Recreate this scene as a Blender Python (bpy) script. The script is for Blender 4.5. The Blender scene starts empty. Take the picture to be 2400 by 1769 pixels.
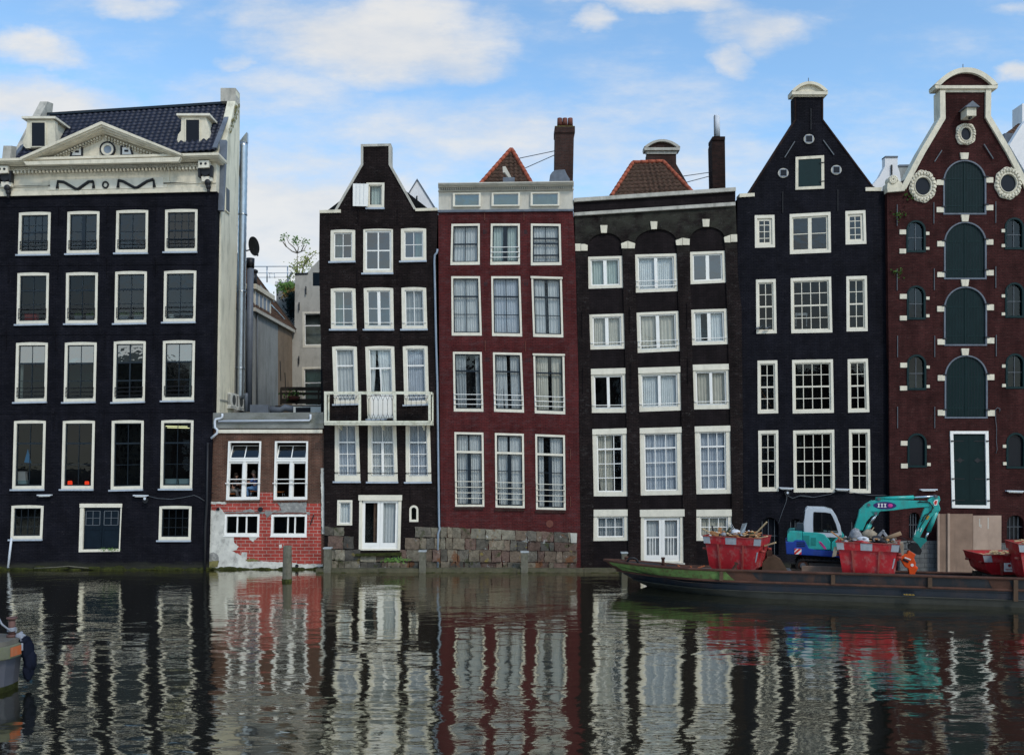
import bpy, bmesh, math, random
from mathutils import Vector, Matrix
from mathutils.geometry import tessellate_polygon
random.seed(7)
R = math.radians
SC = bpy.context.scene
COL = SC.collection
HX, HY, FL, CD, CH = 1200.0, 1060.0, 2000.0, 40.0, 5.5   # photo survey constants: scale of the facade line, eye height, canal width

ZR = {1:(0,200,3.735),2:(0,600,3.735),3:(0,960,3.735),4:(500,300,3.735),5:(460,600,3.735),6:(460,940,3.735),
      7:(1000,240,3.735),8:(1000,600,3.735),9:(1000,960,3.735),10:(1340,240,3.735),11:(1300,640,3.735),
      12:(1380,1100,4.3096),13:(1700,140,3.2014),14:(1720,600,3.2956),15:(1800,1100,3.735),16:(0,1300,3.5016)}
def t(k, *xy):
    x0, y0, s = ZR[k]
    return [(x0 + x / s, y0 + y / s) for x, y in xy]
def Wp(px, py, d=40.0):
    return Vector(((px - HX) * d / FL, d - CD, CH - (py - HY) * d / FL))

# ------------------------------------------------------------------ materials
MATS = {}
def newmat(name):
    m = bpy.data.materials.new(name); m.use_nodes = True
    nt = m.node_tree; nt.nodes.clear()
    out = nt.nodes.new('ShaderNodeOutputMaterial')
    MATS[name] = m
    return m, nt, out
def N(nt, kind, **kw):
    n = nt.nodes.new(kind)
    for k, v in kw.items():
        if k in n.inputs: n.inputs[k].default_value = v
        else: setattr(n, k, v)
    return n
def L(nt, a, b): nt.links.new(a, b)
def c4(c): return (c[0], c[1], c[2], 1.0)
def ramp(nt, fac, stops):
    r = nt.nodes.new('ShaderNodeValToRGB')
    el = r.color_ramp.elements
    while len(el) < len(stops): el.new(0.5)
    for e, (p, c) in zip(el, stops):
        e.position = p; e.color = c4(c) if len(c) == 3 else c
    L(nt, fac, r.inputs[0]); return r
def plane_coord(nt):
    """object coordinates turned so that x runs along the wall and y up"""
    tc = N(nt, 'ShaderNodeTexCoord'); sp = N(nt, 'ShaderNodeSeparateXYZ'); L(nt, tc.outputs['Object'], sp.inputs[0])
    ad = N(nt, 'ShaderNodeMath', operation='ADD'); L(nt, sp.outputs[0], ad.inputs[0]); L(nt, sp.outputs[1], ad.inputs[1])
    cb = N(nt, 'ShaderNodeCombineXYZ'); L(nt, ad.outputs[0], cb.inputs[0]); L(nt, sp.outputs[2], cb.inputs[1])
    return tc, sp, cb
def noise(nt, vec, scale, detail=5, rough=0.6, sx=None):
    n = N(nt, 'ShaderNodeTexNoise'); n.inputs['Scale'].default_value = scale
    n.inputs['Detail'].default_value = detail; n.inputs['Roughness'].default_value = rough
    if sx:
        mp = N(nt, 'ShaderNodeMapping'); mp.inputs['Scale'].default_value = sx
        L(nt, vec, mp.inputs[0]); L(nt, mp.outputs[0], n.inputs['Vector'])
    else: L(nt, vec, n.inputs['Vector'])
    return n
def mix(nt, fac, a, b, mode='MIX'):
    m = N(nt, 'ShaderNodeMix', data_type='RGBA', blend_type=mode)
    for i, s in ((0, fac), (6, a), (7, b)):
        if hasattr(s, 'is_linked') or hasattr(s, 'links'): L(nt, s, m.inputs[i])
        elif i == 0: m.inputs[0].default_value = s
        else: m.inputs[i].default_value = c4(s)
    return m.outputs[2]
def plain(name, col, rough=0.6, var=0.25, scale=3.0, metal=0.0, dirt=None, dirt_amt=0.5, bump=0.0, spec=0.3, streak=None):
    """solid surface with mottling, streaks, optional dirt colour"""
    m, nt, out = newmat(name)
    b = N(nt, 'ShaderNodeBsdfPrincipled'); L(nt, b.outputs[0], out.inputs[0])
    tc = N(nt, 'ShaderNodeTexCoord')
    n1 = noise(nt, tc.outputs['Object'], scale, 6, 0.65)
    lo = tuple(max(0, c * (1 - var)) for c in col); hi = tuple(c * (1 + var * 0.6) for c in col)
    r = ramp(nt, n1.outputs[0], [(0.3, lo), (0.7, hi)])
    c = r.outputs[0]
    if dirt:
        n2 = noise(nt, tc.outputs['Object'], scale * 1.7, 8, 0.7, streak or (1, 1, .35))
        rr = ramp(nt, n2.outputs[0], [(0.5, (0, 0, 0)), (0.72, (dirt_amt,) * 3)])
        c = mix(nt, rr.outputs[0], c, dirt)
    L(nt, c, b.inputs['Base Color'])
    b.inputs['Roughness'].default_value = rough; b.inputs['Metallic'].default_value = metal
    b.inputs['Specular IOR Level'].default_value = spec
    if bump:
        n3 = noise(nt, tc.outputs['Object'], scale * 8, 6, 0.7)
        bp = N(nt, 'ShaderNodeBump'); bp.inputs['Strength'].default_value = bump; bp.inputs['Distance'].default_value = 0.02
        L(nt, n3.outputs[0], bp.inputs['Height']); L(nt, bp.outputs[0], b.inputs['Normal'])
    return m
def brick(name, c1, c2, mortar, bw=0.24, bh=0.075, msize=0.013, wear=None, wear_amt=0.0, wear_lo=0.6, low=None, low_z=0.3, spec=0.05, bump=0.6, top=None, top_z=14, patch=0.35):
    m, nt, out = newmat(name)
    b = N(nt, 'ShaderNodeBsdfPrincipled'); L(nt, b.outputs[0], out.inputs[0])
    tc, sp, cb = plane_coord(nt)
    wob = noise(nt, cb.outputs[0], 0.6, 3, 0.5)
    wm = N(nt, 'ShaderNodeVectorMath', operation='SCALE'); L(nt, wob.outputs['Color'], wm.inputs[0]); wm.inputs['Scale'].default_value = 0.05
    av = N(nt, 'ShaderNodeVectorMath', operation='ADD'); L(nt, cb.outputs[0], av.inputs[0]); L(nt, wm.outputs[0], av.inputs[1])
    bt = N(nt, 'ShaderNodeTexBrick')
    bt.inputs['Scale'].default_value = 1.0; bt.inputs['Brick Width'].default_value = bw; bt.inputs['Row Height'].default_value = bh
    bt.inputs['Mortar Size'].default_value = msize; bt.inputs['Mortar Smooth'].default_value = 0.3
    bt.inputs['Color1'].default_value = c4(c1); bt.inputs['Color2'].default_value = c4(c2); bt.inputs['Mortar'].default_value = c4(mortar)
    L(nt, av.outputs[0], bt.inputs['Vector'])
    n1 = noise(nt, cb.outputs[0], 0.9, 7, 0.62)
    r1 = ramp(nt, n1.outputs[0], [(0.3, (1 - patch,) * 3), (0.72, (1 + patch,) * 3)])
    c = mix(nt, 1.0, bt.outputs['Color'], r1.outputs[0], 'MULTIPLY')
    n4 = noise(nt, cb.outputs[0], 26, 3, 0.7, (1, 2.6, 1))
    r4 = ramp(nt, n4.outputs[0], [(0.3, (.62,) * 3), (0.7, (1.45,) * 3)])
    c = mix(nt, 1.0, c, r4.outputs[0], 'MULTIPLY')
    n7 = noise(nt, cb.outputs[0], 1.0, 6, .65, (2.2, .28, 1)); r7 = ramp(nt, n7.outputs[0], [(0.32, (.72,) * 3), (0.7, (1.32,) * 3)])
    c = mix(nt, 1.0, c, r7.outputs[0], 'MULTIPLY')
    if top:
        mr = N(nt, 'ShaderNodeMapRange'); L(nt, sp.outputs[2], mr.inputs[0]); mr.inputs[1].default_value = top_z; mr.inputs[2].default_value = top_z + 1.5
        n6 = noise(nt, cb.outputs[0], 1.3, 6, 0.6); mm = N(nt, 'ShaderNodeMath', operation='MULTIPLY'); L(nt, mr.outputs[0], mm.inputs[0]); L(nt, ramp(nt, n6.outputs[0], [(0.35, (0,)*3), (0.6, (1,)*3)]).outputs[0], mm.inputs[1])
        c = mix(nt, mm.outputs[0], c, top)
    if wear:
        n2 = noise(nt, cb.outputs[0], 2.2, 9, 0.75, (1, 2.2, 1)); n3 = noise(nt, cb.outputs[0], 18, 4, 0.6, (1, 4, 1))
        mu = N(nt, 'ShaderNodeMath', operation='MULTIPLY'); L(nt, n2.outputs[0], mu.inputs[0]); L(nt, n3.outputs[0], mu.inputs[1])
        rr = ramp(nt, mu.outputs[0], [(wear_lo * .5, (0, 0, 0)), (wear_lo * .5 + .1, (wear_amt,) * 3)])
        c = mix(nt, rr.outputs[0], c, wear)
    if low:
        n5 = noise(nt, cb.outputs[0], 1.5, 6, 0.7, (.4, 1.5, 1)); ad = N(nt, 'ShaderNodeMath', operation='MULTIPLY_ADD')
        L(nt, n5.outputs[0], ad.inputs[0]); ad.inputs[1].default_value = -1.2 * low_z; L(nt, sp.outputs[2], ad.inputs[2])
        mr = N(nt, 'ShaderNodeMapRange'); L(nt, ad.outputs[0], mr.inputs[0]); mr.inputs[1].default_value = low_z * .15; mr.inputs[2].default_value = -low_z * .35
        c = mix(nt, mr.outputs[0], c, low)
    L(nt, c, b.inputs['Base Color'])
    b.inputs['Roughness'].default_value = 0.75; b.inputs['Specular IOR Level'].default_value = spec
    bp = N(nt, 'ShaderNodeBump'); bp.inputs['Strength'].default_value = bump; bp.inputs['Distance'].default_value = 0.012
    iv = N(nt, 'ShaderNodeMath', operation='SUBTRACT'); iv.inputs[0].default_value = 1.0; L(nt, bt.outputs['Fac'], iv.inputs[1])
    L(nt, iv.outputs[0], bp.inputs['Height']); L(nt, bp.outputs[0], b.inputs['Normal'])
    return m
def glassmat(name, tint=(.75, .8, .78), refl=0.05, wav=0.25):
    m, nt, out = newmat(name)
    tr = N(nt, 'ShaderNodeBsdfTransparent'); tr.inputs[0].default_value = c4(tint)
    gl = N(nt, 'ShaderNodeBsdfGlossy'); gl.inputs['Roughness'].default_value = 0.02; gl.inputs[0].default_value = (.9, .95, .95, 1)
    tc = N(nt, 'ShaderNodeTexCoord'); n = noise(nt, tc.outputs['Object'], 2.3, 2, 0.5)
    bp = N(nt, 'ShaderNodeBump'); bp.inputs['Strength'].default_value = wav; bp.inputs['Distance'].default_value = 0.02
    L(nt, n.outputs[0], bp.inputs['Height']); L(nt, bp.outputs[0], gl.inputs['Normal'])
    lw = N(nt, 'ShaderNodeLayerWeight'); lw.inputs[0].default_value = .5
    pw = N(nt, 'ShaderNodeMath', operation='POWER'); L(nt, lw.outputs['Facing'], pw.inputs[0]); pw.inputs[1].default_value = 5
    ma = N(nt, 'ShaderNodeMath', operation='ADD'); L(nt, pw.outputs[0], ma.inputs[0]); ma.inputs[1].default_value = refl; ma.use_clamp = True
    mx = N(nt, 'ShaderNodeMixShader'); L(nt, ma.outputs[0], mx.inputs[0]); L(nt, tr.outputs[0], mx.inputs[1]); L(nt, gl.outputs[0], mx.inputs[2])
    L(nt, mx.outputs[0], out.inputs[0]); return m
def emit(name, col, s):
    m, nt, out = newmat(name); e = N(nt, 'ShaderNodeEmission'); e.inputs[0].default_value = c4(col); e.inputs[1].default_value = s
    L(nt, e.outputs[0], out.inputs[0]); return m
def attrmat(name, rough=0.85, patches=(), var=.3, scale=4, bump=.5):
    """colour from the per-block attribute 'tone', mottled, with patches (colour, threshold, scale)"""
    m, nt, out = newmat(name)
    b = N(nt, 'ShaderNodeBsdfPrincipled'); L(nt, b.outputs[0], out.inputs[0]); b.inputs['Roughness'].default_value = rough
    b.inputs['Specular IOR Level'].default_value = .2
    at = N(nt, 'ShaderNodeAttribute', attribute_name='tone'); tc = N(nt, 'ShaderNodeTexCoord')
    n1 = noise(nt, tc.outputs['Object'], scale, 8, 0.7)
    r1 = ramp(nt, n1.outputs[0], [(0.3, (1 - var,) * 3), (0.7, (1 + var,) * 3)])
    c = mix(nt, 1.0, at.outputs['Color'], r1.outputs[0], 'MULTIPLY')
    for i, (pc, th, sc_) in enumerate(patches):
        mp = N(nt, 'ShaderNodeMapping'); mp.inputs['Location'].default_value = (i * 7.3, i * 3.1, i * 5.7); L(nt, tc.outputs['Object'], mp.inputs[0])
        n2 = noise(nt, mp.outputs[0], sc_, 7, 0.65)
        rr = ramp(nt, n2.outputs[0], [(th, (0, 0, 0)), (th + .06, (.85,) * 3)])
        c = mix(nt, rr.outputs[0], c, pc)
    L(nt, c, b.inputs['Base Color'])
    n3 = noise(nt, tc.outputs['Object'], 14, 8, 0.75); bp = N(nt, 'ShaderNodeBump'); bp.inputs['Strength'].default_value = bump; bp.inputs['Distance'].default_value = .09
    L(nt, n3.outputs[0], bp.inputs['Height']); L(nt, bp.outputs[0], b.inputs['Normal'])
    return m

# ------------------------------------------------------------------ mesh builder
WP = {}
def wpos(o): return WP.get(o.name, Vector((0, 0, 0))) if o else Vector((0, 0, 0))
class MB:
    def __init__(s): s.v = []; s.f = []; s.sm = []; s.tone = []; s.cur = (1, 1, 1)
    def add(s, vs, fs, smooth=False):
        k = len(s.v); s.v += [tuple(v) for v in vs]
        for f in fs: s.f.append([k + i for i in f]); s.sm.append(smooth); s.tone.append(s.cur)
        return s
    def hexa(s, p):   # p: 4 front, 4 back
        return s.add(p, [(0, 1, 2, 3), (7, 6, 5, 4), (0, 4, 5, 1), (1, 5, 6, 2), (2, 6, 7, 3), (3, 7, 4, 0)])
    def box(s, x0, x1, y0, y1, z0, z1):
        return s.hexa([(x0, y0, z0), (x1, y0, z0), (x1, y0, z1), (x0, y0, z1), (x0, y1, z0), (x1, y1, z0), (x1, y1, z1), (x0, y1, z1)])
    def prism(s, poly, ya, yb, smooth=False):   # poly of (x,z)
        n = len(poly)
        tri = tessellate_polygon([[Vector((p[0], p[1], 0)) for p in poly]])
        vs = [(p[0], ya, p[1]) for p in poly] + [(p[0], yb, p[1]) for p in poly]
        fs = [tuple(a) for a in tri] + [tuple(i + n for i in reversed(a)) for a in tri]
        s.add(vs, fs)
        k = len(s.v) - 2 * n
        for i in range(n):
            j = (i + 1) % n; s.f.append([k + i, k + j, k + j + n, k + i + n]); s.sm.append(smooth); s.tone.append(s.cur)
        return s
    def prism_z(s, poly, z0, z1):   # poly of (x,y)
        n = len(poly); tri = tessellate_polygon([[Vector((p[0], p[1], 0)) for p in poly]])
        vs = [(p[0], p[1], z0) for p in poly] + [(p[0], p[1], z1) for p in poly]
        fs = [tuple(reversed(a)) for a in tri] + [tuple(i + n for i in a) for a in tri] + [(i, (i + 1) % n, (i + 1) % n + n, i + n) for i in range(n)]
        return s.add(vs, fs)
    def ring(s, outer, inner, ya, yb):   # loops of equal length, (x,z)
        n = len(outer)
        vs = [(p[0], ya, p[1]) for p in outer] + [(p[0], ya, p[1]) for p in inner] + [(p[0], yb, p[1]) for p in outer] + [(p[0], yb, p[1]) for p in inner]
        fs = []
        for i in range(n):
            j = (i + 1) % n
            fs += [(i, j, n + j, n + i), (2 * n + i, 3 * n + i, 3 * n + j, 2 * n + j), (i, 2 * n + i, 2 * n + j, j), (n + i, n + j, 3 * n + j, 3 * n + i)]
        return s.add(vs, fs)
    def tube(s, pts, r, seg=8, caps=True, smooth=True):
        pts = [Vector(p) for p in pts]; n = len(pts)
        rs = r if isinstance(r, (list, tuple)) else [r] * n
        vs = []; up = None
        for i, p in enumerate(pts):
            d = (pts[min(i + 1, n - 1)] - pts[max(i - 1, 0)]); d = d.normalized() if d.length > 1e-9 else Vector((0, 0, 1))
            if up is None: up = Vector((0, 0, 1)) if abs(d.z) < .9 else Vector((1, 0, 0))
            a = d.cross(up).normalized(); b2 = a.cross(d).normalized(); up = b2
            for k in range(seg):
                an = 2 * math.pi * k / seg; vs.append(p + (a * math.cos(an) + b2 * math.sin(an)) * rs[i])
        fs = [(i * seg + k, i * seg + (k + 1) % seg, (i + 1) * seg + (k + 1) % seg, (i + 1) * seg + k) for i in range(n - 1) for k in range(seg)]
        s.add(vs, fs, smooth)
        if caps:
            kk = len(s.v) - len(vs)
            s.f += [[kk + k for k in reversed(range(seg))], [kk + (n - 1) * seg + k for k in range(seg)]]; s.sm += [False] * 2; s.tone += [s.cur] * 2
        return s
    def bar(s, a, b, w, h=None):
        """square bar between two points"""
        a = Vector(a); b = Vector(b); h = h or w; d = (b - a).normalized()
        up = Vector((0, 0, 1)) if abs(d.z) < .9 else Vector((0, 1, 0))
        x = d.cross(up).normalized() * (w / 2); z = x.normalized().cross(d) * (h / 2)
        return s.hexa([a - x - z, a + x - z, a + x + z, a - x + z, b - x - z, b + x - z, b + x + z, b - x + z])
    def ball(s, c, r, n=10, m=7):
        c = Vector(c); r = Vector(r) if not isinstance(r, (int, float)) else Vector((r, r, r))
        vs = []; fs = []
        for i in range(m + 1):
            th = math.pi * i / m
            for j in range(n):
                ph = 2 * math.pi * j / n
                vs.append((c.x + r.x * math.sin(th) * math.cos(ph), c.y + r.y * math.sin(th) * math.sin(ph), c.z + r.z * math.cos(th)))
        for i in range(m):
            for j in range(n): fs.append((i * n + j, (i + 1) * n + j, (i + 1) * n + (j + 1) % n, i * n + (j + 1) % n))
        return s.add(vs, fs, True)
    def xf(s, M, k0=0):
        for i in range(k0, len(s.v)): s.v[i] = tuple(M @ Vector(s.v[i]))
        return s
    def build(s, name, mat, parent=None, local=False, tone=False, weld=False):
        me = bpy.data.meshes.new(name)
        off = Vector((0, 0, 0)) if local else wpos(parent)
        me.from_pydata([(v[0] - off.x, v[1] - off.y, v[2] - off.z) for v in s.v], [], s.f)
        me.polygons.foreach_set('use_smooth', s.sm)
        if tone:
            ca = me.color_attributes.new('tone', 'FLOAT_COLOR', 'CORNER')
            for p, c in zip(me.polygons, s.tone):
                for li in p.loop_indices: ca.data[li].color = (c[0], c[1], c[2], 1)
        bm = bmesh.new(); bm.from_mesh(me)
        if weld: bmesh.ops.remove_doubles(bm, verts=bm.verts, dist=1e-5)
        bmesh.ops.recalc_face_normals(bm, faces=bm.faces); bm.to_mesh(me); bm.free()
        me.materials.append(MATS[mat] if isinstance(mat, str) else mat)
        o = bpy.data.objects.new(name, me); COL.objects.link(o)
        if parent: o.parent = parent
        WP[o.name] = off
        return o
def empty(name, loc=(0, 0, 0), rot=0.0, label=None, cat=None, group=None):
    o = bpy.data.objects.new(name, None); COL.objects.link(o); o.location = loc; o.rotation_euler = (0, 0, rot); o.empty_display_size = .3
    WP[o.name] = Vector(loc); tag(o, label, cat, group); return o
def tag(o, label=None, cat=None, group=None, kind=None):
    if label: o['label'] = label
    if cat: o['category'] = cat
    if group: o['group'] = group
    if kind: o['kind'] = kind
    return o
def centre(o):
    """move a top-level mesh's origin to its base"""
    me = o.data; xs = [v.co for v in me.vertices]
    c = Vector((sum(v.x for v in xs) / len(xs), sum(v.y for v in xs) / len(xs), min(v.z for v in xs)))
    me.transform(Matrix.Translation(-c)); o.location = o.location + c; WP[o.name] = c; return o
def copy_tree(o, parent=None):
    c = o.copy(); COL.objects.link(c); c.parent = parent
    for ch in list(o.children): copy_tree(ch, c)
    return c

# ------------------------------------------------------------------ facades
def arc_pts(cx, cz, rx, rz, a0, a1, n):
    return [(cx + rx * math.cos(R(a0 + (a1 - a0) * i / n)), cz + rz * math.sin(R(a0 + (a1 - a0) * i / n))) for i in range(n + 1)]
def strip(pts, w):
    """quads along a polyline of (x,z), offset by w to its right side"""
    P = [Vector(p) for p in pts]; n = len(P); off = []
    for i in range(n):
        ns = []
        for a, b in ((i - 1, i), (i, i + 1)):
            if a >= 0 and b < n:
                d = (P[b] - P[a]).normalized(); ns.append(Vector((d.y, -d.x)))
        m = ns[0] if len(ns) == 1 else (ns[0] + ns[1]).normalized()
        k = 1 / max(.35, m.dot(ns[0])); off.append(P[i] + m * w * k)
    return [[tuple(P[i]), tuple(P[i + 1]), tuple(off[i + 1]), tuple(off[i])] for i in range(n - 1)]
class House:
    def __init__(s, name, label, y0, px, cat='house', group='canal houses in the row'):
        s.y0 = y0; s.d = CD + y0
        s.root = empty(name, Wp(px, 1335, s.d), 0, label, cat, group); s.holes = []
    def p(s, px, py): return ((px - HX) * s.d / FL, CH - (py - HY) * s.d / FL)
    def ps(s, pts): return [s.p(*q) for q in pts]
    def pd(s, pts, ya):
        d = CD + s.y0 + ya; return [((q[0] - HX) * d / FL, CH - (q[1] - HY) * d / FL) for q in pts]
    def prism(s, name, mat, pts, ya, yb, parent=None):
        return MB().prism(s.pd(pts, ya), s.y0 + ya, s.y0 + yb).build(name, mat, parent or s.root)
    def wall(s, outline, mat, thick=.5, name='wall', y=0.0, holes=None, reveal=.28):
        holes = s.holes if holes is None else holes
        o = s.ps(outline); loops = [o] + holes
        allp = [q for l in loops for q in l]
        tri = tessellate_polygon([[Vector((q[0], q[1], 0)) for q in l] for l in loops])
        mb = MB(); ya = s.y0 + y
        mb.add([(q[0], ya, q[1]) for q in allp], [tuple(f) for f in tri])
        n = len(o)
        mb.add([(q[0], ya, q[1]) for q in o] + [(q[0], ya + thick, q[1]) for q in o], [(i, (i + 1) % n, (i + 1) % n + n, i + n) for i in range(n)])
        for h in holes:
            m = len(h); mb.add([(q[0], ya, q[1]) for q in h] + [(q[0], ya + reveal, q[1]) for q in h], [(i, (i + 1) % m, (i + 1) % m + m, i + m) for i in range(m)])
        return mb.build(name, mat, s.root)
    def hole(s, q, inset=.012):
        """q px corners tl,tr,br,bl"""
        P = s.ps(q); c = (sum(p[0] for p in P) / len(P), sum(p[1] for p in P) / len(P))
        h = [(p[0] + (inset if p[0] < c[0] else -inset), p[1] + (inset if p[1] < c[1] else -inset)) for p in P]
        s.holes.append(h)
    def body(s, pts, ya, yb, mat, name='rear_block'):
        return s.prism(name, mat, pts, ya, yb)

class Quad:
    def __init__(s, H, q):
        s.H = H; tl, tr, br, bl = [Vector(p) for p in H.ps(q)]; s.c = (tl, tr, br, bl)
        s.W = ((tr - tl).length + (br - bl).length) / 2; s.Hh = ((tl - bl).length + (tr - br).length) / 2
    def at(s, a, b):
        u = a / s.W; v = b / s.Hh; tl, tr, br, bl = s.c
        p = (bl * (1 - u) + br * u) * (1 - v) + (tl * (1 - u) + tr * u) * v
        return (p.x, p.y)
    def P(s, a, b, y): x, z = s.at(a, b); return (x, s.H.y0 + y, z)
    def box(s, mb, a0, a1, b0, b1, y0, y1):
        return mb.hexa([s.P(a0, b0, y0), s.P(a1, b0, y0), s.P(a1, b1, y0), s.P(a0, b1, y0), s.P(a0, b0, y1), s.P(a1, b0, y1), s.P(a1, b1, y1), s.P(a0, b1, y1)])
def curtain_mesh(Q, a0, a1, b0, b1, y, seed=0, period=.13, amp=.022, tie=0.0, side=0):
    rnd = random.Random(seed); mb = MB(); n = max(8, int((a1 - a0) / period * 6)); m = 5
    ph = rnd.random() * 6; vs = []; 
    fr = [rnd.uniform(.8, 1.2) for _ in range(4)]
    for j in range(m + 1):
        v = j / m
        for i in range(n + 1):
            u = i / n
            sh = tie * (1 - v) ** 2 * ((1 - u) if side > 0 else -u) if side else 0
            a = a0 + (a1 - a0) * u + sh
            w = math.sin(ph + u * (a1 - a0) / period * 6.283 * fr[0] + .6 * math.sin(u * 9 * fr[1])) + .35 * math.sin(u * 31 * fr[2] + 1.2 * v)
            vs.append(Q.P(a, b0 + (b1 - b0) * v, y + amp * w * (1.1 - .3 * v)))
    fs = [(j * (n + 1) + i, j * (n + 1) + i + 1, (j + 1) * (n + 1) + i + 1, (j + 1) * (n + 1) + i) for j in range(m) for i in range(n)]
    return mb.add(vs, fs, True)
WSEED = [0]
def win(H, q, cols=2, rows=(.5,), thick=(), fw=.13, ft=None, fb=.16, sw=.05, mt=.028, sm='white_paint', fm='cream_paint', sill='sill_grey', sillw=.06,
        cur=None, rails=(), rm='white_paint', centre_w=0, lintel=0, arch=0.0, tcols=None, ttop=0, glass='window_glass', topglass=None, y=0.0, curmat='curtain', rext=.03, hole=True,
        colfr=None, door=False, tie=.12, lower=0, gback=.075, name='window', sashes=True, transom=0, label=None, ledge=True):
    WSEED[0] += 1; sd = WSEED[0]
    if hole: H.hole(q)
    ft = fw if ft is None else ft
    Q = Quad(H, q); W, Hh = Q.W, Q.Hh; yf = y - .015
    mb = MB(); yb = y + .16
    Q.box(mb, 0, fw, 0, Hh, yf, yb); Q.box(mb, W - fw, W, 0, Hh, yf, yb); Q.box(mb, fw, W - fw, 0, fb, yf, yb)
    if arch:
        n = 8; vs = [Q.P(W * i / n, Hh + arch * (1 - (2 * i / n - 1) ** 2), 0) for i in range(n + 1)]
        # the arched cap above the head
        vs2 = [(v[0], v[2]) for v in vs] + [Q.at(W, Hh - ft * .3), Q.at(0, Hh - ft * .3)]
        mb.prism(vs2, H.y0 + yf - .006, H.y0 + yb - .03)
    Q.box(mb, fw, W - fw, Hh - ft, Hh, yf, yb)
    if lintel: Q.box(mb, -.03, W + .03, Hh - lintel, Hh + .01, yf - .05, yb - .02)
    if transom: Q.box(mb, fw, W - fw, transom * Hh - .05, transom * Hh + .05, yf + .01, yb - .01)
    fr = mb.build(name, fm, H.root)
    if label: fr['label'] = label
    a0, a1, b0, b1 = fw, W - fw, fb, Hh - ft
    w, h = a1 - a0, b1 - b0
    s = MB(); ya, yb2 = y + .045, y + .095; e = .003
    if sashes:
        Q.box(s, a0 + e, a0 + sw, b0 + e, b1 - e, ya, yb2); Q.box(s, a1 - sw, a1 - e, b0 + e, b1 - e, ya, yb2)
        Q.box(s, a0 + sw, a1 - sw, b0 + e, b0 + sw, ya, yb2); Q.box(s, a0 + sw, a1 - sw, b1 - sw, b1 - e, ya, yb2)
    ia0, ia1, ib0, ib1 = a0 + sw, a1 - sw, b0 + sw, b1 - sw
    if lower:   # solid lower door panel
        Q.box(s, ia0, ia1, ib0, ib0 + lower, ya + .006, yb2 - .01)
    ym, ymb = ya + .008, yb2 - .012
    tt = b0 + h * ttop if ttop else ib1
    nv = cols
    xs = colfr if colfr else [k / nv for k in range(1, nv)]
    for k in xs:
        c = a0 + w * k; Q.box(s, c - mt / 2, c + mt / 2, ib0, tt, ym, ymb)
    if ttop and tcols:
        for k in range(1, tcols):
            c = a0 + w * k / tcols; Q.box(s, c - mt / 2, c + mt / 2, tt, ib1, ym, ymb)
    for r in rows:
        c = b0 + h * r; Q.box(s, ia0, ia1, c - mt / 2, c + mt / 2, ym + .003, ymb + .003)
    for r in thick:
        c = b0 + h * r; Q.box(s, ia0, ia1, c - .035, c + .035, ya - .006, yb2 - .004)
    if centre_w:
        c = (a0 + a1) / 2; Q.box(s, c - centre_w / 2, c + centre_w / 2, ib0, tt, ya - .004, yb2 - .006)
    if s.v: s.build('sash', sm, fr)
    g = MB(); g.add([Q.P(a0, b0, y + gback), Q.P(a1, b0, y + gback), Q.P(a1, b1, y + gback), Q.P(a0, b1, y + gback)], [(0, 1, 2, 3)])
    g.build('pane', glass, fr)
    if topglass:
        zt_ = b0 + h * topglass[0] + .03; g = MB(); g.add([Q.P(ia0, zt_, y + gback - .012), Q.P(ia1, zt_, y + gback - .012), Q.P(ia1, ib1, y + gback - .012), Q.P(ia0, ib1, y + gback - .012)], [(0, 1, 2, 3)]); g.build('pane', topglass[1], fr)
    if sill and fb:
        m2 = MB(); Q.box(m2, -sillw - .02, W + .02, -.075, -.002, y - .09, y + .03); m2.build('sill', sill, fr)
    if cur:
        if curmat in ('curtain', 'curtain_cool'): curmat = random.Random(sd * 13 + 5).choice([curmat, curmat, 'curtain', 'curtain_warm', 'curtain_dim', 'curtain_bright', 'curtain_cool'])
        for i, c in enumerate(cur):
            ca, cb = a0 + w * c[0] - (.02 if c[0] == 0 else 0), a0 + w * c[1] + (.02 if c[1] == 1 else 0)
            side = c[2] if len(c) > 2 else 0
            curtain_mesh(Q, ca, cb, b0 - .02, b1 + .02, y + .19, sd * 7 + i, tie=tie, side=side, period=random.Random(sd).uniform(.1, .15)).build('curtain', curmat, fr)
    if rails:
        m3 = MB()
        for r in rails:
            b = b0 + h * r; Q.box(m3, fw * .5 - rext, W - fw * .5 + rext, b - .014, b + .014, y - .065, y - .04)
        for a in (fw * .5 - rext + .01, W - fw * .5 + rext - .01):
            Q.box(m3, a - .012, a + .012, b0 + h * min(rails) - .03, b0 + h * max(rails) + .03, y - .04, y - .016)
        m3.build('guard_rail', rm, fr)
    return fr
def arch_loop(cx, zb, zt, hw, n=12):
    """round-headed loop (x,z): springing at zt-hw"""
    sp = zt - hw
    return [(cx - hw, zb)] + [(cx + hw * math.cos(R(180 - 180 * i / n)), sp + hw * math.sin(R(180 * i / n))) for i in range(n + 1)] + [(cx + hw, zb)]
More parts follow.
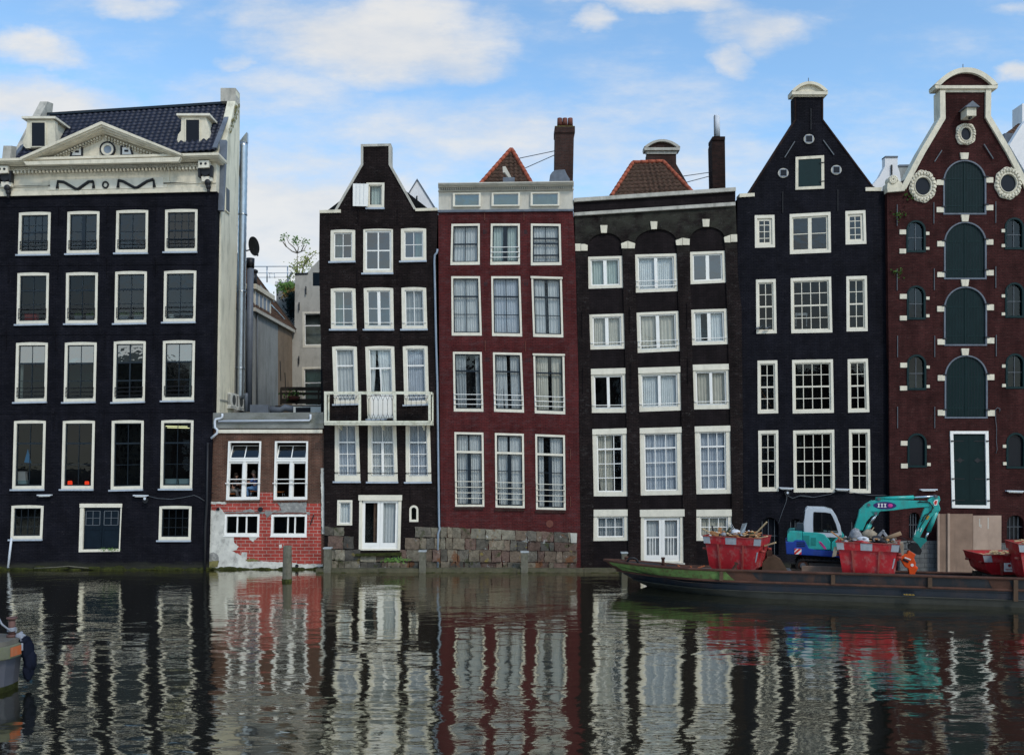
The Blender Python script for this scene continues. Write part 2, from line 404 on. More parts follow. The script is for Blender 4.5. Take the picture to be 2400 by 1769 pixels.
def tiles(mb, bl, br, tl, tr, tw=.25, th=.3, amp=.035, lift=.035):
    bl, br, tl, tr = map(Vector, (bl, br, tl, tr)); up = ((tl + tr) / 2 - (bl + br) / 2); ax = (br - bl).normalized()
    nrm = ax.cross(up).normalized()
    if nrm.y > 0: nrm = -nrm
    nr = max(1, round(up.length / th))
    for r in range(nr):
        l0 = bl.lerp(tl, r / nr); r0 = br.lerp(tr, r / nr); l1 = bl.lerp(tl, min(1, (r + 1.12) / nr)); r1 = br.lerp(tr, min(1, (r + 1.12) / nr))
        u0 = (l0 - bl).dot(ax); u1 = (r0 - bl).dot(ax)
        n = max(2, int((u1 - u0) / tw * 6)); vs = []
        for i in range(n + 1):
            u = i / n; ua = (l0.lerp(r0, u) - bl).dot(ax); ub = (l1.lerp(r1, u) - bl).dot(ax)
            def prof(x):
                x = (x / tw) % 1.0
                return amp * (math.sin(math.pi * x / .62) if x < .62 else -.55 * math.sin(math.pi * (x - .62) / .38))
            j = random.uniform(-.003, .003)
            vs.append(l0.lerp(r0, u) + nrm * (prof(ua) + lift + j)); vs.append(l1.lerp(r1, u) + nrm * (prof(ub) + .004))
            vs.append(l0.lerp(r0, u) + nrm * (prof(ua) - .012))
        fs = []
        for i in range(n): a = 3 * i; fs += [(a, a + 3, a + 4, a + 1), (a + 2, a + 5, a + 3, a)]
        mb.add(vs, fs, True)
    return mb
def ridge(mb, a, b, r=.1, step=.33):
    a = Vector(a); b = Vector(b); n = max(1, round((b - a).length / step))
    for i in range(n):
        p = a.lerp(b, i / n); q = a.lerp(b, min(1, (i + 1.12) / n)); mb.tube([p, q], [r * 1.12, r * .9], 8)
    return mb
# ------------------------------------------------------------------ light and weather
SUN_EL, SUN_ROT, SUN_E, SUN_ANG, SKY_S, CLOUD_S, EXPO = 46, 145, 1.15, 9, .15, .54, .62
SKY_TINT = (.96, 1.10, 1.08)
WAVE = (.032, .0100, .0015)
CLOUDS = [(880, 90, 260, 85, 1.0), (1010, 120, 170, 50, .9), (690, 40, 130, 60, .6), (60, 225, 190, 60, .9), (60, 95, 110, 35, .7), (1560, 8, 200, 28, .9), (1790, 60, 130, 50, .85), (1735, 128, 60, 30, .7), (1390, 62, 45, 22, .6),
          (2375, 172, 60, 32, 1.0), (640, 210, 260, 60, .55), (350, 5, 110, 22, .6), (640, 520, 330, 190, 1.1), (1100, 330, 420, 120, .62), (1650, 380, 320, 90, .55), (2380, 5, 120, 20, .5), (570, 135, 40, 18, .6)]
# ------------------------------------------------------------------ the materials of the place
brick('brick_navy', (.0072, .0072, .0104), (.0108, .0103, .0138), (.004, .004, .006), wear=(.055, .05, .055), wear_amt=.8, wear_lo=.64, low=(.03, .03, .022), low_z=.55, bump=.5)
brick('brick_brown', (.0128, .0092, .0088), (.020, .0135, .0125), (.007, .0055, .0055), wear=(.12, .105, .10), wear_amt=.75, wear_lo=.64, bump=.7)
brick('brick_arch', (.0128, .0092, .0088), (.020, .0135, .0125), (.007, .0055, .0055), wear=(.14, .13, .12), wear_amt=.7, wear_lo=.62, bump=.7, top=(.036, .035, .027), top_z=14.6)
brick('brick_recess', (.0105, .008, .0085), (.015, .011, .0115), (.008, .006, .006), wear=(.08, .07, .07), wear_amt=.3, wear_lo=.84, bump=.4)
brick('brick_crimson', (.074, .0155, .0150), (.096, .0195, .0185), (.042, .013, .013), wear=(.09, .055, .055), wear_amt=.8, wear_lo=.53, bump=.7, patch=.18)
brick('brick_warehouse', (.036, .0115, .0105), (.052, .016, .0145), (.025, .011, .010), wear=(.17, .10, .085), wear_amt=.5, wear_lo=.62, bump=.7)
brick('brick_annex', (.115, .050, .034), (.07, .033, .024), (.12, .085, .062), bw=.2, bh=.066, msize=.012, wear=(.2, .18, .16), wear_amt=.3, wear_lo=.8)
brick('block_red', (.33, .050, .038), (.25, .040, .030), (.33, .24, .20), bw=.40, bh=.158, msize=.014, wear=(.16, .09, .08), wear_amt=.35, wear_lo=.7, low=(.2, .12, .09), low_z=.4, patch=.2)
brick('brick_old', (.060, .028, .022), (.038, .020, .017), (.045, .036, .032), wear=(.02, .02, .018), wear_amt=.6, wear_lo=.62)
brick('brick_dark_chimney', (.035, .017, .014), (.018, .011, .010), (.02, .015, .013), wear=(.01, .01, .01), wear_amt=.5, wear_lo=.6)
brick('concrete_block', (.13, .13, .125), (.10, .10, .098), (.05, .05, .05), bw=.45, bh=.22, msize=.012, wear=(.05, .05, .05), wear_amt=.4, wear_lo=.6)
plain('cream_paint', (.70, .64, .515), .5, .10, 2.2, dirt=(.40, .37, .28), dirt_amt=.35)
plain('stone_cream', (.67, .60, .46), .7, .16, 2.0, dirt=(.26, .25, .19), dirt_amt=.55, bump=.3)
plain('stone_grey', (.44, .41, .35), .8, .22, 2.0, dirt=(.12, .12, .10), dirt_amt=.6, bump=.4)
plain('grey_trim', (.52, .48, .40), .6, .12, 2.0, dirt=(.22, .21, .17), dirt_amt=.4)
plain('white_paint', (.80, .77, .71), .4, .05, 2.5, dirt=(.5, .49, .42), dirt_amt=.2)
plain('moss_paint', (.66, .63, .50), .6, .15, 3, dirt=(.16, .15, .06), dirt_amt=.7, streak=(1, 1, 1))
plain('sill_grey', (.38, .42, .47), .6, .15, 3, dirt=(.2, .2, .2), dirt_amt=.4)
plain('lead', (.12, .135, .16), .5, .3, 3, bump=.2)
plain('sash_dark', (.010, .017, .024), .35, .2, 3)
plain('door_green', (.0030, .0135, .0140), .5, .16, 1.6, dirt=(.01, .028, .03), dirt_amt=.4, spec=.12)
plain('green_trim', (.004, .019, .020), .5, .15, 3, spec=.15)
plain('navy_door', (.005, .011, .018), .55, .2, 2, spec=.12)
plain('black_iron', (.012, .012, .014), .5, .2, 5)
plain('iron_grey', (.10, .11, .12), .5, .2, 5)
plain('galvanised', (.42, .45, .47), .32, .15, 2.5, metal=.85, dirt=(.2, .2, .2), dirt_amt=.4)
plain('pipe_grey', (.12, .135, .16), .5, .2, 3)
plain('pipe_blue_grey', (.22, .26, .31), .5, .15, 2, dirt=(.5, .5, .48), dirt_amt=.3)
plain('pipe_pale', (.55, .57, .60), .5, .12, 2)
plain('plaster_cream', (.72, .67, .52), .9, .12, .8, dirt=(.20, .19, .14), dirt_amt=.75, bump=.3, streak=(1.6, 1.6, .25), spec=.1)
plain('plaster_grey', (.30, .30, .28), .9, .16, .9, dirt=(.13, .125, .11), dirt_amt=.7, bump=.3, streak=(1.5, 1.5, .3), spec=.1)
plain('plaster_ochre', (.24, .175, .12), .9, .2, 1.2, dirt=(.12, .09, .07), dirt_amt=.6, bump=.3, spec=.1)
plain('plaster_pale', (.46, .43, .37), .9, .14, .9, dirt=(.22, .21, .18), dirt_amt=.8, bump=.3, streak=(1, 1, .5), spec=.1)
plain('plaster_white', (.78, .75, .73), .9, .06, 1, dirt=(.45, .45, .45), dirt_amt=.25, spec=.1)
plain('render_patch', (.55, .53, .47), .95, .2, 2.2, dirt=(.22, .21, .19), dirt_amt=.9, bump=.5, streak=(1, 1, .8), spec=.1)
plain('render_grey', (.22, .215, .20), .95, .3, 3, dirt=(.45, .43, .38), dirt_amt=.8, bump=.6, streak=(1, 1, 1), spec=.1)
plain('concrete', (.20, .20, .18), .9, .3, 1.3, dirt=(.08, .085, .04), dirt_amt=.6, bump=.4, streak=(.5, 1, 1.4), spec=.1)
plain('tile_navy', (.018, .021, .038), .5, .35, 4, dirt=(.05, .055, .07), dirt_amt=.3, spec=.25)
plain('tile_brown', (.085, .047, .032), .8, .5, 5, dirt=(.03, .032, .018), dirt_amt=.9, bump=.4, streak=(1, 1, 1), spec=.15)
plain('tile_slate_brown', (.12, .068, .045), .8, .55, 5, dirt=(.035, .032, .028), dirt_amt=.8, bump=.4, streak=(1, 1, 1), spec=.15)
plain('tile_orange', (.36, .095, .052), .8, .3, 5, dirt=(.07, .05, .035), dirt_amt=.5, bump=.3, streak=(1, 1, 1), spec=.15)
plain('terracotta', (.14, .045, .030), .8, .3, 4, dirt=(.02, .02, .018), dirt_amt=.6)
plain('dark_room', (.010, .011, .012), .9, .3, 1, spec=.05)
plain('room_wood', (.035, .018, .010), .8, .4, 1.5, spec=.1)
plain('timber_wet', (.085, .075, .045), .9, .45, 3, dirt=(.05, .06, .02), dirt_amt=.8, bump=.7, streak=(.3, 1, 1))
plain('timber_post', (.13, .12, .09), .9, .4, 4, dirt=(.045, .05, .02), dirt_amt=.8, bump=.8, streak=(3, 3, .4))
plain('timber_dark', (.05, .038, .028), .85, .3, 3)
plain('zinc_cap', (.33, .35, .35), .6, .2, 4)
plain('algae', (.030, .034, .012), .95, .5, 5, dirt=(.10, .10, .02), dirt_amt=.6, bump=.6, streak=(1, 1, 1), spec=.05)
plain('leaf_green', (.10, .19, .035), .7, .45, 6)
plain('leaf_yellow', (.22, .25, .05), .7, .4, 6)
plain('leaf_rust', (.24, .15, .04), .7, .4, 6)
plain('twig', (.16, .13, .09), .8, .3, 5)
plain('lichen', (.17, .15, .055), .95, .4, 6, bump=.5)
plain('ac_white', (.62, .61, .55), .5, .08, 3)
plain('panel_dark', (.008, .009, .013), .3, .1, 2, spec=.2)
plain('curtain', (.50, .50, .50), .9, .10, 2.5, spec=.05)
plain('curtain_warm', (.50, .46, .39), .9, .12, 2.5, spec=.05); plain('curtain_dim', (.30, .31, .32), .9, .12, 2.5, spec=.05); plain('curtain_bright', (.62, .63, .63), .9, .1, 2.5, spec=.05)
plain('curtain_cool', (.42, .44, .49), .9, .10, 2.5, spec=.05)
plain('curtain_green', (.40, .46, .43), .9, .10, 2.5, spec=.05)
plain('red_cloth', (.45, .02, .02), .8, .2, 4)
plain('card_white', (.7, .7, .68), .8, .1, 4)
plain('pale_cyan', (.45, .62, .64), .6, .1, 3)
plain('sky_blue_cloth', (.03, .30, .62), .8, .15, 3)
emit('lantern_red', (1, .06, .02), 1.1)
emit('tube_light', (1, 1, .55), 1.6)
glassmat('window_glass', (.86, .89, .88), .05)
glassmat('glass_dark', (.50, .55, .55), .065, .25)
glassmat('glass_black', (.45, .47, .47), .036, .12)
glassmat('glass_green', (.30, .40, .37), .16, .15)
glassmat('glass_bright', (.25, .28, .28), .36, .2)
attrmat('stone_base', .9, bump=.9, var=.45, scale=5, patches= [((.17, .07, .03), .585, 1.1), ((.42, .41, .38), .61, 2.6), ((.05, .055, .022), .58, 1.3), ((.24, .18, .05), .635, 1.9)])

def bars3(n, lo=.06, hi=.26): return [lo + (hi - lo) * i / (n - 1) for i in range(n)]
ANCH = []
def anchors(H, pts, ln=.9, mat='black_iron', w=.028, lean=0):
    """wrought iron wall ties"""
    for (px, py) in pts:
        x, z = H.p(px, py); MB().bar((x, H.y0 - .025, z + ln / 2), (x + lean, H.y0 - .025, z - ln / 2), w, .04).build('wall_anchor', mat, H.root)

# ================================================================== A: navy house with pediment
A = House('pedimented_house', 'wide black brick house with a cream pediment, blue tiled roof and four window columns', 0.0, 245)
SL = dict(sm='sash_dark', fw=.115, ft=.11, fb=.15, arch=.03, rext=-.04)
r1 = [t(1, (168,1118),(445,1113),(437,1478),(158,1482)), t(1, (592,1110),(872,1106),(865,1470),(584,1475)), t(1, (1020,1100),(1298,1095),(1293,1465),(1012,1468)), t(1, (1447,1092),(1730,1088),(1725,1455),(1443,1458))]
rl = dict(rails=bars3(3), rm='black_iron')
win(A, r1[0], 4, (.72, .3), (.52,), cur=None, mt=.022, glass='glass_dark', **SL, **rl)
win(A, r1[1], 2, (.52,), centre_w=.17, mt=.025, glass='glass_dark', **SL, **rl)
win(A, r1[2], 2, (.5,), mt=.025, glass='glass_dark', **SL, **rl)
win(A, r1[3], 4, (.75, .26), (.5,), mt=.022, glass='glass_dark', **SL, **rl)
r2 = [t(2, (155,152),(430,150),(422,592),(145,598)), t(2, (580,150),(858,147),(850,590),(575,592)), t(2, (1010,140),(1287,137),(1280,585),(1002,590)), t(2, (1438,135),(1720,130),(1710,575),(1430,578))]
for i, q in enumerate(r2): win(A, q, 2, (.36,), (.67,), mt=.024, glass='glass_black' if i < 2 else 'glass_dark', **SL, **rl)
r3 = [t(2, (143,762),(420,760),(408,1272),(130,1278)), t(2, (570,760),(848,758),(836,1272),(558,1278)), t(2, (998,750),(1277,747),(1267,1270),(987,1278)), t(2, (1428,745),(1708,742),(1698,1262),(1420,1265))]
for i, q in enumerate(r3): win(A, q, 2, (.33,), (.66,), mt=.03 if i != 2 else .06, glass='glass_black', topglass=(.66, 'glass_bright'), cur=[[(0, .12)], None, None, [(.86, 1)]][i], curmat='curtain_green', ttop=0, **SL, **dict(rails=bars3(3, .05, .2), rm='black_iron'))
r4 = [t(3, (125,100),(402,98),(387,693),(108,695)), t(3, (552,100),(832,98),(818,693),(537,693)), t(3, (980,98),(1260,96),(1250,693),(970,700)), t(3, (1413,95),(1695,93),(1682,690),(1403,690))]
for i, q in enumerate(r4): win(A, q, 2, (.34,), (.68,), mt=.024, glass='glass_black', **SL)
win(A, t(3, (103,840),(383,840),(370,1130),(92,1132)), 4, (.33, .66), mt=.022, glass='glass_black', **SL)
win(A, t(3, (1397,845),(1678,845),(1670,1140),(1388,1140)), 4, (.33, .66), mt=.022, glass='glass_black', **SL)
# canal door
dq = t(3, (703,828),(1068,828),(1050,1240),(690,1245)); A.hole(dq); Q = Quad(A, dq); m = MB()
Q.box(m, 0, .17, 0, Q.Hh, -.02, .14); Q.box(m, Q.W - .05, Q.W, 0, Q.Hh, -.02, .14); Q.box(m, .17, Q.W - .05, 0, .12, -.02, .14); Q.box(m, -.01, Q.W + .02, Q.Hh - .14, Q.Hh + .04, -.05, .14)
df = m.build('door_frame', 'cream_paint', A.root)
for k in (0, 1):
    m = MB(); x0 = .175 + k * (Q.W - .235) / 2; x1 = x0 + (Q.W - .235) / 2 - .01; b1 = Q.Hh - .145
    Q.box(m, x0, x1, .125, b1, .08, .12)
    for (c0, c1, e0, e1) in ((x0 + .03, x1 - .03, .2, b1 * .52),): 
        Q.box(m, c0, c1, e0, e0 + .06, .06, .08); Q.box(m, c0, c1, e1 - .06, e1, .06, .08); Q.box(m, c0, c0 + .06, e0 + .06, e1 - .06, .06, .08); Q.box(m, c1 - .06, c1, e0 + .06, e1 - .06, .06, .08)
    d = m.build('door', 'navy_door', df)
m = MB()
for k in (0, 1):
    x0 = .175 + k * (Q.W - .235) / 2 + .08; x1 = x0 + (Q.W - .235) / 2 - .2; z0 = Q.Hh * .56; z1 = Q.Hh * .86
    for i in range(3): c = x0 + (x1 - x0) * i / 2; Q.box(m, c - .014, c + .014, z0, z1, .055, .079)
    for i in range(3): c = z0 + (z1 - z0) * i / 2; Q.box(m, x0 + .014, x1 - .014, c - .012, c + .012, .058, .079)
m.build('door_light', 'iron_grey', df)
outA = [(-22, 462)] + t(1, (0, 967), (1895, 925)) + [(504.5, 620), (499, 960), (488, 1352), (-34, 1352)]
A.wall(outA, 'brick_navy')
# faint string courses and wall ties
for py, yy in ((485, 0), (622, 0), (785, 0), (968, 0), (1158, 0)): 
    m = MB().prism(A.ps([(-20, py), (500, py - 4), (500, py - 2.4), (-20, py + 1.6)]), -.018, .02); m.build('string_course', 'brick_navy', A.root)
anchors(A, [(137, 505), (250, 500), (365, 497), (135, 630), (249, 628), (363, 625), (130, 800), (246, 798), (360, 795), (126, 985), (243, 983), (355, 978), (20, 640), (14, 800)], mat='brick_navy')
# side wall (cream render): plane running back from the right-hand corner
def sidewall():
    m = MB(); X = lambda py: A.p(507 - (py - 448) * 19 / 904.0, py)[0]
    prof = [(0.5, 1352), (0.5, 352), (0.9, 330)]   # depth, py at that depth
    pts = []
    for (yd, z) in ((.5, -.3), (3.15, -.3), (3.15, 20.6), (3.1, 21.4), (2.95, 23.45), (2.35, 23.45), (2.3, 22.9), (.9, 19.9), (.5, 19.8)):
        pts.append((yd, z))
    def xx(z): return -13.86 - (17.9 - z) * .0215 if z < 17.9 else -13.86 + (z - 17.9) * .03
    vs = [(xx(z), y, z) for y, z in pts] + [(xx(z) - .4, y, z) for y, z in pts]; n = len(pts)
    tri = tessellate_polygon([[Vector((y, z, 0)) for y, z in pts]])
    m.add(vs, [tuple(f) for f in tri] + [tuple(i + n for i in f) for f in tri] + [(i, (i + 1) % n, (i + 1) % n + n, i + n) for i in range(n)])
    return m.build('side_wall', 'plaster_cream', A.root)
sidewall()
# cream edge strip of the front corner + narrow window on the side wall
MB().prism([(-13.915, -.3), (-13.86 - .36, -.3), (-13.875, 17.7), (-13.80, 17.7)], .5, .502).build('corner_strip', 'plaster_cream', A.root)
m = MB(); m.box(-13.9, -13.80, 1.15, 1.75, 17.15, 18.35); m.build('side_window', 'plaster_cream', A.root)
m = MB(); m.box(-13.82, -13.79, 1.2, 1.68, 17.22, 18.28); m.build('side_window_pane', 'panel_dark', A.root)
MB().box(-14.1, -14.03, .6, 3.1, 8.0, 8.06).build('side_ledge', 'plaster_grey', A.root)
# rear block behind the front
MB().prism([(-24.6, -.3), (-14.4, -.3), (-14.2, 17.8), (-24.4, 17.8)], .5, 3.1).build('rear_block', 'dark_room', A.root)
# entablature
def bandA(name, top, bot, ya, yb, mat='stone_cream', x0=-22, x1=507, parent=None):
    """top/bot: ((px,py) left, (px,py) right)"""
    return MB().prism(A.pd([top[0], top[1], bot[1], bot[0]], ya), ya, yb).build(name, mat, parent or A.root)
def yl(pa, pb, px): return pa[1] + (pb[1] - pa[1]) * (px - pa[0]) / (pb[0] - pa[0])
f0, f1 = t(1, (0, 967), (1895, 925)); c0, c1 = t(1, (0, 640), (1860, 590)); u0, u1 = t(1, (0, 700), (1860, 655)); d0, d1 = t(1, (0, 765), (1860, 722)) 
ent = bandA('frieze', ((-22, yl(u0, u1, -22)), (508, yl(u0, u1, 508))), ((-22, yl(f0, f1, -22)), (507, yl(f0, f1, 507))), -.06, .5)
bandA('architrave', ((-22, yl(f0, f1, -22) - 9), (507, yl(f0, f1, 507) - 9)), ((-22, yl(f0, f1, -22) + 1), (508, yl(f0, f1, 508) + 1)), -.12, -.06)
bandA('architrave', ((-22, yl(f0, f1, -22) - 22), (507, yl(f0, f1, 507) - 22)), ((-22, yl(f0, f1, -22) - 19), (507, yl(f0, f1, 507) - 19)), -.10, -.06)
m = MB()
for (o, th, ya) in ((0, 5, -.62), (5, 4, -.55), (9, 4, -.45), (13, 5, -.30)):
    m.prism(A.pd([(-22, yl(c0, c1, -22) + o), (512, yl(c0, c1, 512) + o), (512, yl(c0, c1, 512) + o + th + .8), (-22, yl(c0, c1, -22) + o + th + .8)], ya), ya, .5 if o else .62)
m.build('cornice', 'stone_cream', A.root)
m = MB(); k = 0; x = 22
while x < 462:
    y = yl(d0, d1, x) - 3.4; P = A.pd([(x, y), (x + 4.2, y - .1), (x + 4.2, y + 5.6), (x, y + 5.6)], -.26); m.prism(P, -.26, -.06); x += 8.6
m.build('dentils', 'stone_cream', A.root)
m = MB(); x = 22
m.prism(A.pd([(20, yl(d0, d1, 20) - 9), (466, yl(d0, d1, 466) - 9), (466, yl(d0, d1, 466) - 4), (20, yl(d0, d1, 20) - 4)], -.16), -.16, -.06)
while x < 462:
    y = yl(d0, d1, x) - 11; P = A.pd([(x, y), (x + 2, y), (x + 2, y + 2.2), (x, y + 2.2)], -.24); m.prism(P, -.24, -.16); x += 4.4
m.build('bead_moulding', 'stone_cream', A.root)
# projecting centre of cornice under the pediment, frieze panel
m = MB(); q = t(1, (205,668),(1580,628),(1560,668),(228,698)); m.prism(A.pd([q[0], q[1], q[2], q[3]], -.82), -.82, -.6); m.build('cornice', 'stone_cream', A.root)
m = MB()
o = A.ps(t(1, (390, 775), (1490, 745), (1490, 855), (1790, 838), (1790, 850), (1470, 868), (1470, 905), (430, 925), (430, 885), (115, 895), (115, 880), (390, 870)))
m.prism(o, -.10, -.06); m.build('frieze_panel', 'stone_cream', A.root)
m = MB(); m.prism(A.ps(t(1, (450, 838), (1437, 812), (1437, 905), (450, 925))), -.115, -.10); m.build('frieze_panel', 'cream_paint', A.root)
# festoons and ring
m = MB()
def yq(px_, py_, yy=-.13): x, z = A.p(px_, py_); return (x, yy, z)
for pts in ([(515, 912), (518, 850), (570, 855), (675, 915), (700, 915), (790, 852), (830, 850), (832, 908)], [(1045, 905), (1047, 840), (1090, 850), (1190, 905), (1215, 902), (1300, 848), (1355, 832), (1362, 900)]):
    P = t(1, *pts); m2 = MB()
    m2.tube([yq(*p) for p in P[1:-1]], .068, 7); m2.tube([yq(*P[0]), yq(*P[1])], [.075, .035], 7); m2.tube([yq(*P[-1]), yq(*P[-2])], [.075, .035], 7)
    m2.build('festoon', 'black_iron', A.root)
cx, cz = A.p(*t(1, (935, 880))[0])
MB().tube([(cx + .125 * math.cos(a * .3142), -.13, cz + .14 * math.sin(a * .3142)) for a in range(21)], .04, 6).build('ring_ornament', 'black_iron', A.root)
# pediment
tip, pl, pr = t(1, (885, 315), (172, 632), (1590, 598)); il, it_, ir = t(1, (360, 648), (900, 412), (1430, 622))
m = MB(); m.prism(A.pd(t(1, (240, 668), (892, 340), (1540, 630), (1530, 650), (250, 690)), -.2), -.20, .3); ped = m.build('tympanum', 'stone_cream', A.root)
for (a, b, c, d) in (((172, 632), (885, 315), (893, 412), (225, 690)), ((885, 315), (1590, 598), (1560, 650), (893, 412))):
    m = MB()
    P = [Vector((p[0], p[1])) for p in t(1, a, b, c, d)]
    for (f0_, f1_, ya) in ((0, .28, -.85), (.28, .5, -.78), (.5, .75, -.66), (.75, 1, -.5)):
        m.prism(A.pd([tuple(P[0].lerp(P[3], f0_)), tuple(P[1].lerp(P[2], f0_)), tuple(P[1].lerp(P[2], f1_)), tuple(P[0].lerp(P[3], f1_))], ya), ya, .3)
    m.build('raking_cornice', 'stone_cream', A.root)
m = MB()
for (a, b) in (((420, 632), (885, 430)), ((915, 430), (1400, 615))):
    m = MB(); p0, p1 = [Vector(p) for p in t(1, a, b)]; n = 19
    for i in range(n):
        c = p0.lerp(p1, (i + .5) / n); m.prism(A.pd([(c.x - 1.8, c.y + 2), (c.x + 1.8, c.y + 2), (c.x + 1.8, c.y + 6), (c.x - 1.8, c.y + 6)], -.36), -.36, -.2)
        m.prism(A.pd([(c.x - 1.2, c.y + 9), (c.x + 1.6, c.y + 9), (c.x + 1.6, c.y + 11.5), (c.x - 1.2, c.y + 11.5)], -.3), -.3, -.2)
    m.build('dentils', 'stone_cream', A.root)
def disc(name, mat, px_, py_, rx, rz, ya, yb, par, n=24):
    x, z = A.p(px_, py_); return MB().prism(arc_pts(x, z, rx, rz, 0, 360 - 360 / n, n - 1), ya, yb).build(name, mat, par)
ox, oz = t(1, (940, 568))[0]; xx0, zz0 = A.pd([(ox, oz - 2)], -.27)[0]
n = 24; lo = lambda r_, q=1.0: arc_pts(xx0, zz0, r_, r_ * q, 0, 360 - 360 / n, n - 1)
MB().ring(lo(.36), lo(.30), -.30, -.2).build('round_window', 'black_iron', A.root)
fr = MB().ring(lo(.298), lo(.19), -.27, -.2).build('round_window', 'cream_paint', A.root)
MB().prism(lo(.189), -.22, -.205).build('pane', 'pipe_blue_grey', fr)
for pp in ([(635, 545), (722, 543), (722, 632), (607, 636)], [(1053, 538), (1140, 536), (1168, 625), (1053, 628)]):
    P = A.pd([(q_[0], q_[1] - 2.5) for q_ in t(1, *pp)], -.27); c = Vector((sum(p[0] for p in P) / 4, sum(p[1] for p in P) / 4))
    inn = [tuple(c + (Vector(p) - c) * .74) for p in P]; MB().ring(P, inn, -.27, -.2).build('panel_ornament', 'black_iron', A.root)
    MB().prism(inn, -.235, -.2).build('panel_ornament', 'white_paint', A.root)
    MB().box(c.x - .09, c.x + .09, -.26, -.235, c.y - .045, c.y + .045).build('panel_ornament', 'black_iron', A.root)
# brackets at both ends
for bx in (1787, 28):
    x0 = t(1, (bx, 0))[0][0]; yo = yl(c0, c1, x0) - yl(c0, c1, t(1, (1787, 0))[0][0])
    T_ = lambda pts: A.pd([(p[0] - t(1, (1787, 0))[0][0] + x0, p[1] + yo) for p in t(1, *pts)], -.36)
    b = MB().prism(T_([(1740, 665), (1832, 662), (1832, 722), (1740, 727)]), -.42, -.1).build('bracket', 'cream_paint', A.root)
    for ex in (1764, 1804):
        c = T_([(ex, 690)])[0]; MB().tube([(c[0], -.44, c[1]), (c[0], -.40, c[1])], .055, 12).build('bracket_eye', 'black_iron', b)
    k = MB(); k.prism(T_([(1732, 727), (1752, 727), (1752, 800), (1732, 800)]), -.34, -.1); k.prism(T_([(1838, 700), (1855, 700), (1852, 797), (1832, 797)]), -.34, -.1)
    k.prism(T_([(1752, 727), (1832, 727), (1838, 745), (1825, 775), (1790, 792), (1765, 780), (1752, 760)]), -.30, -.1)
    c = T_([(1810, 855)])[0]; k.ball((c[0], -.24, c[1] + .05), (.15, .14, .16)); k.ball((c[0] + .02, -.2, c[1] - .13), (.12, .12, .14)); k.ball((c[0] + .02, -.18, c[1] - .3), (.07, .09, .12))
    k.build('bracket_head', 'black_iron', b)
    MB().prism(T_([(1755, 792), (1848, 790), (1845, 832), (1760, 836)]), -.26, -.1).build('bracket', 'cream_paint', A.root)
# roof
def P3(px_, py_, yd): return Wp(px_, py_, CD + yd)
rbl, rbr = Vector((-23.9, .2, 18.95)), Vector((-13.95, .2, 19.75)); rtl, rtr = Vector((-23.3, 2.75, 22.35)), Vector((-13.95, 2.75, 22.95))
tiles(MB(), rbl, rbr, rtl, rtr, .27, .30, .045, .03).build('roof', 'tile_navy', A.root)
MB().add([rbl - Vector((0, 0, .08)), rbr - Vector((0, 0, .08)), rtr - Vector((0, 0, .08)), rtl - Vector((0, 0, .08)), rbl + Vector((0, 3.3, -.1)), rbr + Vector((0, 3.3, -.1))], [(0, 1, 2, 3), (3, 2, 5, 4)]).build('roof_underlay', 'dark_room', A.root)
MB().bar(rtl + Vector((0, 0, .05)), rtr + Vector((0, 0, .05)), .22, .12).build('ridge_cap', 'sash_dark', A.root)
# left parapet of roof, and lead flashing both sides
m = MB(); yz = [(.1, 18.6), (.1, 19.9), (.5, 20.0), (.55, 19.2), (2.6, 23.0), (3.1, 23.1), (3.2, 18.6)]
n = len(yz); tri = tessellate_polygon([[Vector((a, b, 0)) for a, b in yz]])
vs = [(-24.0 + (b - 19) * .11, a, b) for a, b in yz] + [(-23.62 + (b - 19) * .11, a, b) for a, b in yz]
m.add(vs, [tuple(f) for f in tri] + [tuple(i + n for i in f) for f in tri] + [(i, (i + 1) % n, (i + 1) % n + n, i + n) for i in range(n)]); m.build('parapet', 'stone_grey', A.root)
MB().bar(rbr + Vector((-.06, 0, .08)), rtr + Vector((-.06, 0, .08)), .22, .05).build('flashing', 'lead', A.root)
MB().bar(rbl + Vector((.1, 0, .08)), rtl + Vector((.1, 0, .08)), .22, .05).build('flashing', 'lead', A.root)
MB().box(-14.45, -13.70, 2.3, 2.95, 22.9, 23.55).build('chimney', 'stone_grey', A.root)
MB().bar((-13.78, .35, 16.9), (-13.70, .55, 20.3), .3, .2).build('flashing', 'lead', A.root)
m = MB()
for _ in range(26):
    f = random.random(); z = 21.0 + 1.9 * f; m.ball((-13.83 + (z - 17.9) * .03 + .03, 1.1 + 1.3 * f + random.uniform(0, .5), z + random.uniform(-.2, .2)), (.02, random.uniform(.03, .1), random.uniform(.04, .12)), 6, 4)
m.build('lichen_patch', 'lichen', A.root)
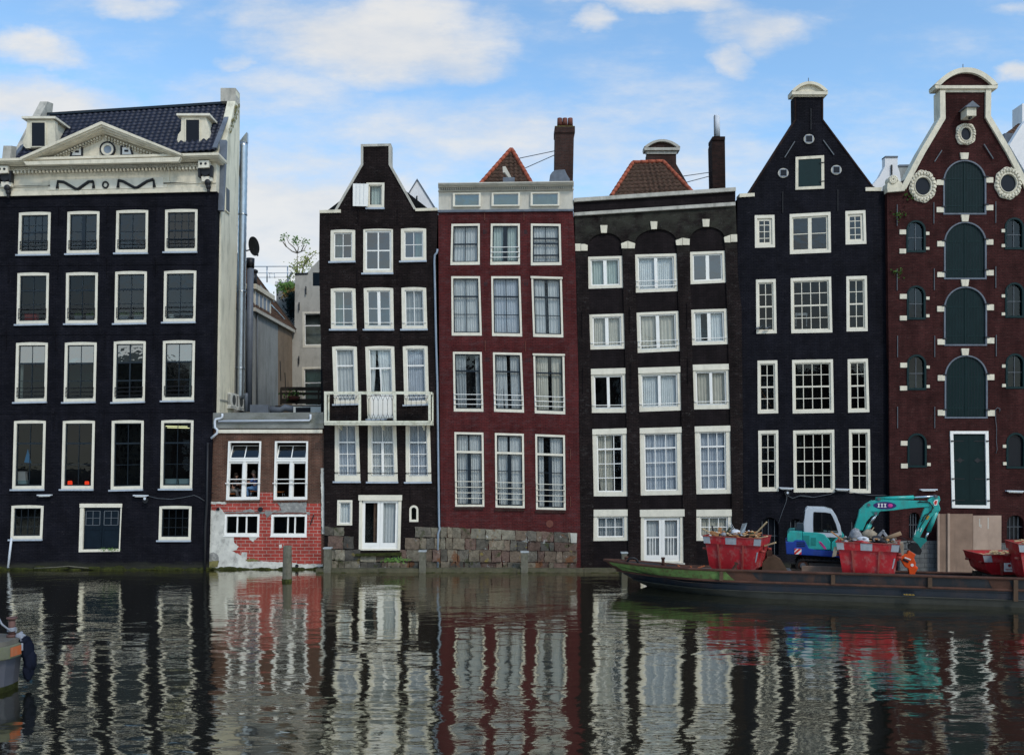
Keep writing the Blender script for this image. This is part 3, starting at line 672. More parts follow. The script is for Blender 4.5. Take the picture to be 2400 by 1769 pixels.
# dormers
for (pl_, side) in (([(240, 305), (440, 302), (440, 290), (480, 310), (488, 545), (225, 552), (205, 530), (198, 480), (225, 430)], 1), ([(1590, 270), (1800, 265), (1832, 400), (1835, 470), (1820, 515), (1570, 522), (1550, 480), (1560, 430), (1583, 400)], 1)):
    P = t(1, *pl_); dd = CD + .75
    poly = [((p[0] - HX) * dd / FL, CH - (p[1] - HY) * dd / FL) for p in P]
    d = MB().prism(poly, .75, 1.0).build('dormer', 'stone_cream', A.root)
    xs = [p[0] for p in poly]; zs = [p[1] for p in poly]; x0, x1, z0, z1 = min(xs) + .1, max(xs) - .05, min(zs), max(zs)
    MB().prism([(x0 + .1, z0 + .2), (x1 - .1, z0 + .2), (x1 - .1, z1 - .06), (x0 + .1, z1 - .06)], 1.0, 2.5).build('dormer_cheek', 'stone_cream', d)
    MB().hexa([(x0 - .08, .62, z1 - .05), (x1 + .1, .62, z1 - .05), (x1 + .1, .62, z1 + .05), (x0 - .08, .62, z1 + .05), (x0 - .08, 2.6, z1 - .05), (x1 + .1, 2.6, z1 - .05), (x1 + .1, 2.6, z1 + .05), (x0 - .08, 2.6, z1 + .05)]).build('dormer_roof', 'cream_paint', d)
    w0, w1 = (x0 + x1) / 2 - .36, (x0 + x1) / 2 + .27
    MB().box(w0, w1, .72, .76, z0 + .08, z1 - .22).build('window', 'panel_dark', d)
    k = MB(); k.box(w0 - .05, w0, .70, .76, z0 + .04, z1 - .18); k.box(w1, w1 + .05, .70, .76, z0 + .04, z1 - .18); k.box(w0, w1, .70, .76, z0 + .04, z0 + .08); k.box(w0, w1, .70, .76, z1 - .22, z1 - .18); k.build('window_frame', 'stone_cream', d)
# lamps, cables, small things on A
def stripe_lamp(pa, pb, y0, label):
    d = CD + y0 - .12; a = Wp(pa[0], pa[1], d); b = Wp(pb[0], pb[1], d); c = (a + b) / 2
    o = empty('wall_light', c, 0, label, 'lamp', 'strip lights along the waterside walls')
    MB().bar(a, b, .16, .05).build('lamp_shade', 'pipe_pale', o)
    MB().bar(a.lerp(b, .12) - Vector((0, 0, .045)), a.lerp(b, .88) - Vector((0, 0, .045)), .10, .05).build('tube', 'white_paint', o)
    MB().box(c.x - .03, c.x + .03, c.y, y0 - .002, c.z - .08, c.z + .02).build('arm', 'black_iron', o)
stripe_lamp((88, 1160), (121, 1159.5), 0, 'pale strip light below the leftmost pair of lower windows of the pedimented house')
stripe_lamp((313, 1160.5), (347, 1161), 0, 'pale strip light with a trailing cable on the pedimented house')
c = Wp(342, 1171, 39.85); o = empty('floodlight', c, 0, 'small black round floodlight under a strip light on the navy wall', 'lamp')
MB().tube([c + Vector((0, .14, 0)), c + Vector((0, -.08, -.03))], [.07, .13], 12).build('housing', 'black_iron', o); MB().tube([c + Vector((-.02, -.05, .06)), c + Vector((-.02, -.1, .06))], .06, 10).build('lens', 'pipe_pale', o)
cb = MB().tube([Wp(px_, py_, 39.97) for px_, py_ in t(3, (1296, 755), (1380, 775), (1500, 782), (1600, 768), (1700, 748), (1740, 765), (1790, 795))], .013, 5).build('cable', 'iron_grey'); tag(centre(cb), 'thin cable drooping from the strip light to the corner pipe', 'cable')
cb = MB().tube([Wp(px_, py_, 39.9) for px_, py_ in ((27, 1260), (19, 1330))], .05, 8).build('pipe', 'pipe_pale'); tag(centre(cb), 'short pale pipe leaning under the bottom left window', 'pipe')
m = MB().tube([Wp(px_, py_, 39.9) for px_, py_ in ((487, 1037), (485, 1180), (481, 1240), (480, 1334))], .055, 8); pp = m.build('drainpipe', 'black_iron'); tag(centre(pp), 'dark drainpipe at the corner between the navy house and the brick annex', 'pipe')
m = MB()
for i in range(60):
    a = random.uniform(-30, 487); x, z = A.p(a, 1335); m.ball((x, -.03, random.uniform(-.02, .1)), (random.uniform(.15, .5), .05, random.uniform(.04, .12)), 8, 5)
al = m.build('algae_band', 'algae', A.root)
m = MB().tube([Wp(px_, py_, 39.93) for px_, py_ in t(3, (300, 1385), (480, 1378), (600, 1368), (700, 1378), (775, 1385))], .025, 5).build('rope', 'timber_post'); tag(centre(m), 'pale rope lying along the waterline of the navy house', 'rope')
# things behind A's windows
def shelfthing(name, label, cat, mat, pts, group=None):
    c = MB(); 
    return None
def potplant(px_, py_, label, n=24, w=.36, leaf='leaf_green'):
    c = Wp(px_, py_, 40.24); o = empty('potted_plant', c, 0, label, 'plant', 'plants on the window sills')
    MB().hexa([c + Vector(v) for v in ((-w, -.05, 0), (w, -.05, 0), (w * 1.05, -.06, .13), (-w * 1.05, -.06, .13), (-w, .07, 0), (w, .07, 0), (w * 1.05, .08, .13), (-w * 1.05, .08, .13))]).build('pot', 'sill_grey', o)
    m = MB()
    for i in range(n * 5):
        p = c + Vector((random.uniform(-w, w), random.uniform(-.06, .06), .13 + abs(random.gauss(.08, .06)))); a, b = random.uniform(0, 6.3), random.uniform(-.5, .9); s_ = random.uniform(.035, .06)
        u = Vector((math.cos(a), math.sin(a) * .4, b)).normalized() * s_; v = u.cross(Vector((.3, 1, .2))).normalized() * s_ * .5
        m.add([p - u, p + v, p + u, p - v], [(0, 1, 2, 3)])
    m.build('foliage', leaf, o)
for k, (zx, zy, lb) in enumerate(((690, 552, 'planter left of the centre bar'), (790, 552, 'planter right of the centre bar'))): px_, py_ = t(2, (zx, zy))[0]; potplant(px_, py_, 'green leafy %s, second window of the third row up' % lb, w=.17 if 1 else .3)
for k, (zx, zy, lb) in enumerate(((1085, 550, 'low green planter on the left'), (1215, 550, 'low green planter on the right'))): px_, py_ = t(2, (zx, zy))[0]; potplant(px_, py_, '%s behind the third window with grey panes' % lb, 14, w=.2)
def boxthing(name, label, cat, mat, pa, pb, y=.25, dp=.2, cyl=False):
    a = Wp(pa[0], pa[1], CD + y); b = Wp(pb[0], pb[1], CD + y); x0, x1, z0, z1 = a.x, b.x, b.z, a.z; m = MB()
    if cyl:
        cx = (x0 + x1) / 2; r = (x1 - x0) / 2; m.tube([(cx, y + r, z0), (cx, y + r, z0 + (z1 - z0) * .15), (cx, y + r, z1 - (z1 - z0) * .12), (cx, y + r, z1)], [r * .8, r, r * .95, r * .7], 14)
    else:
        m.hexa([(x0, y, z0), (x1, y, z0), (x1 - .01, y, z1), (x0 + .01, y, z1), (x0, y + dp, z0), (x1, y + dp, z0), (x1 - .01, y + dp, z1), (x0 + .01, y + dp, z1)]); m.box(x0 - .012, x1 + .012, y - .012, y + dp + .01, z1, z1 + .03)
    return tag(centre(m.build(name, mat)), label, cat)
boxthing('red_lantern', 'glowing red lantern at the left of the second lower window', 'lantern', 'lantern_red', t(3, (583, 622))[0], t(3, (622, 664))[0], cyl=True)['group'] = 'red lanterns on the window sill'
boxthing('red_lantern', 'glowing red lantern at the right of the second lower window', 'lantern', 'lantern_red', t(3, (733, 625))[0], t(3, (770, 666))[0], cyl=True)['group'] = 'red lanterns on the window sill'
boxthing('storage_box', 'white box stacked inside the lower left window', 'box', 'card_white', t(3, (155, 545))[0], t(3, (222, 618))[0])
boxthing('storage_box', 'pale cyan box at the sill of the lower left window', 'box', 'pale_cyan', t(3, (155, 624))[0], t(3, (228, 650))[0], .22, .2)
boxthing('storage_box', 'pale cyan panel at the left of the lower right window', 'box', 'pale_cyan', t(3, (1446, 610))[0], t(3, (1553, 650))[0])
boxthing('storage_box', 'pale cyan panel at the right of the lower right window', 'box', 'pale_cyan', t(3, (1566, 610))[0], t(3, (1670, 650))[0])
boxthing('jar', 'white jar on the sill of the fourth window of the third row up', 'jar', 'card_white', t(2, (1460, 510))[0], t(2, (1515, 552))[0], .2, cyl=True)
boxthing('seat_cushion', 'red cushion inside the first window of the third row up', 'cushion', 'red_cloth', t(2, (215, 515))[0], t(2, (320, 562))[0], .22)
P = [Wp(px_, py_, 40.2) for px_, py_ in t(3, (245, 345), (272, 465), (213, 462))]
tag(centre(MB().prism([(p.x, p.z) for p in P], .18, .22).build('pennant', 'sky_blue_cloth')), 'bright blue pennant hanging inside the lower left window', 'flag')
for (pa, pb, k) in (((1446, 143), (1640, 147), 'upper'), ((1465, 156), (1658, 160), 'lower')):
    a, b = [Wp(p[0], p[1], 40.33) for p in t(3, pa, pb)]
    tag(centre(MB().bar(a, b, .04, .03).build('ceiling_tube', 'tube_light')), '%s glowing fluorescent tube behind the lower right window' % k, 'lamp', 'lit tubes behind the lower right window')

# ================================================================== B: brick annex with red blocks
B = House('brick_annex', 'low brick annex with red blocks, flaking render and a concrete parapet', .15, 625)
bw = [([(282,350),(570,350),(555,862),(262,865)], 0), ([(690,350),(980,350),(972,862),(678,865)], 1)]
BQ = []
for q, k in bw:
    q = t(6, *q); B.hole(q); Q = Quad(B, q); m = MB(); W_, H_ = Q.W, Q.Hh; f = .085
    Q.box(m, 0, f, 0, H_, -.03, .16); Q.box(m, W_ - f, W_, 0, H_, -.03, .16); Q.box(m, f, W_ - f, 0, .1, -.03, .16); Q.box(m, f, W_ - f, H_ - .07, H_, -.03, .16); Q.box(m, f, W_ - f, H_ * .655, H_ * .70, -.035, .15)
    c = W_ * .51; Q.box(m, c - .07, c + .07, .1, H_ * .655, -.02, .14)
    fr = m.build('window', 'white_paint', B.root)
    s = MB()
    for (a0, a1) in ((f, c - .07), (c + .07, W_ - f)):
        Q.box(s, a0 + .002, a0 + .035, .102, H_ * .655, .02, .1); Q.box(s, a1 - .035, a1 - .002, .102, H_ * .655, .02, .1); Q.box(s, a0 + .035, a1 - .035, .102, .14, .02, .1); Q.box(s, a0 + .035, a1 - .035, H_ * .62, H_ * .654, .02, .1)
    s.build('sash', 'white_paint', fr)
    # tilted open top light, hinged at the transom
    s = MB(); z0 = H_ * .705; z1 = H_ * .93; yt = .33
    def TB(a0, a1, u0, u1):
        y0_, y1_ = .03 + yt * u0, .03 + yt * u1; b0_, b1_ = z0 + (z1 - z0) * u0, z0 + (z1 - z0) * u1
        s.hexa([Q.P(a0, b0_, y0_ - .03), Q.P(a1, b0_, y0_ - .03), Q.P(a1, b1_, y1_ - .03), Q.P(a0, b1_, y1_ - .03), Q.P(a0, b0_, y0_), Q.P(a1, b0_, y0_), Q.P(a1, b1_, y1_), Q.P(a0, b1_, y1_)])
    TB(f + .01, f + .06, 0, 1); TB(W_ - f - .06, W_ - f - .01, 0, 1); TB(f + .06, W_ - f - .06, 0, .07); TB(f + .06, W_ - f - .06, .95, 1); TB(W_ * .5 - .02, W_ * .5 + .02, .07, .95)
    s.build('top_light', 'white_paint', fr)
    g = MB(); g.add([Q.P(f + .05, z0, .015), Q.P(W_ - f - .05, z0, .015), Q.P(W_ - f - .05, z1, .015 + yt), Q.P(f + .05, z1, .015 + yt)], [(0, 1, 2, 3)]); g.build('pane', 'glass_dark', fr)
    r_ = MB(); 
    for hh, off in ((.355, 0), (.285, 0)): Q.box(r_, -.05 if hh < .3 else f, W_ + .03 if hh < .3 else W_ - f, H_ * hh - .018, H_ * hh + .018, -.10, -.06)
    r_.build('guard_rail', 'white_paint', fr)
    r_ = MB(); Q.box(r_, -.02, W_ + .02, -.09, -.003, -.09, .05); r_.build('sill', 'brick_annex', fr)
for q, k in (([(250,987),(557,985),(552,1178),(243,1175)], 0), ([(660,990),(972,987),(967,1180),(653,1178)], 1)):
    q = t(6, *q); B.hole(q); Q = Quad(B, q); m = MB(); W_, H_ = Q.W, Q.Hh; f = .1
    Q.box(m, 0, f, 0, H_, -.04, .16); Q.box(m, W_ - f, W_, 0, H_, -.04, .16); Q.box(m, f, W_ - f, 0, .12, -.04, .16); Q.box(m, f, W_ - f, H_ - .11, H_, -.04, .16)
    fr = m.build('window', 'white_paint', B.root); s = MB()
    for a in ((.36, .62) if k == 0 else (.46, .66)): Q.box(s, W_ * a - .03, W_ * a + .03, .12, H_ - .11, .02, .1)
    s.build('sash', 'white_paint', fr)
    g = MB(); g.add([Q.P(f, .1, .06), Q.P(W_ * .44, .1, .06), Q.P(W_ * .44, H_ - .1, .06), Q.P(f, H_ - .1, .06)], [(0, 1, 2, 3)]); g.build('pane', 'glass_dark', fr)
    s = MB(); Q.box(s, -.02, W_ + .02, -.05, -.003, -.08, .02); s.build('sill', 'white_paint', fr)
B.wall([(494, 1014), (758.5, 1014), (760, 1179), (760, 1352), (488, 1352), (492, 1179)], 'brick_annex', .3)
# red block skin: two leaves in front of the wall, with holes for the low windows
Hs = [h for h in B.holes[2:]]
ol = t(6, (125, 898), (262, 898), (262, 885), (560, 885), (560, 797), (672, 797), (672, 885), (965, 885), (965, 895), (1090, 895), (1095, 1425), (125, 1440))
B.wall(ol, 'block_red', .03, 'block_skin', -.03, holes=Hs, reveal=.05)
def patch(pts, mat, ya=-.05, yb=-.028, rough=.04, name='render_patch', seg=5, rnd=random.Random(4)):
    P = t(6, *pts); out = []
    for i in range(len(P)):
        a = Vector(P[i]); b = Vector(P[(i + 1) % len(P)]); k = max(1, int((b - a).length / 3.2))
        for j in range(k):
            c = a.lerp(b, j / k); c += Vector((rnd.uniform(-1, 1), rnd.uniform(-1, 1))) * (.9 if j else .3); out.append(tuple(c))
    return B.prism(name, mat, out, ya, yb)
patch([(122, 955), (175, 960), (205, 930), (235, 965), (250, 985), (243, 1175), (330, 1185), (330, 1230), (345, 1280), (300, 1290), (120, 1275)], 'render_patch')
patch([(108, 1270), (300, 1285), (330, 1240), (370, 1270), (350, 1300), (310, 1310), (395, 1350), (400, 1320), (445, 1320), (440, 1390), (420, 1400), (600, 1400), (760, 1410), (760, 1470), (108, 1475)], 'render_patch', -.052)
patch([(840, 1410), (900, 1425), (1010, 1425), (1110, 1425), (1110, 1475), (840, 1475)], 'render_patch', -.052)
patch([(710, 890), (965, 885), (960, 965), (1000, 975), (990, 1000), (970, 985), (660, 985), (620, 1020), (600, 985), (600, 960), (745, 960), (735, 925)], 'render_grey', -.054)
patch([(250, 965), (390, 965), (470, 938), (520, 965), (600, 965), (590, 985), (250, 985)], 'render_grey', -.056)
patch([(455, 1185), (545, 1185), (520, 1210), (495, 1230), (470, 1210)], 'render_patch', -.05)
patch([(125, 880), (262, 880), (262, 900), (125, 900)], 'render_patch', -.05)
patch([(725, 1255), (748, 1252), (745, 1285), (728, 1283)], 'render_patch', -.05)
patch([(112, 1330), (150, 1320), (190, 1345), (200, 1400), (175, 1440), (120, 1440)], 'render_grey', -.062)
patch([(255, 975), (550, 972), (550, 985), (255, 985)], 'terracotta', -.060, -.05, name='lintel_strip'); patch([(665, 975), (965, 975), (965, 986), (665, 986)], 'terracotta', -.060, -.05, name='lintel_strip')
patch([(1090, 585), (1115, 585), (1130, 1160), (1098, 1160)], 'render_patch', -.06, name='corner_render')
patch([(110, 1400), (200, 1395), (185, 1450), (115, 1455)], 'lichen', -.066, -.05, name='lichen_patch')
patch([(430, 1385), (500, 1375), (560, 1395), (450, 1405)], 'lichen', -.066, -.05, name='lichen_patch')
m = MB()
for i in range(45):
    a = random.uniform(488, 760); x, z = B.p(a, 1335); m.ball((x, .1, random.uniform(-.05, .06)), (random.uniform(.15, .4), .07, random.uniform(.04, .11)), 8, 5)
m.build('algae_band', 'algae', B.root)
for (zx, zy, r_) in ((195, 943, .07), (565, 945, .11), (885, 1438, .08)):
    x, z = B.p(*t(6, (zx, zy))[0]); k = MB(); k.tube([(x, B.y0 - .12, z), (x, B.y0 + .02, z)], r_, 12); k.build('vent_pipe', 'black_iron' if r_ != .07 else 'panel_dark', B.root)
a, b = [B.p(*p) for p in t(6, (1032, 993), (1000, 1080))]; MB().bar((a[0], .08, a[1]), (b[0], .08, b[1]), .04, .05).build('wall_anchor', 'black_iron', B.root)
# parapet
m = B.prism('parapet', 'concrete', t(5, (115, 1372), (1115, 1367), (1115, 1508), (115, 1508)), -.12, .35)
B.prism('fascia', 'cream_paint', t(5, (190, 1518), (1103, 1518), (1103, 1548), (190, 1548)), -.10, .1)
B.prism('fascia_shadow_gap', 'brick_old', t(5, (150, 1508), (1110, 1508), (1110, 1519), (150, 1519)), -.04, .1)
m = MB(); x = 0
for (u0, u1) in ((285, 570), (690, 985)):
    n = 19
    for i in range(n):
        a = u0 + (u1 - u0) * i / n; P = B.ps(t(6, (a + 1.5, 292), (a + 10, 292), (a + 10, 343), (a + 1.5, 343))); m.prism(P, B.y0 - .012, B.y0 + .01)
    m.build('soldier_course', 'brick_annex', B.root); m = MB()
B.wall([(494, 1004.5), (758.5, 1004.5), (758.5, 1014), (494, 1014)], 'brick_annex', .3, holes=[])
# room behind the tall windows
fz = 3.32; m = MB(); x0, x1 = -14.0, -9.0
m.box(x0, x1, .45, 4.6, fz - .1, fz); m.box(x0, x1, .45, 4.6, 6.45, 6.5); m.box(x0, x1, 4.5, 4.6, fz, 6.45); m.box(x0 - .1, x0, .45, 4.6, fz, 6.5); m.box(x1, x1 + .1, .45, 4.6, fz, 6.5)
m.build('room', 'room_wood', B.root)
m = MB(); m.box(x0, x1, .9, 1.0, -.3, fz - .1); m.build('cellar_wall', 'dark_room', B.root)
m = MB(); m.box(-14.3, -8.75, .5, 9.0, 7.15, 7.35); m.box(-14.3, -14.1, .5, 9, -.3, 7.15); m.box(-8.95, -8.75, .5, 9, -.3, 7.15); m.build('roof', 'concrete', B.root)
# white pipes on parapet
def wpipe(pts, d, r, label, mat='pipe_pale'):
    o = MB().tube([Wp(p[0], p[1], d) for p in pts], r, 8).build('drainpipe', mat); return tag(centre(o), label, 'pipe')
wpipe(t(5, (228, 1378), (228, 1410), (210, 1420), (170, 1428), (163, 1445), (163, 1500), (185, 1520), (182, 1550), (130, 1595)), 39.9, .055, 'white downpipe with elbows at the left end of the concrete parapet')
wpipe(t(5, (1000, 1385), (1000, 1425), (990, 1438), (195, 1445)), 39.95, .05, 'long white pipe running along the concrete parapet')
# ================================================================== C: dark neck-gable house with balcony
C = House('neck_gable_house', 'dark brown neck gable house with white balcony, white windows and an open white shutter', 0.0, 890)
WH = dict(fw=.15, ft=.10, fb=.13, arch=.035)
win(C, t(4, (1340,480),(1498,480),(1495,700),(1338,700)), 1, (), cur=[(.15, .95)], curmat='curtain_green', fw=.11, fb=.11, ft=.10, sm='cream_paint', sillw=.0)
a = t(4, (1222,487),(1358,490),(1352,686),(1221,683)); m = C.prism('shutter', 'white_paint', a, -.16, -.115)
m = MB()
for k in range(1, 4):
    P = [(a[0][0] + (a[1][0] - a[0][0]) * k / 4 - .25, a[0][1] + 1), (a[0][0] + (a[1][0] - a[0][0]) * k / 4 + .25, a[0][1] + 1), (a[3][0] + (a[2][0] - a[3][0]) * k / 4 + .25, a[3][1] - 1), (a[3][0] + (a[2][0] - a[3][0]) * k / 4 - .25, a[3][1] - 1)]
    m.prism(C.ps(P), -.168, -.16)
m.build('shutter_groove', 'sill_grey', C.root)
WG = dict(WH, sm='white_paint')
win(C, t(4, (1028,898),(1242,896),(1242,1165),(1025,1170)), 2, (.5,), cur=[(0, .45)], glass='glass_green', **WG)
win(C, t(4, (1314,890),(1572,888),(1573,1268),(1313,1270)), 2, (.5,), cur=None, glass='glass_green', mt=.06, sw=.08, fw=.08, ft=.05, fb=.13, arch=.03)
win(C, t(4, (1643,885),(1863,883),(1865,1160),(1643,1165)), 2, (.5,), cur=[(.55, 1)], glass='glass_green', **WG)
win(C, t(5, (1178,288),(1393,287),(1403,640),(1180,640)), 2, (.5,), cur=[(0, .48)], glass='glass_green', rails=(.1,), **WG)
win(C, t(5, (1466,283),(1724,283),(1730,640),(1474,640)), 2, (.5,), cur=None, centre_w=.14, glass='glass_green', rails=(.1,), **WG)
win(C, t(5, (1796,280),(2012,280),(2023,638),(1802,640)), 2, (.5,), cur=[(0, 1)], rails=(.1,), **WG)
win(C, t(5, (1190,795),(1405,795),(1420,1290),(1207,1295)), 1, (.68,), mt=.06, cur=[(0, 1)], rails=(.08,), **WG)
win(C, t(5, (1480,795),(1733,793),(1750,1420),(1500,1425)), 1, (.72,), mt=.07, cur=[(0, .28, -1), (.38, 1, 1)], tie=.35, centre_w=.05, lower=1.0, **dict(WG, fb=.06), ttop=.72)
win(C, t(5, (1808,792),(2025,790),(2038,1293),(1822,1300)), 1, (.68,), mt=.06, cur=[(0, 1)], rails=(.08,), **WG)
for q in (((1213,190),(1420,190),(1437,700),(1213,700)), ((1503,190),(1750,190),(1765,703),(1503,703)), ((1833,190),(2045,190),(2058,703),(1835,705))):
    cw = q[0][0] == 1503
    win(C, t(6, *q), 2, (.20, .43), (.66,), mt=.03, cur=[(0, 1)], curmat='curtain_cool', centre_w=.12 if cw else 0, ttop=.66, tcols=2, rails=(.06,), rm='black_iron' , rext=.07, **dict(WH, arch=0, fb=.26))
win(C, t(6, (1235,865),(1367,865),(1365,1085),(1232,1085)), 1, (), cur=[(0, 1)], fw=.09, ft=.09, fb=.08, sill=None)
# french doors
def french(H, q, ft=.22, fw=.14, panel=.34, cur=(), bars=False, lint=.24):
    H.hole(q); Q = Quad(H, q); W_, H_ = Q.W, Q.Hh; m = MB()
    Q.box(m, 0, fw, 0, H_, -.03, .16); Q.box(m, W_ - fw, W_, 0, H_, -.03, .16); Q.box(m, fw, W_ - fw, H_ - ft - .02, H_, -.03, .16); Q.box(m, -.03, W_ + .03, H_ - lint, H_ + .01, -.09, -.03); Q.box(m, fw, W_ - fw, 0, .06, -.05, .16)
    fr = m.build('door_frame', 'cream_paint', H.root); c = W_ / 2
    for k, (a0, a1) in enumerate(((fw, c - .004), (c + .004, W_ - fw))):
        m = MB(); s_ = .13; b1 = H_ - ft - .022
        Q.box(m, a0, a0 + s_, .062, b1, .03, .09); Q.box(m, a1 - s_, a1, .062, b1, .03, .09); Q.box(m, a0 + s_, a1 - s_, .062, panel, .03, .09); Q.box(m, a0 + s_, a1 - s_, b1 - .12, b1, .03, .09)
        Q.box(m, a0 + s_ - .03, a1 - s_ + .03, panel - .16, panel - .14, .018, .03)
        if bars:
            zz = b1 * .56; Q.box(m, a0 + s_, a1 - s_, zz - .03, zz + .03, .04, .085)
            for u in (.28, .5, .72): cc = a0 + s_ + (a1 - a0 - 2 * s_) * u; Q.box(m, cc - .015, cc + .015, panel, zz - .03, .045, .08)
        d = m.build('door', 'white_paint', fr); g = MB(); g.add([Q.P(a0 + s_, panel, .06), Q.P(a1 - s_, panel, .06), Q.P(a1 - s_, b1 - .12, .06), Q.P(a0 + s_, b1 - .12, .06)], [(0, 1, 2, 3)]); g.build('glass', 'window_glass', fr)
        cr = cur[k] if k < len(cur) else None
        if cr: curtain_mesh(Q, a0 + (a1 - a0) * cr[0], a0 + (a1 - a0) * cr[1], panel - .1, b1 - .08, .19, 50 + k).build('curtain', cr[2] if len(cr) > 2 else 'curtain', fr)
    return fr
french(C, t(6, (1428,822),(1798,822),(1786,1303),(1423,1303)), cur=((.6, .9, 'tile_slate_brown'), (.05, 1)))
# little round-headed window
x, z0 = C.p(*t(6, (1905, 1055))[0]); z1 = C.p(*t(6, (1905, 910))[0])[1]
lo_ = arch_loop(x, z0 + .012, z1 - .012, .195); C.holes.append(lo_); o_ = arch_loop(x, z0, z1, .21); i_ = arch_loop(x, z0 + .1, z1 - .1, .12)
fr = MB().ring(o_, i_, -.02, .14).build('window', 'cream_paint', C.root); MB().prism(i_, .07, .075).build('pane', 'glass_green', fr)
gC = t(4, (930,745), (930,722), (1075,716), (1300,318), (1300,150), (1548,146), (1548,318), (1768,702), (1950,702), (1963,745))
outC = gC + t(5, (2100, 0), (2110, 1000)) + [(1033, 1240), (1033, 1352), (761, 1352), (760, 1240)] + t(5, (1117, 1450), (1100, 900), (1085, 600), (1075, 0))
C.wall(outC, 'brick_brown')
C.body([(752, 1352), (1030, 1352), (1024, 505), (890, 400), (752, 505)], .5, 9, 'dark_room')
cop = C.ps(t(4, (1063,718), (1292,320), (1292,146), (1556,140), (1556,320), (1775,708)))
m = MB()
for q in strip(cop, .11): m.prism(q, -.05, .55)
m.build('gable_coping', 'stone_grey', C.root)
C.prism('gable_coping', 'stone_cream', t(4, (928,720),(1115,714),(1115,741),(928,745)), -.06, .55); C.prism('gable_coping', 'stone_cream', t(4, (1766,704),(1960,698),(1966,722),(1768,728)), -.06, .55)
anchors(C, [(840, 508), (932, 508), (838, 650), (932, 650), (845, 800), (940, 800), (850, 1160), (962, 1160)], .7, 'brick_recess')
m = MB()   # soldier arches over the windows
for (k, u0, u1, v0, v1) in ((4,1000,1260,838,888),(4,1300,1590,835,884),(4,1620,1890,820,874),(5,1150,1420,225,278),(5,1440,1750,222,276),(5,1770,2040,220,272),(5,1165,1430,735,786),(5,1455,1760,732,784),(5,1785,2050,730,782),(4,1340,1505,440,474)):
    n = int((u1 - u0) / 11)
    for i in range(n):
        f = i / n - .5; a = u0 + (u1 - u0) * i / n; P = C.ps(t(k, (a + 1.5, v1), (a + 8 , v1), (a + 8 + f * 26, v0), (a + 1.5 + f * 26, v0))); m.prism(P, -.010, .01)
    m.build('brick_arch', 'brick_brown', C.root); m = MB()
# balcony: steel-framed with curled iron balusters
def balcony():
    o = C.root; T = lambda *p: t(5, *p); yF = -.85
    m = MB(); d = CD + yF
    def q(px_, py_): p = T((px_, py_))[0]; return ((p[0] - HX) * d / FL, CH - (p[1] - HY) * d / FL)
    x0 = q(1120, 0)[0]; x1 = q(2045, 0)[0]; zt = q(0, 1185)[1]; zb = q(0, 1455)[1]
    MB().box(x0, x1 + .1, yF, -.0, zb - .12, zb - .03).build('balcony_floor', 'moss_paint', o)
    m.box(x0, x1, yF - .03, yF + .05, zb - .03, zb + .07)
    m.box(x0, x1, yF - .03, yF + .05, zt - .13, zt)
    for px_ in (1131, 1431, 1740, 2042): x = q(px_, 0)[0]; m.box(x - .055, x + .055, yF - .025, yF + .045, zb + .07, zt - .13)
    for x in (x0, x1 + .02):
        m.box(x, x + .07, yF + .05, 0, zt - .13, zt - .02); m.box(x, x + .07, yF + .05, 0, zb - .03, zb + .07); m.box(x, x + .07, -.1, 0, zb + .07, zt - .13)
    m.build('balcony_frame', 'moss_paint', o)
    for (u0, u1, full) in ((1195, 1410, 0), (1490, 1735, 1), (1815, 2035, 0)):
        n = 5 if not full else 6; m = MB(); xa, xb = q(u0, 0)[0], q(u1, 0)[0]; w = (xb - xa) / n
        zu = zt - .16; zm1 = zt - .42; zl = (zb + .10) if full else (zb + .62)
        m.tube([(xa, yF + .01, zu - .05), (xb, yF + .01, zu - .05)], .010, 5)
        for i in range(n):
            xc = xa + w * (i + .5); 
            m.tube([(xa + w * i, yF + .01, zu), (xc, yF + .01, zm1)], .009, 5); m.tube([(xa + w * (i + 1), yF + .01, zu), (xc, yF + .01, zm1)], .009, 5)
            m.tube([(xc, yF + .01, zm1), (xc, yF + .01, zl + (.28 if full else 0))], .010, 5)
            if full: m.tube([(xc, yF + .01, zl + .28), (xc - w / 2, yF + .01, zl)], .009, 5); m.tube([(xc, yF + .01, zl + .28), (xc + w / 2, yF + .01, zl)], .009, 5)
        m.build('balustrade', 'black_iron', o)
    m = MB()
    for px_ in (1240, 1620, 1980): x = q(px_, 0)[0]; m.hexa([(x - .03, -.7, zb - .2), (x + .03, -.7, zb - .2), (x + .03, -.7, zb - .12), (x - .03, -.7, zb - .12), (x - .03, 0, zb - .35), (x + .03, 0, zb - .35), (x + .03, 0, zb - .12), (x - .03, 0, zb - .12)]); m.build('balcony_bracket', 'moss_paint', o); m = MB()
    c = Vector((q(1682, 0)[0], yF + .25, zb + .07)); k = MB(); k.ball(c + Vector((0, 0, .07)), (.13, .07, .07)); k.ball(c + Vector((.13, 0, .1)), (.05, .05, .06)); k.tube([c + Vector((-.1, 0, .02)), c + Vector((-.25, .02, .03))], .02)
    tag(centre(k.build('shoe_pair', 'black_iron')), 'dark pair of shoes lying on the balcony by the door', 'shoes')
balcony()
wpipe([(1025.5, 584), (1024, 592), (1019, 598), (1018, 612), (1020, 700), (1022, 800), (1025, 900), (1029, 1232), (1031, 1238), (1027, 1250), (1026, 1330)], 39.93, .05, 'long blue grey downpipe between the dark and the crimson house', 'pipe_blue_grey')

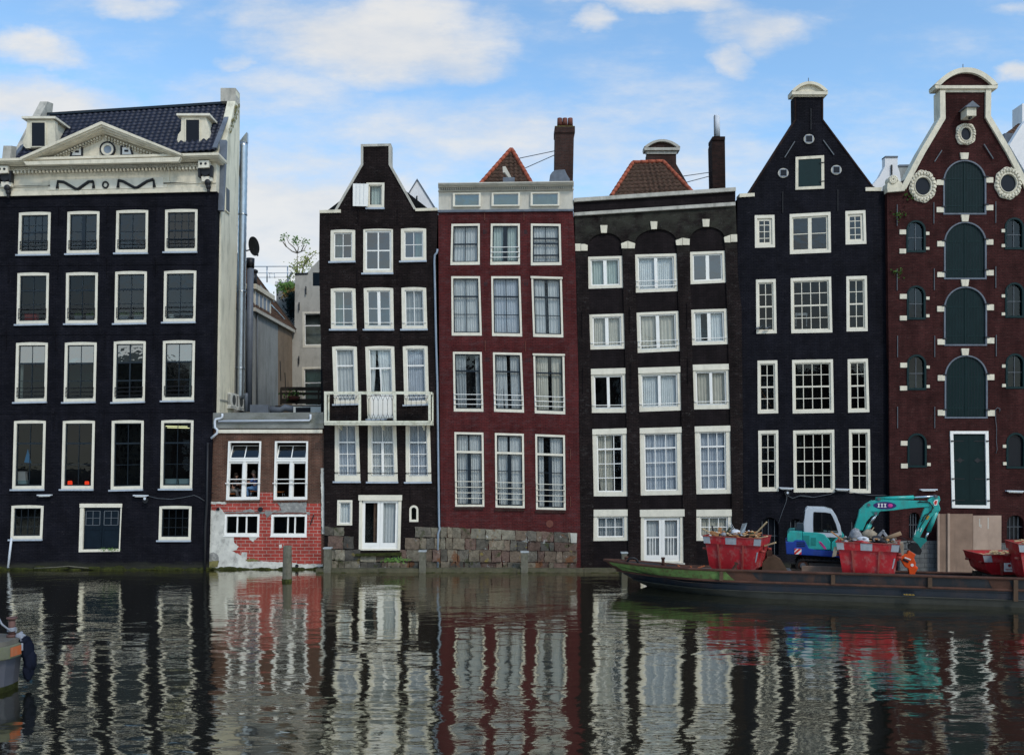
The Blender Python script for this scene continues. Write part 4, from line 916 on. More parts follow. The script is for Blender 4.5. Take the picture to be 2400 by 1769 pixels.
# stone plinths -----------------------------------------------------------
def stone_wall(H, region, rows, name='stone_base', clip=None, seed=3):
    """rows: list of (top polyline px, bottom polyline px); x range split at random"""
    rnd = random.Random(seed); m = MB()
    for (x0, x1, ya, yb_, yc, yd_) in rows:     # left/right px, top at left, top at right, bottom left, bottom right
        x = x0
        while x < x1 - 2:
            w = min(rnd.uniform(11, 38), x1 - x)
            if x1 - (x + w) < 12: w = x1 - x
            f0, f1 = (x - x0) / (x1 - x0), (x + w - x0) / (x1 - x0)
            g = .55
            P = [(x + g, ya + (yb_ - ya) * f0 + g), (x + w - g, ya + (yb_ - ya) * f1 + g), (x + w - g, yc + (yd_ - yc) * f1 - g), (x + g, yc + (yd_ - yc) * f0 - g)]
            P2 = []
            for i in range(4):
                a, b = Vector(P[i]), Vector(P[(i + 1) % 4]); 
                for j in range(3): c = a.lerp(b, j / 3); P2.append((c.x + rnd.uniform(-1.1, .9), c.y + rnd.uniform(-.9, .9)))
            tn = rnd.choice([(.115, .105, .088), (.15, .132, .108), (.085, .08, .072), (.125, .10, .082), (.155, .147, .125), (.062, .06, .058), (.10, .07, .062)])
            k = rnd.uniform(.95, 1.6); m.cur = (tn[0] * k * 1.03, tn[1] * k * .96, tn[2] * k * .84)
            m.prism(H.ps(P2), H.y0 - .03 - rnd.uniform(0, .11), H.y0 + .05); x += w
    return m.build(name, 'stone_base', H.root, tone=True)
stone_wall(C, 0, [(760, 807, 1233, 1236, 1254, 1255), (770, 830, 1255, 1256, 1285, 1286), (765, 845, 1286, 1287, 1312, 1313), (760, 845, 1313, 1313, 1334, 1334), (845, 938, 1296, 1296, 1316, 1316), (845, 938, 1317, 1317, 1334, 1334), (973, 1033, 1234, 1235, 1258, 1259), (950, 1033, 1259, 1260, 1286, 1286), (938, 1033, 1287, 1287, 1314, 1315), (938, 1033, 1315, 1315, 1334, 1334)], seed=9)
m = MB(); m.prism(C.ps(t(6, (1400, 1330), (1800, 1318), (1800, 1345), (1400, 1350))), -.25, -.08); m.build('doorstep', 'algae', C.root)

# ================================================================== D: crimson house
D = House('crimson_house', 'dark crimson brick house with a grey attic box and tall windows in three columns', .03, 1190)
D1 = dict(sm='sash_dark', fw=.09, ft=.10, fb=.14, sill=None, mt=.035)
for q in (((232,803),(475,800),(473,920),(230,922)), ((570,800),(817,797),(815,915),(567,917)), ((910,797),(1162,794),(1160,913),(908,915))):
    win(D, t(7, *q), 1, (), fw=.08, ft=.05, fb=.06, sill=None, glass='glass_green', cur=None, sw=.02, y=-.14, hole=False, curmat='curtain_green')
win(D, t(7, (217,1065),(465,1062),(465,1422),(208,1425)), 2, (), (.5,), cur=[(0, 1)], **D1)
win(D, t(7, (562,1062),(815,1062),(817,1420),(557,1423)), 1, (), centre_w=.18, cur=[(0, .42), (.58, 1)], rails=(.12, .26, .40), curmat='curtain_green', **D1)
win(D, t(7, (912,1062),(1172,1065),(1180,1425),(912,1428)), 2, (), (.2, .52, .66), cur=[(0, 1)], **D1)
win(D, t(8, (215,178),(467,178),(483,697),(220,697)), 2, (.34,), (.67,), cur=[(0, 1)], **D1)
win(D, t(8, (565,178),(820,178),(836,705),(573,700)), 2, (.34,), (.67,), cur=[(0, 1)], **D1)
win(D, t(8, (915,180),(1183,188),(1196,713),(933,707)), 2, (.34,), (.67,), cur=[(0, .42), (.55, 1)], lintel=.08, **D1)
rr3 = dict(rails=(.08, .17, .26), rm='white_paint')
win(D, t(8, (230,838),(482,840),(497,1362),(238,1360)), 1, (), (.69,), cur=[(0, .42, 1), (.8, 1, -1)], tie=.1, **D1, **rr3)
win(D, t(8, (580,843),(832,848),(853,1370),(590,1362)), 1, (), (.69,), cur=[(0, .3, 1), (.28, .46, 1), (.6, 1, -1)], tie=.1, **D1, **rr3)
win(D, t(8, (933,855),(1205,860),(1213,1385),(947,1375)), 1, (), (.69,), cur=[(0, .46), (.6, 1)], lintel=.07, **D1, **rr3)
for i, q in enumerate((((243,195),(497,200),(505,848),(250,848)), ((597,203),(850,210),(858,860),(603,855)), ((950,213),(1210,223),(1217,877),(958,872)))):
    win(D, t(9, *q), 1, (.25, .49), (), cur=[[(0, .45), (.5, 1)], [(0, .42, 1), (.52, 1)], [(0, .25), (.5, 1)]][i], centre_w=.16, ttop=.72, tcols=2, transom=.735, rails=(.09, .17, .25, .33), rm='cream_paint', **dict(D1, fb=.10))
outD = [(1027, 492), (1343, 491), (1348, 588), (1356, 894), (1360, 1240), (1361, 1352), (1033, 1352), (1033, 1234), (1031, 1000), (1029, 760)]
D.wall(outD, 'brick_crimson')
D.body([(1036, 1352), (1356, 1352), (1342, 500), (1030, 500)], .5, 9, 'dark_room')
m = MB().prism(D.ps(t(7, (105,745),(1283,730),(1283,940),(105,945))), D.y0 - .04, D.y0 + 8.0); at = m.build('attic_box', 'grey_trim', D.root)
m = MB()
for (a, b, ya) in ((703, 712, -.42), (712, 726, -.36), (726, 742, -.26), (768, 778, -.12)):
    m.prism(D.pd(t(7, (100, a + 2), (1288, a - 14), (1288, b - 14), (100, b + 2)), ya), D.y0 + ya, D.y0 + (.4 if a < 710 else .0))
m.build('attic_cornice', 'grey_trim', D.root); m = MB()
for i in range(62):
    a = 112 + i * 19; yy = 748 - 14 * (a - 105) / 1180; m.prism(D.pd(t(7, (a, yy), (a + 9, yy), (a + 9, yy + 18), (a, yy + 18)), -.2), D.y0 - .2, D.y0 - .04)
m.build('dentils', 'grey_trim', D.root)
D.prism('lead_flashing', 'lead', t(7, (98, 942),(1285, 934),(1285, 950),(98, 962)), -.09, .0)
m = MB()
for (k, u0, u1, v0, v1) in ((7,205,475,998,1052),(7,548,828,998,1052),(7,900,1185,1000,1055),(8,205,470,108,165),(8,548,828,108,165),(8,905,1195,105,165),(8,210,485,780,830),(8,570,840,780,835),(8,915,1210,785,845),(9,235,500,140,190),(9,590,855,148,196),(9,942,1215,150,205)):
    n = int((u1 - u0) / 11)
    for i in range(n):
        f = i / n - .5; a = u0 + (u1 - u0) * i / n; P = D.ps(t(k, (a + 1.5, v1), (a + 8, v1), (a + 8 + f * 20, v0), (a + 1.5 + f * 20, v0))); m.prism(P, D.y0 - .012, D.y0 + .01)
    m.build('brick_arch', 'brick_crimson', D.root); m = MB()
m = MB()
for (u0, u1, v) in ((245, 500, 862), (597, 856, 874), (950, 1215, 890)):
    n = 22
    for i in range(n): a = u0 + (u1 - u0) * i / n; m.prism(D.ps(t(9, (a + 1, v - 10), (a + 9, v - 10), (a + 9, v + 12), (a + 1, v + 12))), D.y0 - .07, D.y0 + .01)
    m.build('brick_sill', 'brick_old', D.root); m = MB()
anchors(D, [(1136, 505), (1228, 505), (1137, 810), (1231, 812), (1337, 1065), (1337, 1175)], .5, 'terracotta')
m = MB()
for (k, xs, y) in ((7, (497, 508, 519), 1135), (7, (857, 866, 875), 1135), (8, (505, 516, 527), 245), (8, (857, 870, 883), 245), (8, (518, 530, 544), 908), (8, (870, 885, 900), 910), (9, (530, 545, 560), 272), (9, (883, 900, 915), 282)):
    for x_ in xs: p = D.ps(t(k, (x_ - 2.5, y - 18), (x_ + 2.5, y - 18), (x_ + 2.5, y + 18), (x_ - 2.5, y + 18))); m.prism(p, D.y0 - .006, D.y0 + .01)
    m.build('vent_slot', 'black_iron', D.root); m = MB()
x, z = D.p(*t(9, (1077, 997))[0]); MB().tube([(x, D.y0 - .03, z), (x, D.y0 + .02, z)], .17, 18).build('round_vent', 'terracotta', D.root)
stone_wall(D, 0, [(1033, 1352, 1234, 1248, 1258, 1272), (1033, 1352, 1258, 1272, 1286, 1292), (1033, 1352, 1286, 1292, 1315, 1318), (1033, 1352, 1315, 1318, 1334, 1336)], seed=21)
m = MB(); m.prism(D.ps([(1336, 1248), (1352, 1249), (1351, 1271), (1338, 1271)]), D.y0 - .14, D.y0); m.build('corner_stone', 'stone_grey', D.root)
# chimney, roof, rooflight
ch = empty('chimney', Wp(1323, 425, 42.3), 0, 'tall brown brick chimney with three pots above the crimson house', 'chimney')
def w3(k, zx, zy, d): p = t(k, (zx, zy))[0]; return Wp(p[0], p[1], d)
a = w3(7, 1115, 720, 42); b = w3(7, 1280, 215, 42)
MB().prism([(a.x, a.z - 1.5), (b.x - .03, a.z - 1.5), (b.x + .06, b.z), (a.x + .06, b.z)], 2, 2.9).build('stack', 'brick_old', ch)
MB().box(a.x + .03, b.x + .10, 1.95, 2.95, b.z - .30, b.z).build('stack_cap', 'lichen' if 0 else 'brick_old', ch)
m = MB(); m.box(a.x + .04, b.x + .09, 1.96, 2.94, b.z, b.z + .03)
m.build('moss_layer', 'lichen', ch)
for zx in (1165, 1210, 1257):
    p = w3(7, zx, 207, 42.4); q = w3(7, zx, 142, 42.4); MB().tube([p, q], [.135, .12], 12).build('chimney_pot', 'terracotta', ch)
for (za, zb) in (((815, 490), (1118, 427)), ((815, 490), (808, 503)), ((862, 577), (1118, 463))):
    m = MB().tube([w3(7, za[0], za[1], 43), w3(7, zb[0], zb[1], 42.4)], .02, 5); m.build('stay_rod', 'iron_grey', ch)
def hip(name, label, bl, br, tl, tr, k, d0, d1, ridges, side_d=8):
    o = empty(name, w3(k, *bl, d0), 0, label, 'roof')
    P = [w3(k, *bl, d0), w3(k, *br, d0), w3(k, *tl, d1), w3(k, *tr, d1)]
    tiles(MB(), *P, .24, .30, .045, .04).build('tiles', 'tile_brown', o)
    back = [P[0] + Vector((0, side_d, 0)), P[1] + Vector((0, side_d, 0))]
    tb = [P[2] + Vector((0, side_d - 1, 0)), P[3] + Vector((0, side_d - 1, 0))]; dn = Vector((0, 0, -.06))
    MB().add([p + dn for p in (P[0], P[1], P[3], P[2], back[0], back[1], tb[1], tb[0])], [(0, 1, 2, 3), (0, 3, 7, 4), (1, 5, 6, 2), (3, 2, 6, 7), (0, 4, 5, 1), (4, 7, 6, 5)]).build('roof_slopes', 'tile_brown', o)
    m = MB()
    for (i, j) in ridges: ridge(m, P[i] + Vector((0, -.03, .04)), P[j] + Vector((0, -.03, .04)), .10, .36)
    m.build('ridge_tiles', 'tile_orange', o); return o
hip('hipped_roof', 'small pointed brown tiled roof with orange ridge tiles above the crimson house', (462, 730), (925, 730), (737, 418), (744, 418), 7, 41.6, 43.4, ((0, 2), (1, 3)))
o = empty('roof_lamp', w3(7, 720, 690, 41.2), 0, 'grey angled roof fitting sticking up before the pointed roof', 'vent')
m = MB(); m.prism([(p.x, p.z) for p in (w3(7, 665, 568, 41.2), w3(7, 690, 566, 41.2), w3(7, 745, 668, 41.2), w3(7, 722, 672, 41.2), w3(7, 685, 620, 41.2), w3(7, 668, 620, 41.2))], 1.1, 1.4); m.build('cover', 'grey_trim', o)
MB().box(w3(7, 668, 0, 41.2).x, w3(7, 770, 0, 41.2).x, 1.0, 1.5, w3(7, 0, 715, 41.2).z, w3(7, 0, 668, 41.2).z).build('base', 'lead', o)
o = empty('roof_cowl', w3(7, 1165, 690, 41.5), 0, 'dark lead covered dormer hump beside the chimney foot', 'vent')
m = MB(); P = [w3(7, *q, 41.5) for q in ((1075, 690), (1078, 655), (1095, 630), (1120, 612), (1205, 606), (1225, 650), (1250, 690), (1250, 720), (1075, 720))]; m.prism([(p.x, p.z) for p in P], 1.2, 1.9); m.build('cover', 'lead', o)

# ================================================================== E: arched house
E = House('arched_house', 'dark brown house with three white keystoned arches over its window columns', .06, 1540)
WE = dict(fw=.14, ft=.12, fb=.14, sill=None, sw=.06, y=.07)
E1 = [t(10, (138,1350),(443,1342),(450,1620),(147,1630)), t(10, (552,1330),(922,1320),(930,1650),(562,1664)), t(10, (1035,1308),(1345,1297),(1352,1575),(1040,1590))]
win(E, E1[0], 1, (), centre_w=.16, cur=[(0, 1)], curmat='curtain_green', **WE)
win(E, E1[1], 1, (), centre_w=.15, cur=[(0, 1)], rails=(.1, .26), **WE)
win(E, E1[2], 1, (), centre_w=.16, cur=None, glass='glass_green', **WE)
E2 = [t(11, (305,362),(608,352),(615,660),(313,668)), t(11, (717,345),(1086,330),(1097,680),(727,697)), t(11, (1196,320),(1508,310),(1519,620),(1204,630))]
win(E, E2[0], 1, (), centre_w=.16, cur=[(0, 1)], rails=(.12,), curmat='curtain_cool', **WE)
win(E, E2[1], 1, (), centre_w=.16, cur=[(0, 1)], rails=(.1, .24), curmat='curtain_cool', **WE)
win(E, E2[2], 1, (), centre_w=.16, cur=[(0, .25), (.5, 1)], rails=(.12,), curmat='curtain_cool', **WE)
E3 = [t(11, (317,840),(618,832),(628,1220),(326,1222)), t(11, (731,830),(1101,818),(1109,1200),(742,1213)), t(11, (1208,803),(1528,795),(1535,1187),(1221,1192))]
for i, q in enumerate(E3): win(E, q, 1, (), centre_w=.13, cur=None if i == 0 else [(0, 1)], rails=(.1,), glass='glass_black' if i == 0 else 'window_glass', **dict(WE, ft=.33, fb=.2), lintel=.26)
E4 = [t(9, (1450,172),(1752,163),(1758,757),(1463,757)), [(1498.8,1003.6),(1597.6,1000.7),(1600,1159.2),(1501.8,1160.8)], [(1628.8,999.6),(1713.1,997.4),(1714.6,1156.4),(1632.2,1158)]]
for i, q in enumerate(E4): win(E, q, 3, (.245, .49), (.745,), mt=.035, cur=[(0, .62, 1)] if i == 0 else [(0, 1)], tie=.2, curmat='curtain_cool', **dict(WE, ft=.26, fb=.2, fw=.22 if i else .2), lintel=.25)
E5 = [t(12, (42,408),(402,405),(402,718),(45,722)), t(12, (1085,408),(1452,405),(1452,720),(1087,720))]
for q in E5: win(E, q, 3, (.5,), mt=.035, cur=[(0, 1)], curmat='curtain_cool', **dict(WE, ft=.34, fb=.16, fw=.2), lintel=.30)
E.y0 += .07; french(E, t(12, (522,408),(960,403),(958,940),(527,940)), ft=.36, fw=.16, panel=.34, cur=((.1, .95), (.1, .95)), bars=True, lint=.32); E.y0 -= .07
E.holes = [h for h in E.holes]
inner = [(1350, 470), (1724, 460), (1738, 700), (1740, 1352), (1362, 1352), (1357, 900)]
E.wall(inner, 'brick_recess', .5, 'recessed_wall', .07)
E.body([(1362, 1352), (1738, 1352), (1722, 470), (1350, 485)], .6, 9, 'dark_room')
# outer skin with three arched bays
def bay(pts_top, l, r, cx, top, spr):
    """l, r: side lines as lists of px points from spring to the foot"""
    a = [(l[0][0] + (r[0][0] - l[0][0]) * (1 - math.cos(R(180 * i / 14))) / 2, spr[0] + (spr[1] - spr[0]) * (1 - math.cos(R(180 * i / 14))) / 2 - (( (spr[0] + spr[1]) / 2 - top) * math.sin(R(180 * i / 14)))) for i in range(15)]
    return list(reversed(l[1:])) + a + r[1:]
B1 = bay(0, [t(10, (142, 1255))[0], E1[0][3], E2[0][3], E3[0][3], E4[0][3], (1390, 1345)], [t(10, (440, 1245))[0], E1[0][2], E2[0][2], E3[0][2], E4[0][2], (1473, 1345)], 0, t(10, (0, 1143))[0][1], (t(10, (0, 1258))[0][1], t(10, (0, 1250))[0][1]))
B2 = bay(0, [t(10, (553, 1230))[0], E1[1][3], E2[1][3], E3[1][3], E4[1][3], (1502, 1345)], [t(10, (917, 1215))[0], E1[1][2], E2[1][2], E3[1][2], E4[1][2], (1603, 1345)], 0, t(10, (0, 1110))[0][1], (t(10, (0, 1232))[0][1], t(10, (0, 1215))[0][1]))
B3 = bay(0, [t(10, (1035, 1200))[0], E1[2][3], E2[2][3], E3[2][3], E4[2][3], (1632, 1345)], [t(10, (1337, 1190))[0], E1[2][2], E2[2][2], E3[2][2], E4[2][2], (1717, 1345)], 0, t(10, (0, 1090))[0][1], (t(10, (0, 1200))[0][1], t(10, (0, 1188))[0][1]))
outE = [(1346, 470), (1723, 453)] + [(1729, 640), (1738, 720), (1741, 1000), (1742, 1352), (1361, 1352), (1357, 900), (1349, 600)]
E.wall(outE, 'brick_arch', .07, 'arcade_wall', 0, holes=[E.ps(b) for b in (B1, B2, B3)], reveal=.07)
E.prism('coping', 'stone_grey', t(10, (20,838),(1437,743),(1437,775),(20,870)), -.16, .6)
E.prism('string_course', 'stone_grey', t(10, (22,965),(1433,872),(1433,902),(22,992)), -.12, .0)
E.prism('upper_wall', 'brick_recess', t(10, (22,868),(1433,774),(1433,880),(22,968)), -.03, .5)
m = MB()
for (cx, cz, rx, rz, dr) in ((291, 1255, 150, 112, 45), (735, 1222, 182, 112, 45), (1186, 1196, 152, 104, 45)):
    n = 30
    for i in range(n):
        a0, a1 = R(12 + 156 * i / n), R(12 + 156 * (i + .72) / n)
        P = [(cx + (rx + e) * math.cos(a), cz - (rz + e) * math.sin(a)) for (a, e) in ((a0, 3), (a0, dr), (a1, dr), (a1, 3))]
        m.prism(E.ps(t(10, *P)), E.y0 - .012, E.y0 + .01)
    m.build('brick_arch', 'brick_arch', E.root); m = MB()
for P in ([(250,1075),(313,1075),(307,1142),(257,1142)], [(688,1042),(750,1042),(745,1108),(697,1110)], [(1143,1022),(1208,1022),(1203,1088),(1150,1088)]):
    E.prism('keystone', 'stone_cream', t(10, *P), -.07, .0)
for P in ([(30,1237),(78,1237),(78,1300),(33,1300)], [(82,1240),(115,1240),(140,1250),(138,1298),(82,1298)], [(432,1235),(490,1213),(490,1278),(437,1278)], [(494,1213),(556,1235),(551,1278),(494,1278)], [(910,1208),(967,1186),(968,1250),(916,1250)], [(971,1186),(1033,1195),(1031,1248),(971,1248)], [(1333,1180),(1388,1160),(1390,1226),(1340,1226)], [(1393,1157),(1447,1155),(1449,1220),(1394,1222)]):
    E.prism('springer_stone', 'stone_cream', t(10, *P), -.05, .0)
anchors(E, [(1364, 760), (1476, 750), (1610, 740), (1366, 890), (1478, 880), (1612, 870)], 1.2, 'brick_recess')
wl = MB(); wl.prism(E.ps([(1365, 1330), (1500, 1330), (1500, 1336), (1365, 1336)]), -.1, .05); wl.build('rusty_beam', 'tile_orange', E.root)
m = MB(); m.prism(E.ps(t(12, (520, 942), (965, 940), (965, 965), (520, 965))), -.1, .1); m.build('doorstep', 'stone_grey', E.root)
hip('hipped_roof', 'wide flat-topped brown tiled roof with orange ridges above the arched house', (345, 830), (1060, 800), (535, 535), (800, 525), 10, 41.2, 43.0, ((0, 2), (1, 3), (2, 3)))
# neck gable behind
NG = empty('rear_neck_gable', w3(10, 790, 560, 46), 0, 'brown brick neck gable with a curved grey pediment rising behind the tiled roof', 'gable')
P = [w3(10, *q, 46) for q in ((658, 455), (914, 455), (915, 540), (1060, 790), (1060, 1000), (560, 1000), (560, 640), (658, 540))]
MB().prism([(p.x, p.z) for p in P], 6, 6.5).build('gable_wall', 'brick_old', NG)
def curved_ped(k, cx, zbase, rx, rz, zlow, d, name, mat, root, fill, hw):
    c = w3(k, cx, zbase, d); e = w3(k, cx + rx, zbase - rz, d); RX, RZ = e.x - c.x, e.z - c.z; y = d - CD
    # circular-segment top moulding
    o = [(c.x + RX * (i / 8 - 1), c.z + .05 + (RZ - .05) * (1 - abs(i / 8 - 1) ** 2.1)) for i in range(17)]
    inn = [(c.x + RX * .82 * (i / 8 - 1), c.z + .01 + (RZ * .72) * (1 - abs(i / 8 - 1) ** 2.1)) for i in range(17)]
    m = MB()
    for i in range(16): m.prism([o[i], o[i + 1], inn[i + 1], inn[i]], y - .16, y + .45)
    m.prism([(c.x - RX, c.z), (c.x + RX, c.z), (c.x + RX * .97, c.z - .14), (c.x - RX * .97, c.z - .14)], y - .16, y + .45)
    e2 = w3(k, cx + hw, zlow, d); hwx = e2.x - c.x
    m.prism([(c.x - hwx - .05, c.z - .14), (c.x + hwx + .05, c.z - .14), (c.x + hwx, e2.z), (c.x - hwx, e2.z)], y - .06, y + .3)
    m.build('pediment', mat, root)
    MB().prism([(c.x - RX * .85, c.z - .01)] + inn[1:-1] + [(c.x + RX * .85, c.z - .01)], y - .02, y + .3).build('pediment_panel', fill, root)
curved_ped(10, 788, 405, 158, 72, 455, 46, 'pediment', 'stone_grey', NG, 'brick_old', 130)
ch = empty('chimney', w3(10, 1278, 745, 43.2), 0, 'narrow black brick chimney topped by a grey antenna', 'chimney')
P = [w3(10, *q, 43.2) for q in ((1222, 790), (1334, 790), (1328, 318), (1228, 318), (1213, 385))]; MB().prism([(p.x, p.z) for p in P], 2.9, 3.7).build('stack', 'brick_dark_chimney', ch)
a = w3(10, 1222, 345, 43.1); b = w3(10, 1332, 316, 43.1); MB().box(a.x, b.x, 2.85, 3.75, a.z, b.z).build('stack_cap', 'brick_dark_chimney', ch)
for (za, zb) in (((972, 648), (1215, 613)), ((1008, 700), (1205, 648))):
    MB().tube([w3(10, *za, 44), w3(10, *zb, 43.2)], .02, 5).build('stay_rod', 'iron_grey', ch)
an = empty('antenna', w3(10, 1269, 318, 43.3), 0, 'pale grey cylindrical antenna standing on the black chimney', 'antenna')
MB().tube([w3(10, 1272, 305, 43.3), w3(10, 1268, 122, 43.3)], .155, 14).build('radome', 'pipe_pale', an); MB().tube([w3(10, 1252, 316, 43.2), w3(10, 1251, 112, 43.2)], .025, 6).build('mast', 'iron_grey', an)

# ================================================================== F: navy neck gable
Fh = House('navy_gable_house', 'blue black neck gable house with many-paned cream windows and a curved white cap', .12, 1905)
WF = dict(fw=.115, ft=.15, fb=.14, sill=None, sm='cream_paint', sw=.055, mt=.032)
win(Fh, t(13, (220,1168),(368,1165),(372,1408),(222,1412)), 2, (.25, .5, .75), cur=None, glass='glass_dark', **dict(WF, sw=.11))
win(Fh, t(13, (482,1160),(788,1143),(792,1447),(484,1460)), 1, (.5,), centre_w=.17, cur=None, glass='glass_dark', **dict(WF, sw=.07))
win(Fh, t(13, (900,1137),(1050,1130),(1058,1382),(902,1388)), 2, (.25, .5, .75), cur=None, glass='glass_dark', **dict(WF, sw=.11))
rowsF = ([t(14, (170,183),(322,178),(330,597),(174,600)), t(14, (438,172),(750,160),(760,590),(443,597)), t(14, (868,158),(1026,153),(1033,580),(870,583))],
         [t(14, (182,808),(335,805),(342,1213),(184,1217)), t(14, (449,803),(764,797),(772,1210),(454,1216)), t(14, (878,797),(1034,792),(1046,1205),(882,1209))],
         [[(1777,1009),(1823.8,1008),(1824.8,1151),(1778.2,1151.5)], [(1858.7,1008.7),(1954.9,1006.6),(1956.6,1153.5),(1860.2,1153.5)], [(1989.5,1006),(2038.6,1005.7),(2040.4,1155.4),(1991,1154.9)]])
for row in rowsF:
    for j, q in enumerate(row): win(Fh, q, 4 if j == 1 else 2, (.25, .75), (.5,), cur=None, glass='glass_black', ledge=False, **WF)
gF = t(13, (90,1045), (105,1030), (178,1008), (178,998), (518,460), (516,278), (735,272), (735,450), (1100,944), (1175,985), (1214,995))
outF = gF + t(14, (1190, 0), (1198, 1650)) + [(2086, 1352), (1742, 1352), (1741, 1000), (1738, 720), (1729, 640)]
# dark arched openings low down
for (cx, hw, zt, zb) in ((1803, 22, 1212, 1300), (1866, 16, 1215, 1300), (2010, 16, 1215, 1300)):
    x, z0 = Fh.p(cx, zb); z1 = Fh.p(cx, zt)[1]; lp = arch_loop(x, z0, z1, hw / 50); Fh.holes.append(lp)
    m = MB()
    for k in (-.33, 0, .33): m.box(x + k * hw / 25 - .012, x + k * hw / 25 + .012, .27, .30, z0, z1 - .1)
    m.box(x - hw / 50, x + hw / 50, .28, .31, (z0 + z1) / 2 - .012, (z0 + z1) / 2 + .012); m.build('window_bars', 'iron_grey', Fh.root)
    MB().prism(lp, .36, .38).build('pane', 'panel_dark', Fh.root)
Fh.wall(outF, 'brick_navy')
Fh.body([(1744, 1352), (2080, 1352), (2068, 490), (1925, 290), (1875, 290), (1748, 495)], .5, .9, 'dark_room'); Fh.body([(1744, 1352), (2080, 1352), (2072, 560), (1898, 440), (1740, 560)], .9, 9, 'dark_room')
MB().box(Fh.p(2086, 0)[0] - .16, Fh.p(2086, 0)[0] + .10, -.02, .7, -.3, 17.6).build('party_wall', 'brick_navy', Fh.root)
curved_ped(13, 626, 250, 136, 76, 282, 40.12, 'pediment', 'stone_cream', Fh.root, 'stone_cream', 112)
Fh.prism('gable_coping', 'stone_cream', t(13, (107,1005),(220,1000),(220,1025),(107,1032)), -.06, .5); Fh.prism('gable_coping', 'stone_cream', t(13, (1052,958),(1175,958),(1170,985),(1054,985)), -.06, .5)
m = MB()
for q in strip(Fh.ps(t(13, (172,1000), (518,455), (518,284))), .07): m.prism(q, Fh.y0 - .03, Fh.y0 + .5)
m.build('gable_coping', 'brick_dark_chimney', Fh.root); m = MB()
for q in strip(Fh.ps(t(13, (734,284), (734,450), (1106,948))), .07): m.prism(q, Fh.y0 - .03, Fh.y0 + .5)
m.build('gable_coping', 'brick_dark_chimney', Fh.root)
for (cx, cz) in ((625, 598), (433, 853), (830, 830)):
    x, z = Fh.p(*t(13, (cx, cz))[0]); lo2 = arc_pts(x, z, .25, .225, 0, 345, 23)
    w_ = MB().prism(lo2, Fh.y0 - .05, Fh.y0 + .02).build('round_window', 'stone_grey', Fh.root); MB().box(x - .15, x + .15, Fh.y0 - .058, Fh.y0 - .04, z - .15, z + .15).build('pane', 'panel_dark', w_)
    k = MB(); k.box(x - .17, x + .17, Fh.y0 - .07, Fh.y0 - .05, z + .15, z + .17); k.box(x - .17, x + .17, Fh.y0 - .07, Fh.y0 - .05, z - .17, z - .15); k.box(x - .17, x - .15, Fh.y0 - .07, Fh.y0 - .05, z - .15, z + .15); k.box(x + .15, x + .17, Fh.y0 - .07, Fh.y0 - .05, z - .15, z + .15); k.build('pane_frame', 'sill_grey', w_)
q = t(13, (525,733),(738,720),(740,970),(524,979)); Q = Quad(Fh, q); m = MB(); W_, H_ = Q.W, Q.Hh
Q.box(m, 0, .13, 0, H_, -.05, .02); Q.box(m, W_ - .13, W_, 0, H_, -.05, .02); Q.box(m, .13, W_ - .13, 0, .13, -.05, .02); Q.box(m, .13, W_ - .13, H_ - .13, H_, -.05, .02); fr = m.build('hatch_frame', 'stone_cream', Fh.root)
m = MB(); Q.box(m, .131, W_ - .131, .131, H_ - .131, -.02, .02); m.build('hatch', 'green_trim', fr)
m = MB()
for hz in (.22, .78): m = MB(); Q.box(m, W_ - .2, W_ + .0, H_ * hz - .02, H_ * hz + .02, -.07, -.05); m.build('hinge', 'black_iron', fr)
anchors(Fh, [(1834, 475), (1963, 470), (1900, 280)], 1.0); 
for (a, b) in (((520, 615), (445, 735)), ((735, 605), (815, 715))):
    a = w3(13, *a, 40.08); b = w3(13, *b, 40.08); MB().bar(a, b, .04, .04).build('wall_anchor', 'iron_grey', Fh.root)
MB().tube([w3(13, 624, 176, 40.3), w3(13, 624, 138, 40.3)], .018, 5).build('finial_rod', 'iron_grey', Fh.root)
stripe_lamp((1826, 1142.5), (1859, 1144), .12, 'pale strip light between the left and middle lower windows of the blue black house')
stripe_lamp((1958, 1145.5), (1991, 1146.5), .12, 'pale strip light between the middle and right lower windows of the blue black house')
cb = MB().tube([w3(12, *q, 40.05) for q in ((2000, 235), (2010, 265), (2060, 290), (2140, 262), (2240, 270))] + [w3(15, *q, 40.05) for q in ((250, 232), (400, 242), (550, 215), (600, 190), (700, 195), (900, 225), (1060, 225))], .012, 5).build('cable', 'iron_grey'); tag(centre(cb), 'slack cable strung along the foot of the blue black house', 'cable')
cb = MB().tube([w3(12, *q, 40.05) for q in ((2005, 240), (1995, 320), (1950, 440), (1915, 540))], .012, 5).build('cable', 'iron_grey'); tag(centre(cb), 'thin cable hanging down from the round lamp to the left skip', 'cable')
c = w3(12, 2003, 238, 39.9); o = empty('floodlight', c, 0, 'small black round floodlight under the lamp of the blue black house', 'lamp'); MB().tube([c + Vector((0, .2, 0)), c + Vector((0, -.06, 0))], [.07, .13], 12).build('housing', 'black_iron', o); MB().tube([c + Vector((0, -.05, .02)), c + Vector((0, -.09, .02))], .05, 10).build('lens', 'pipe_pale', o)
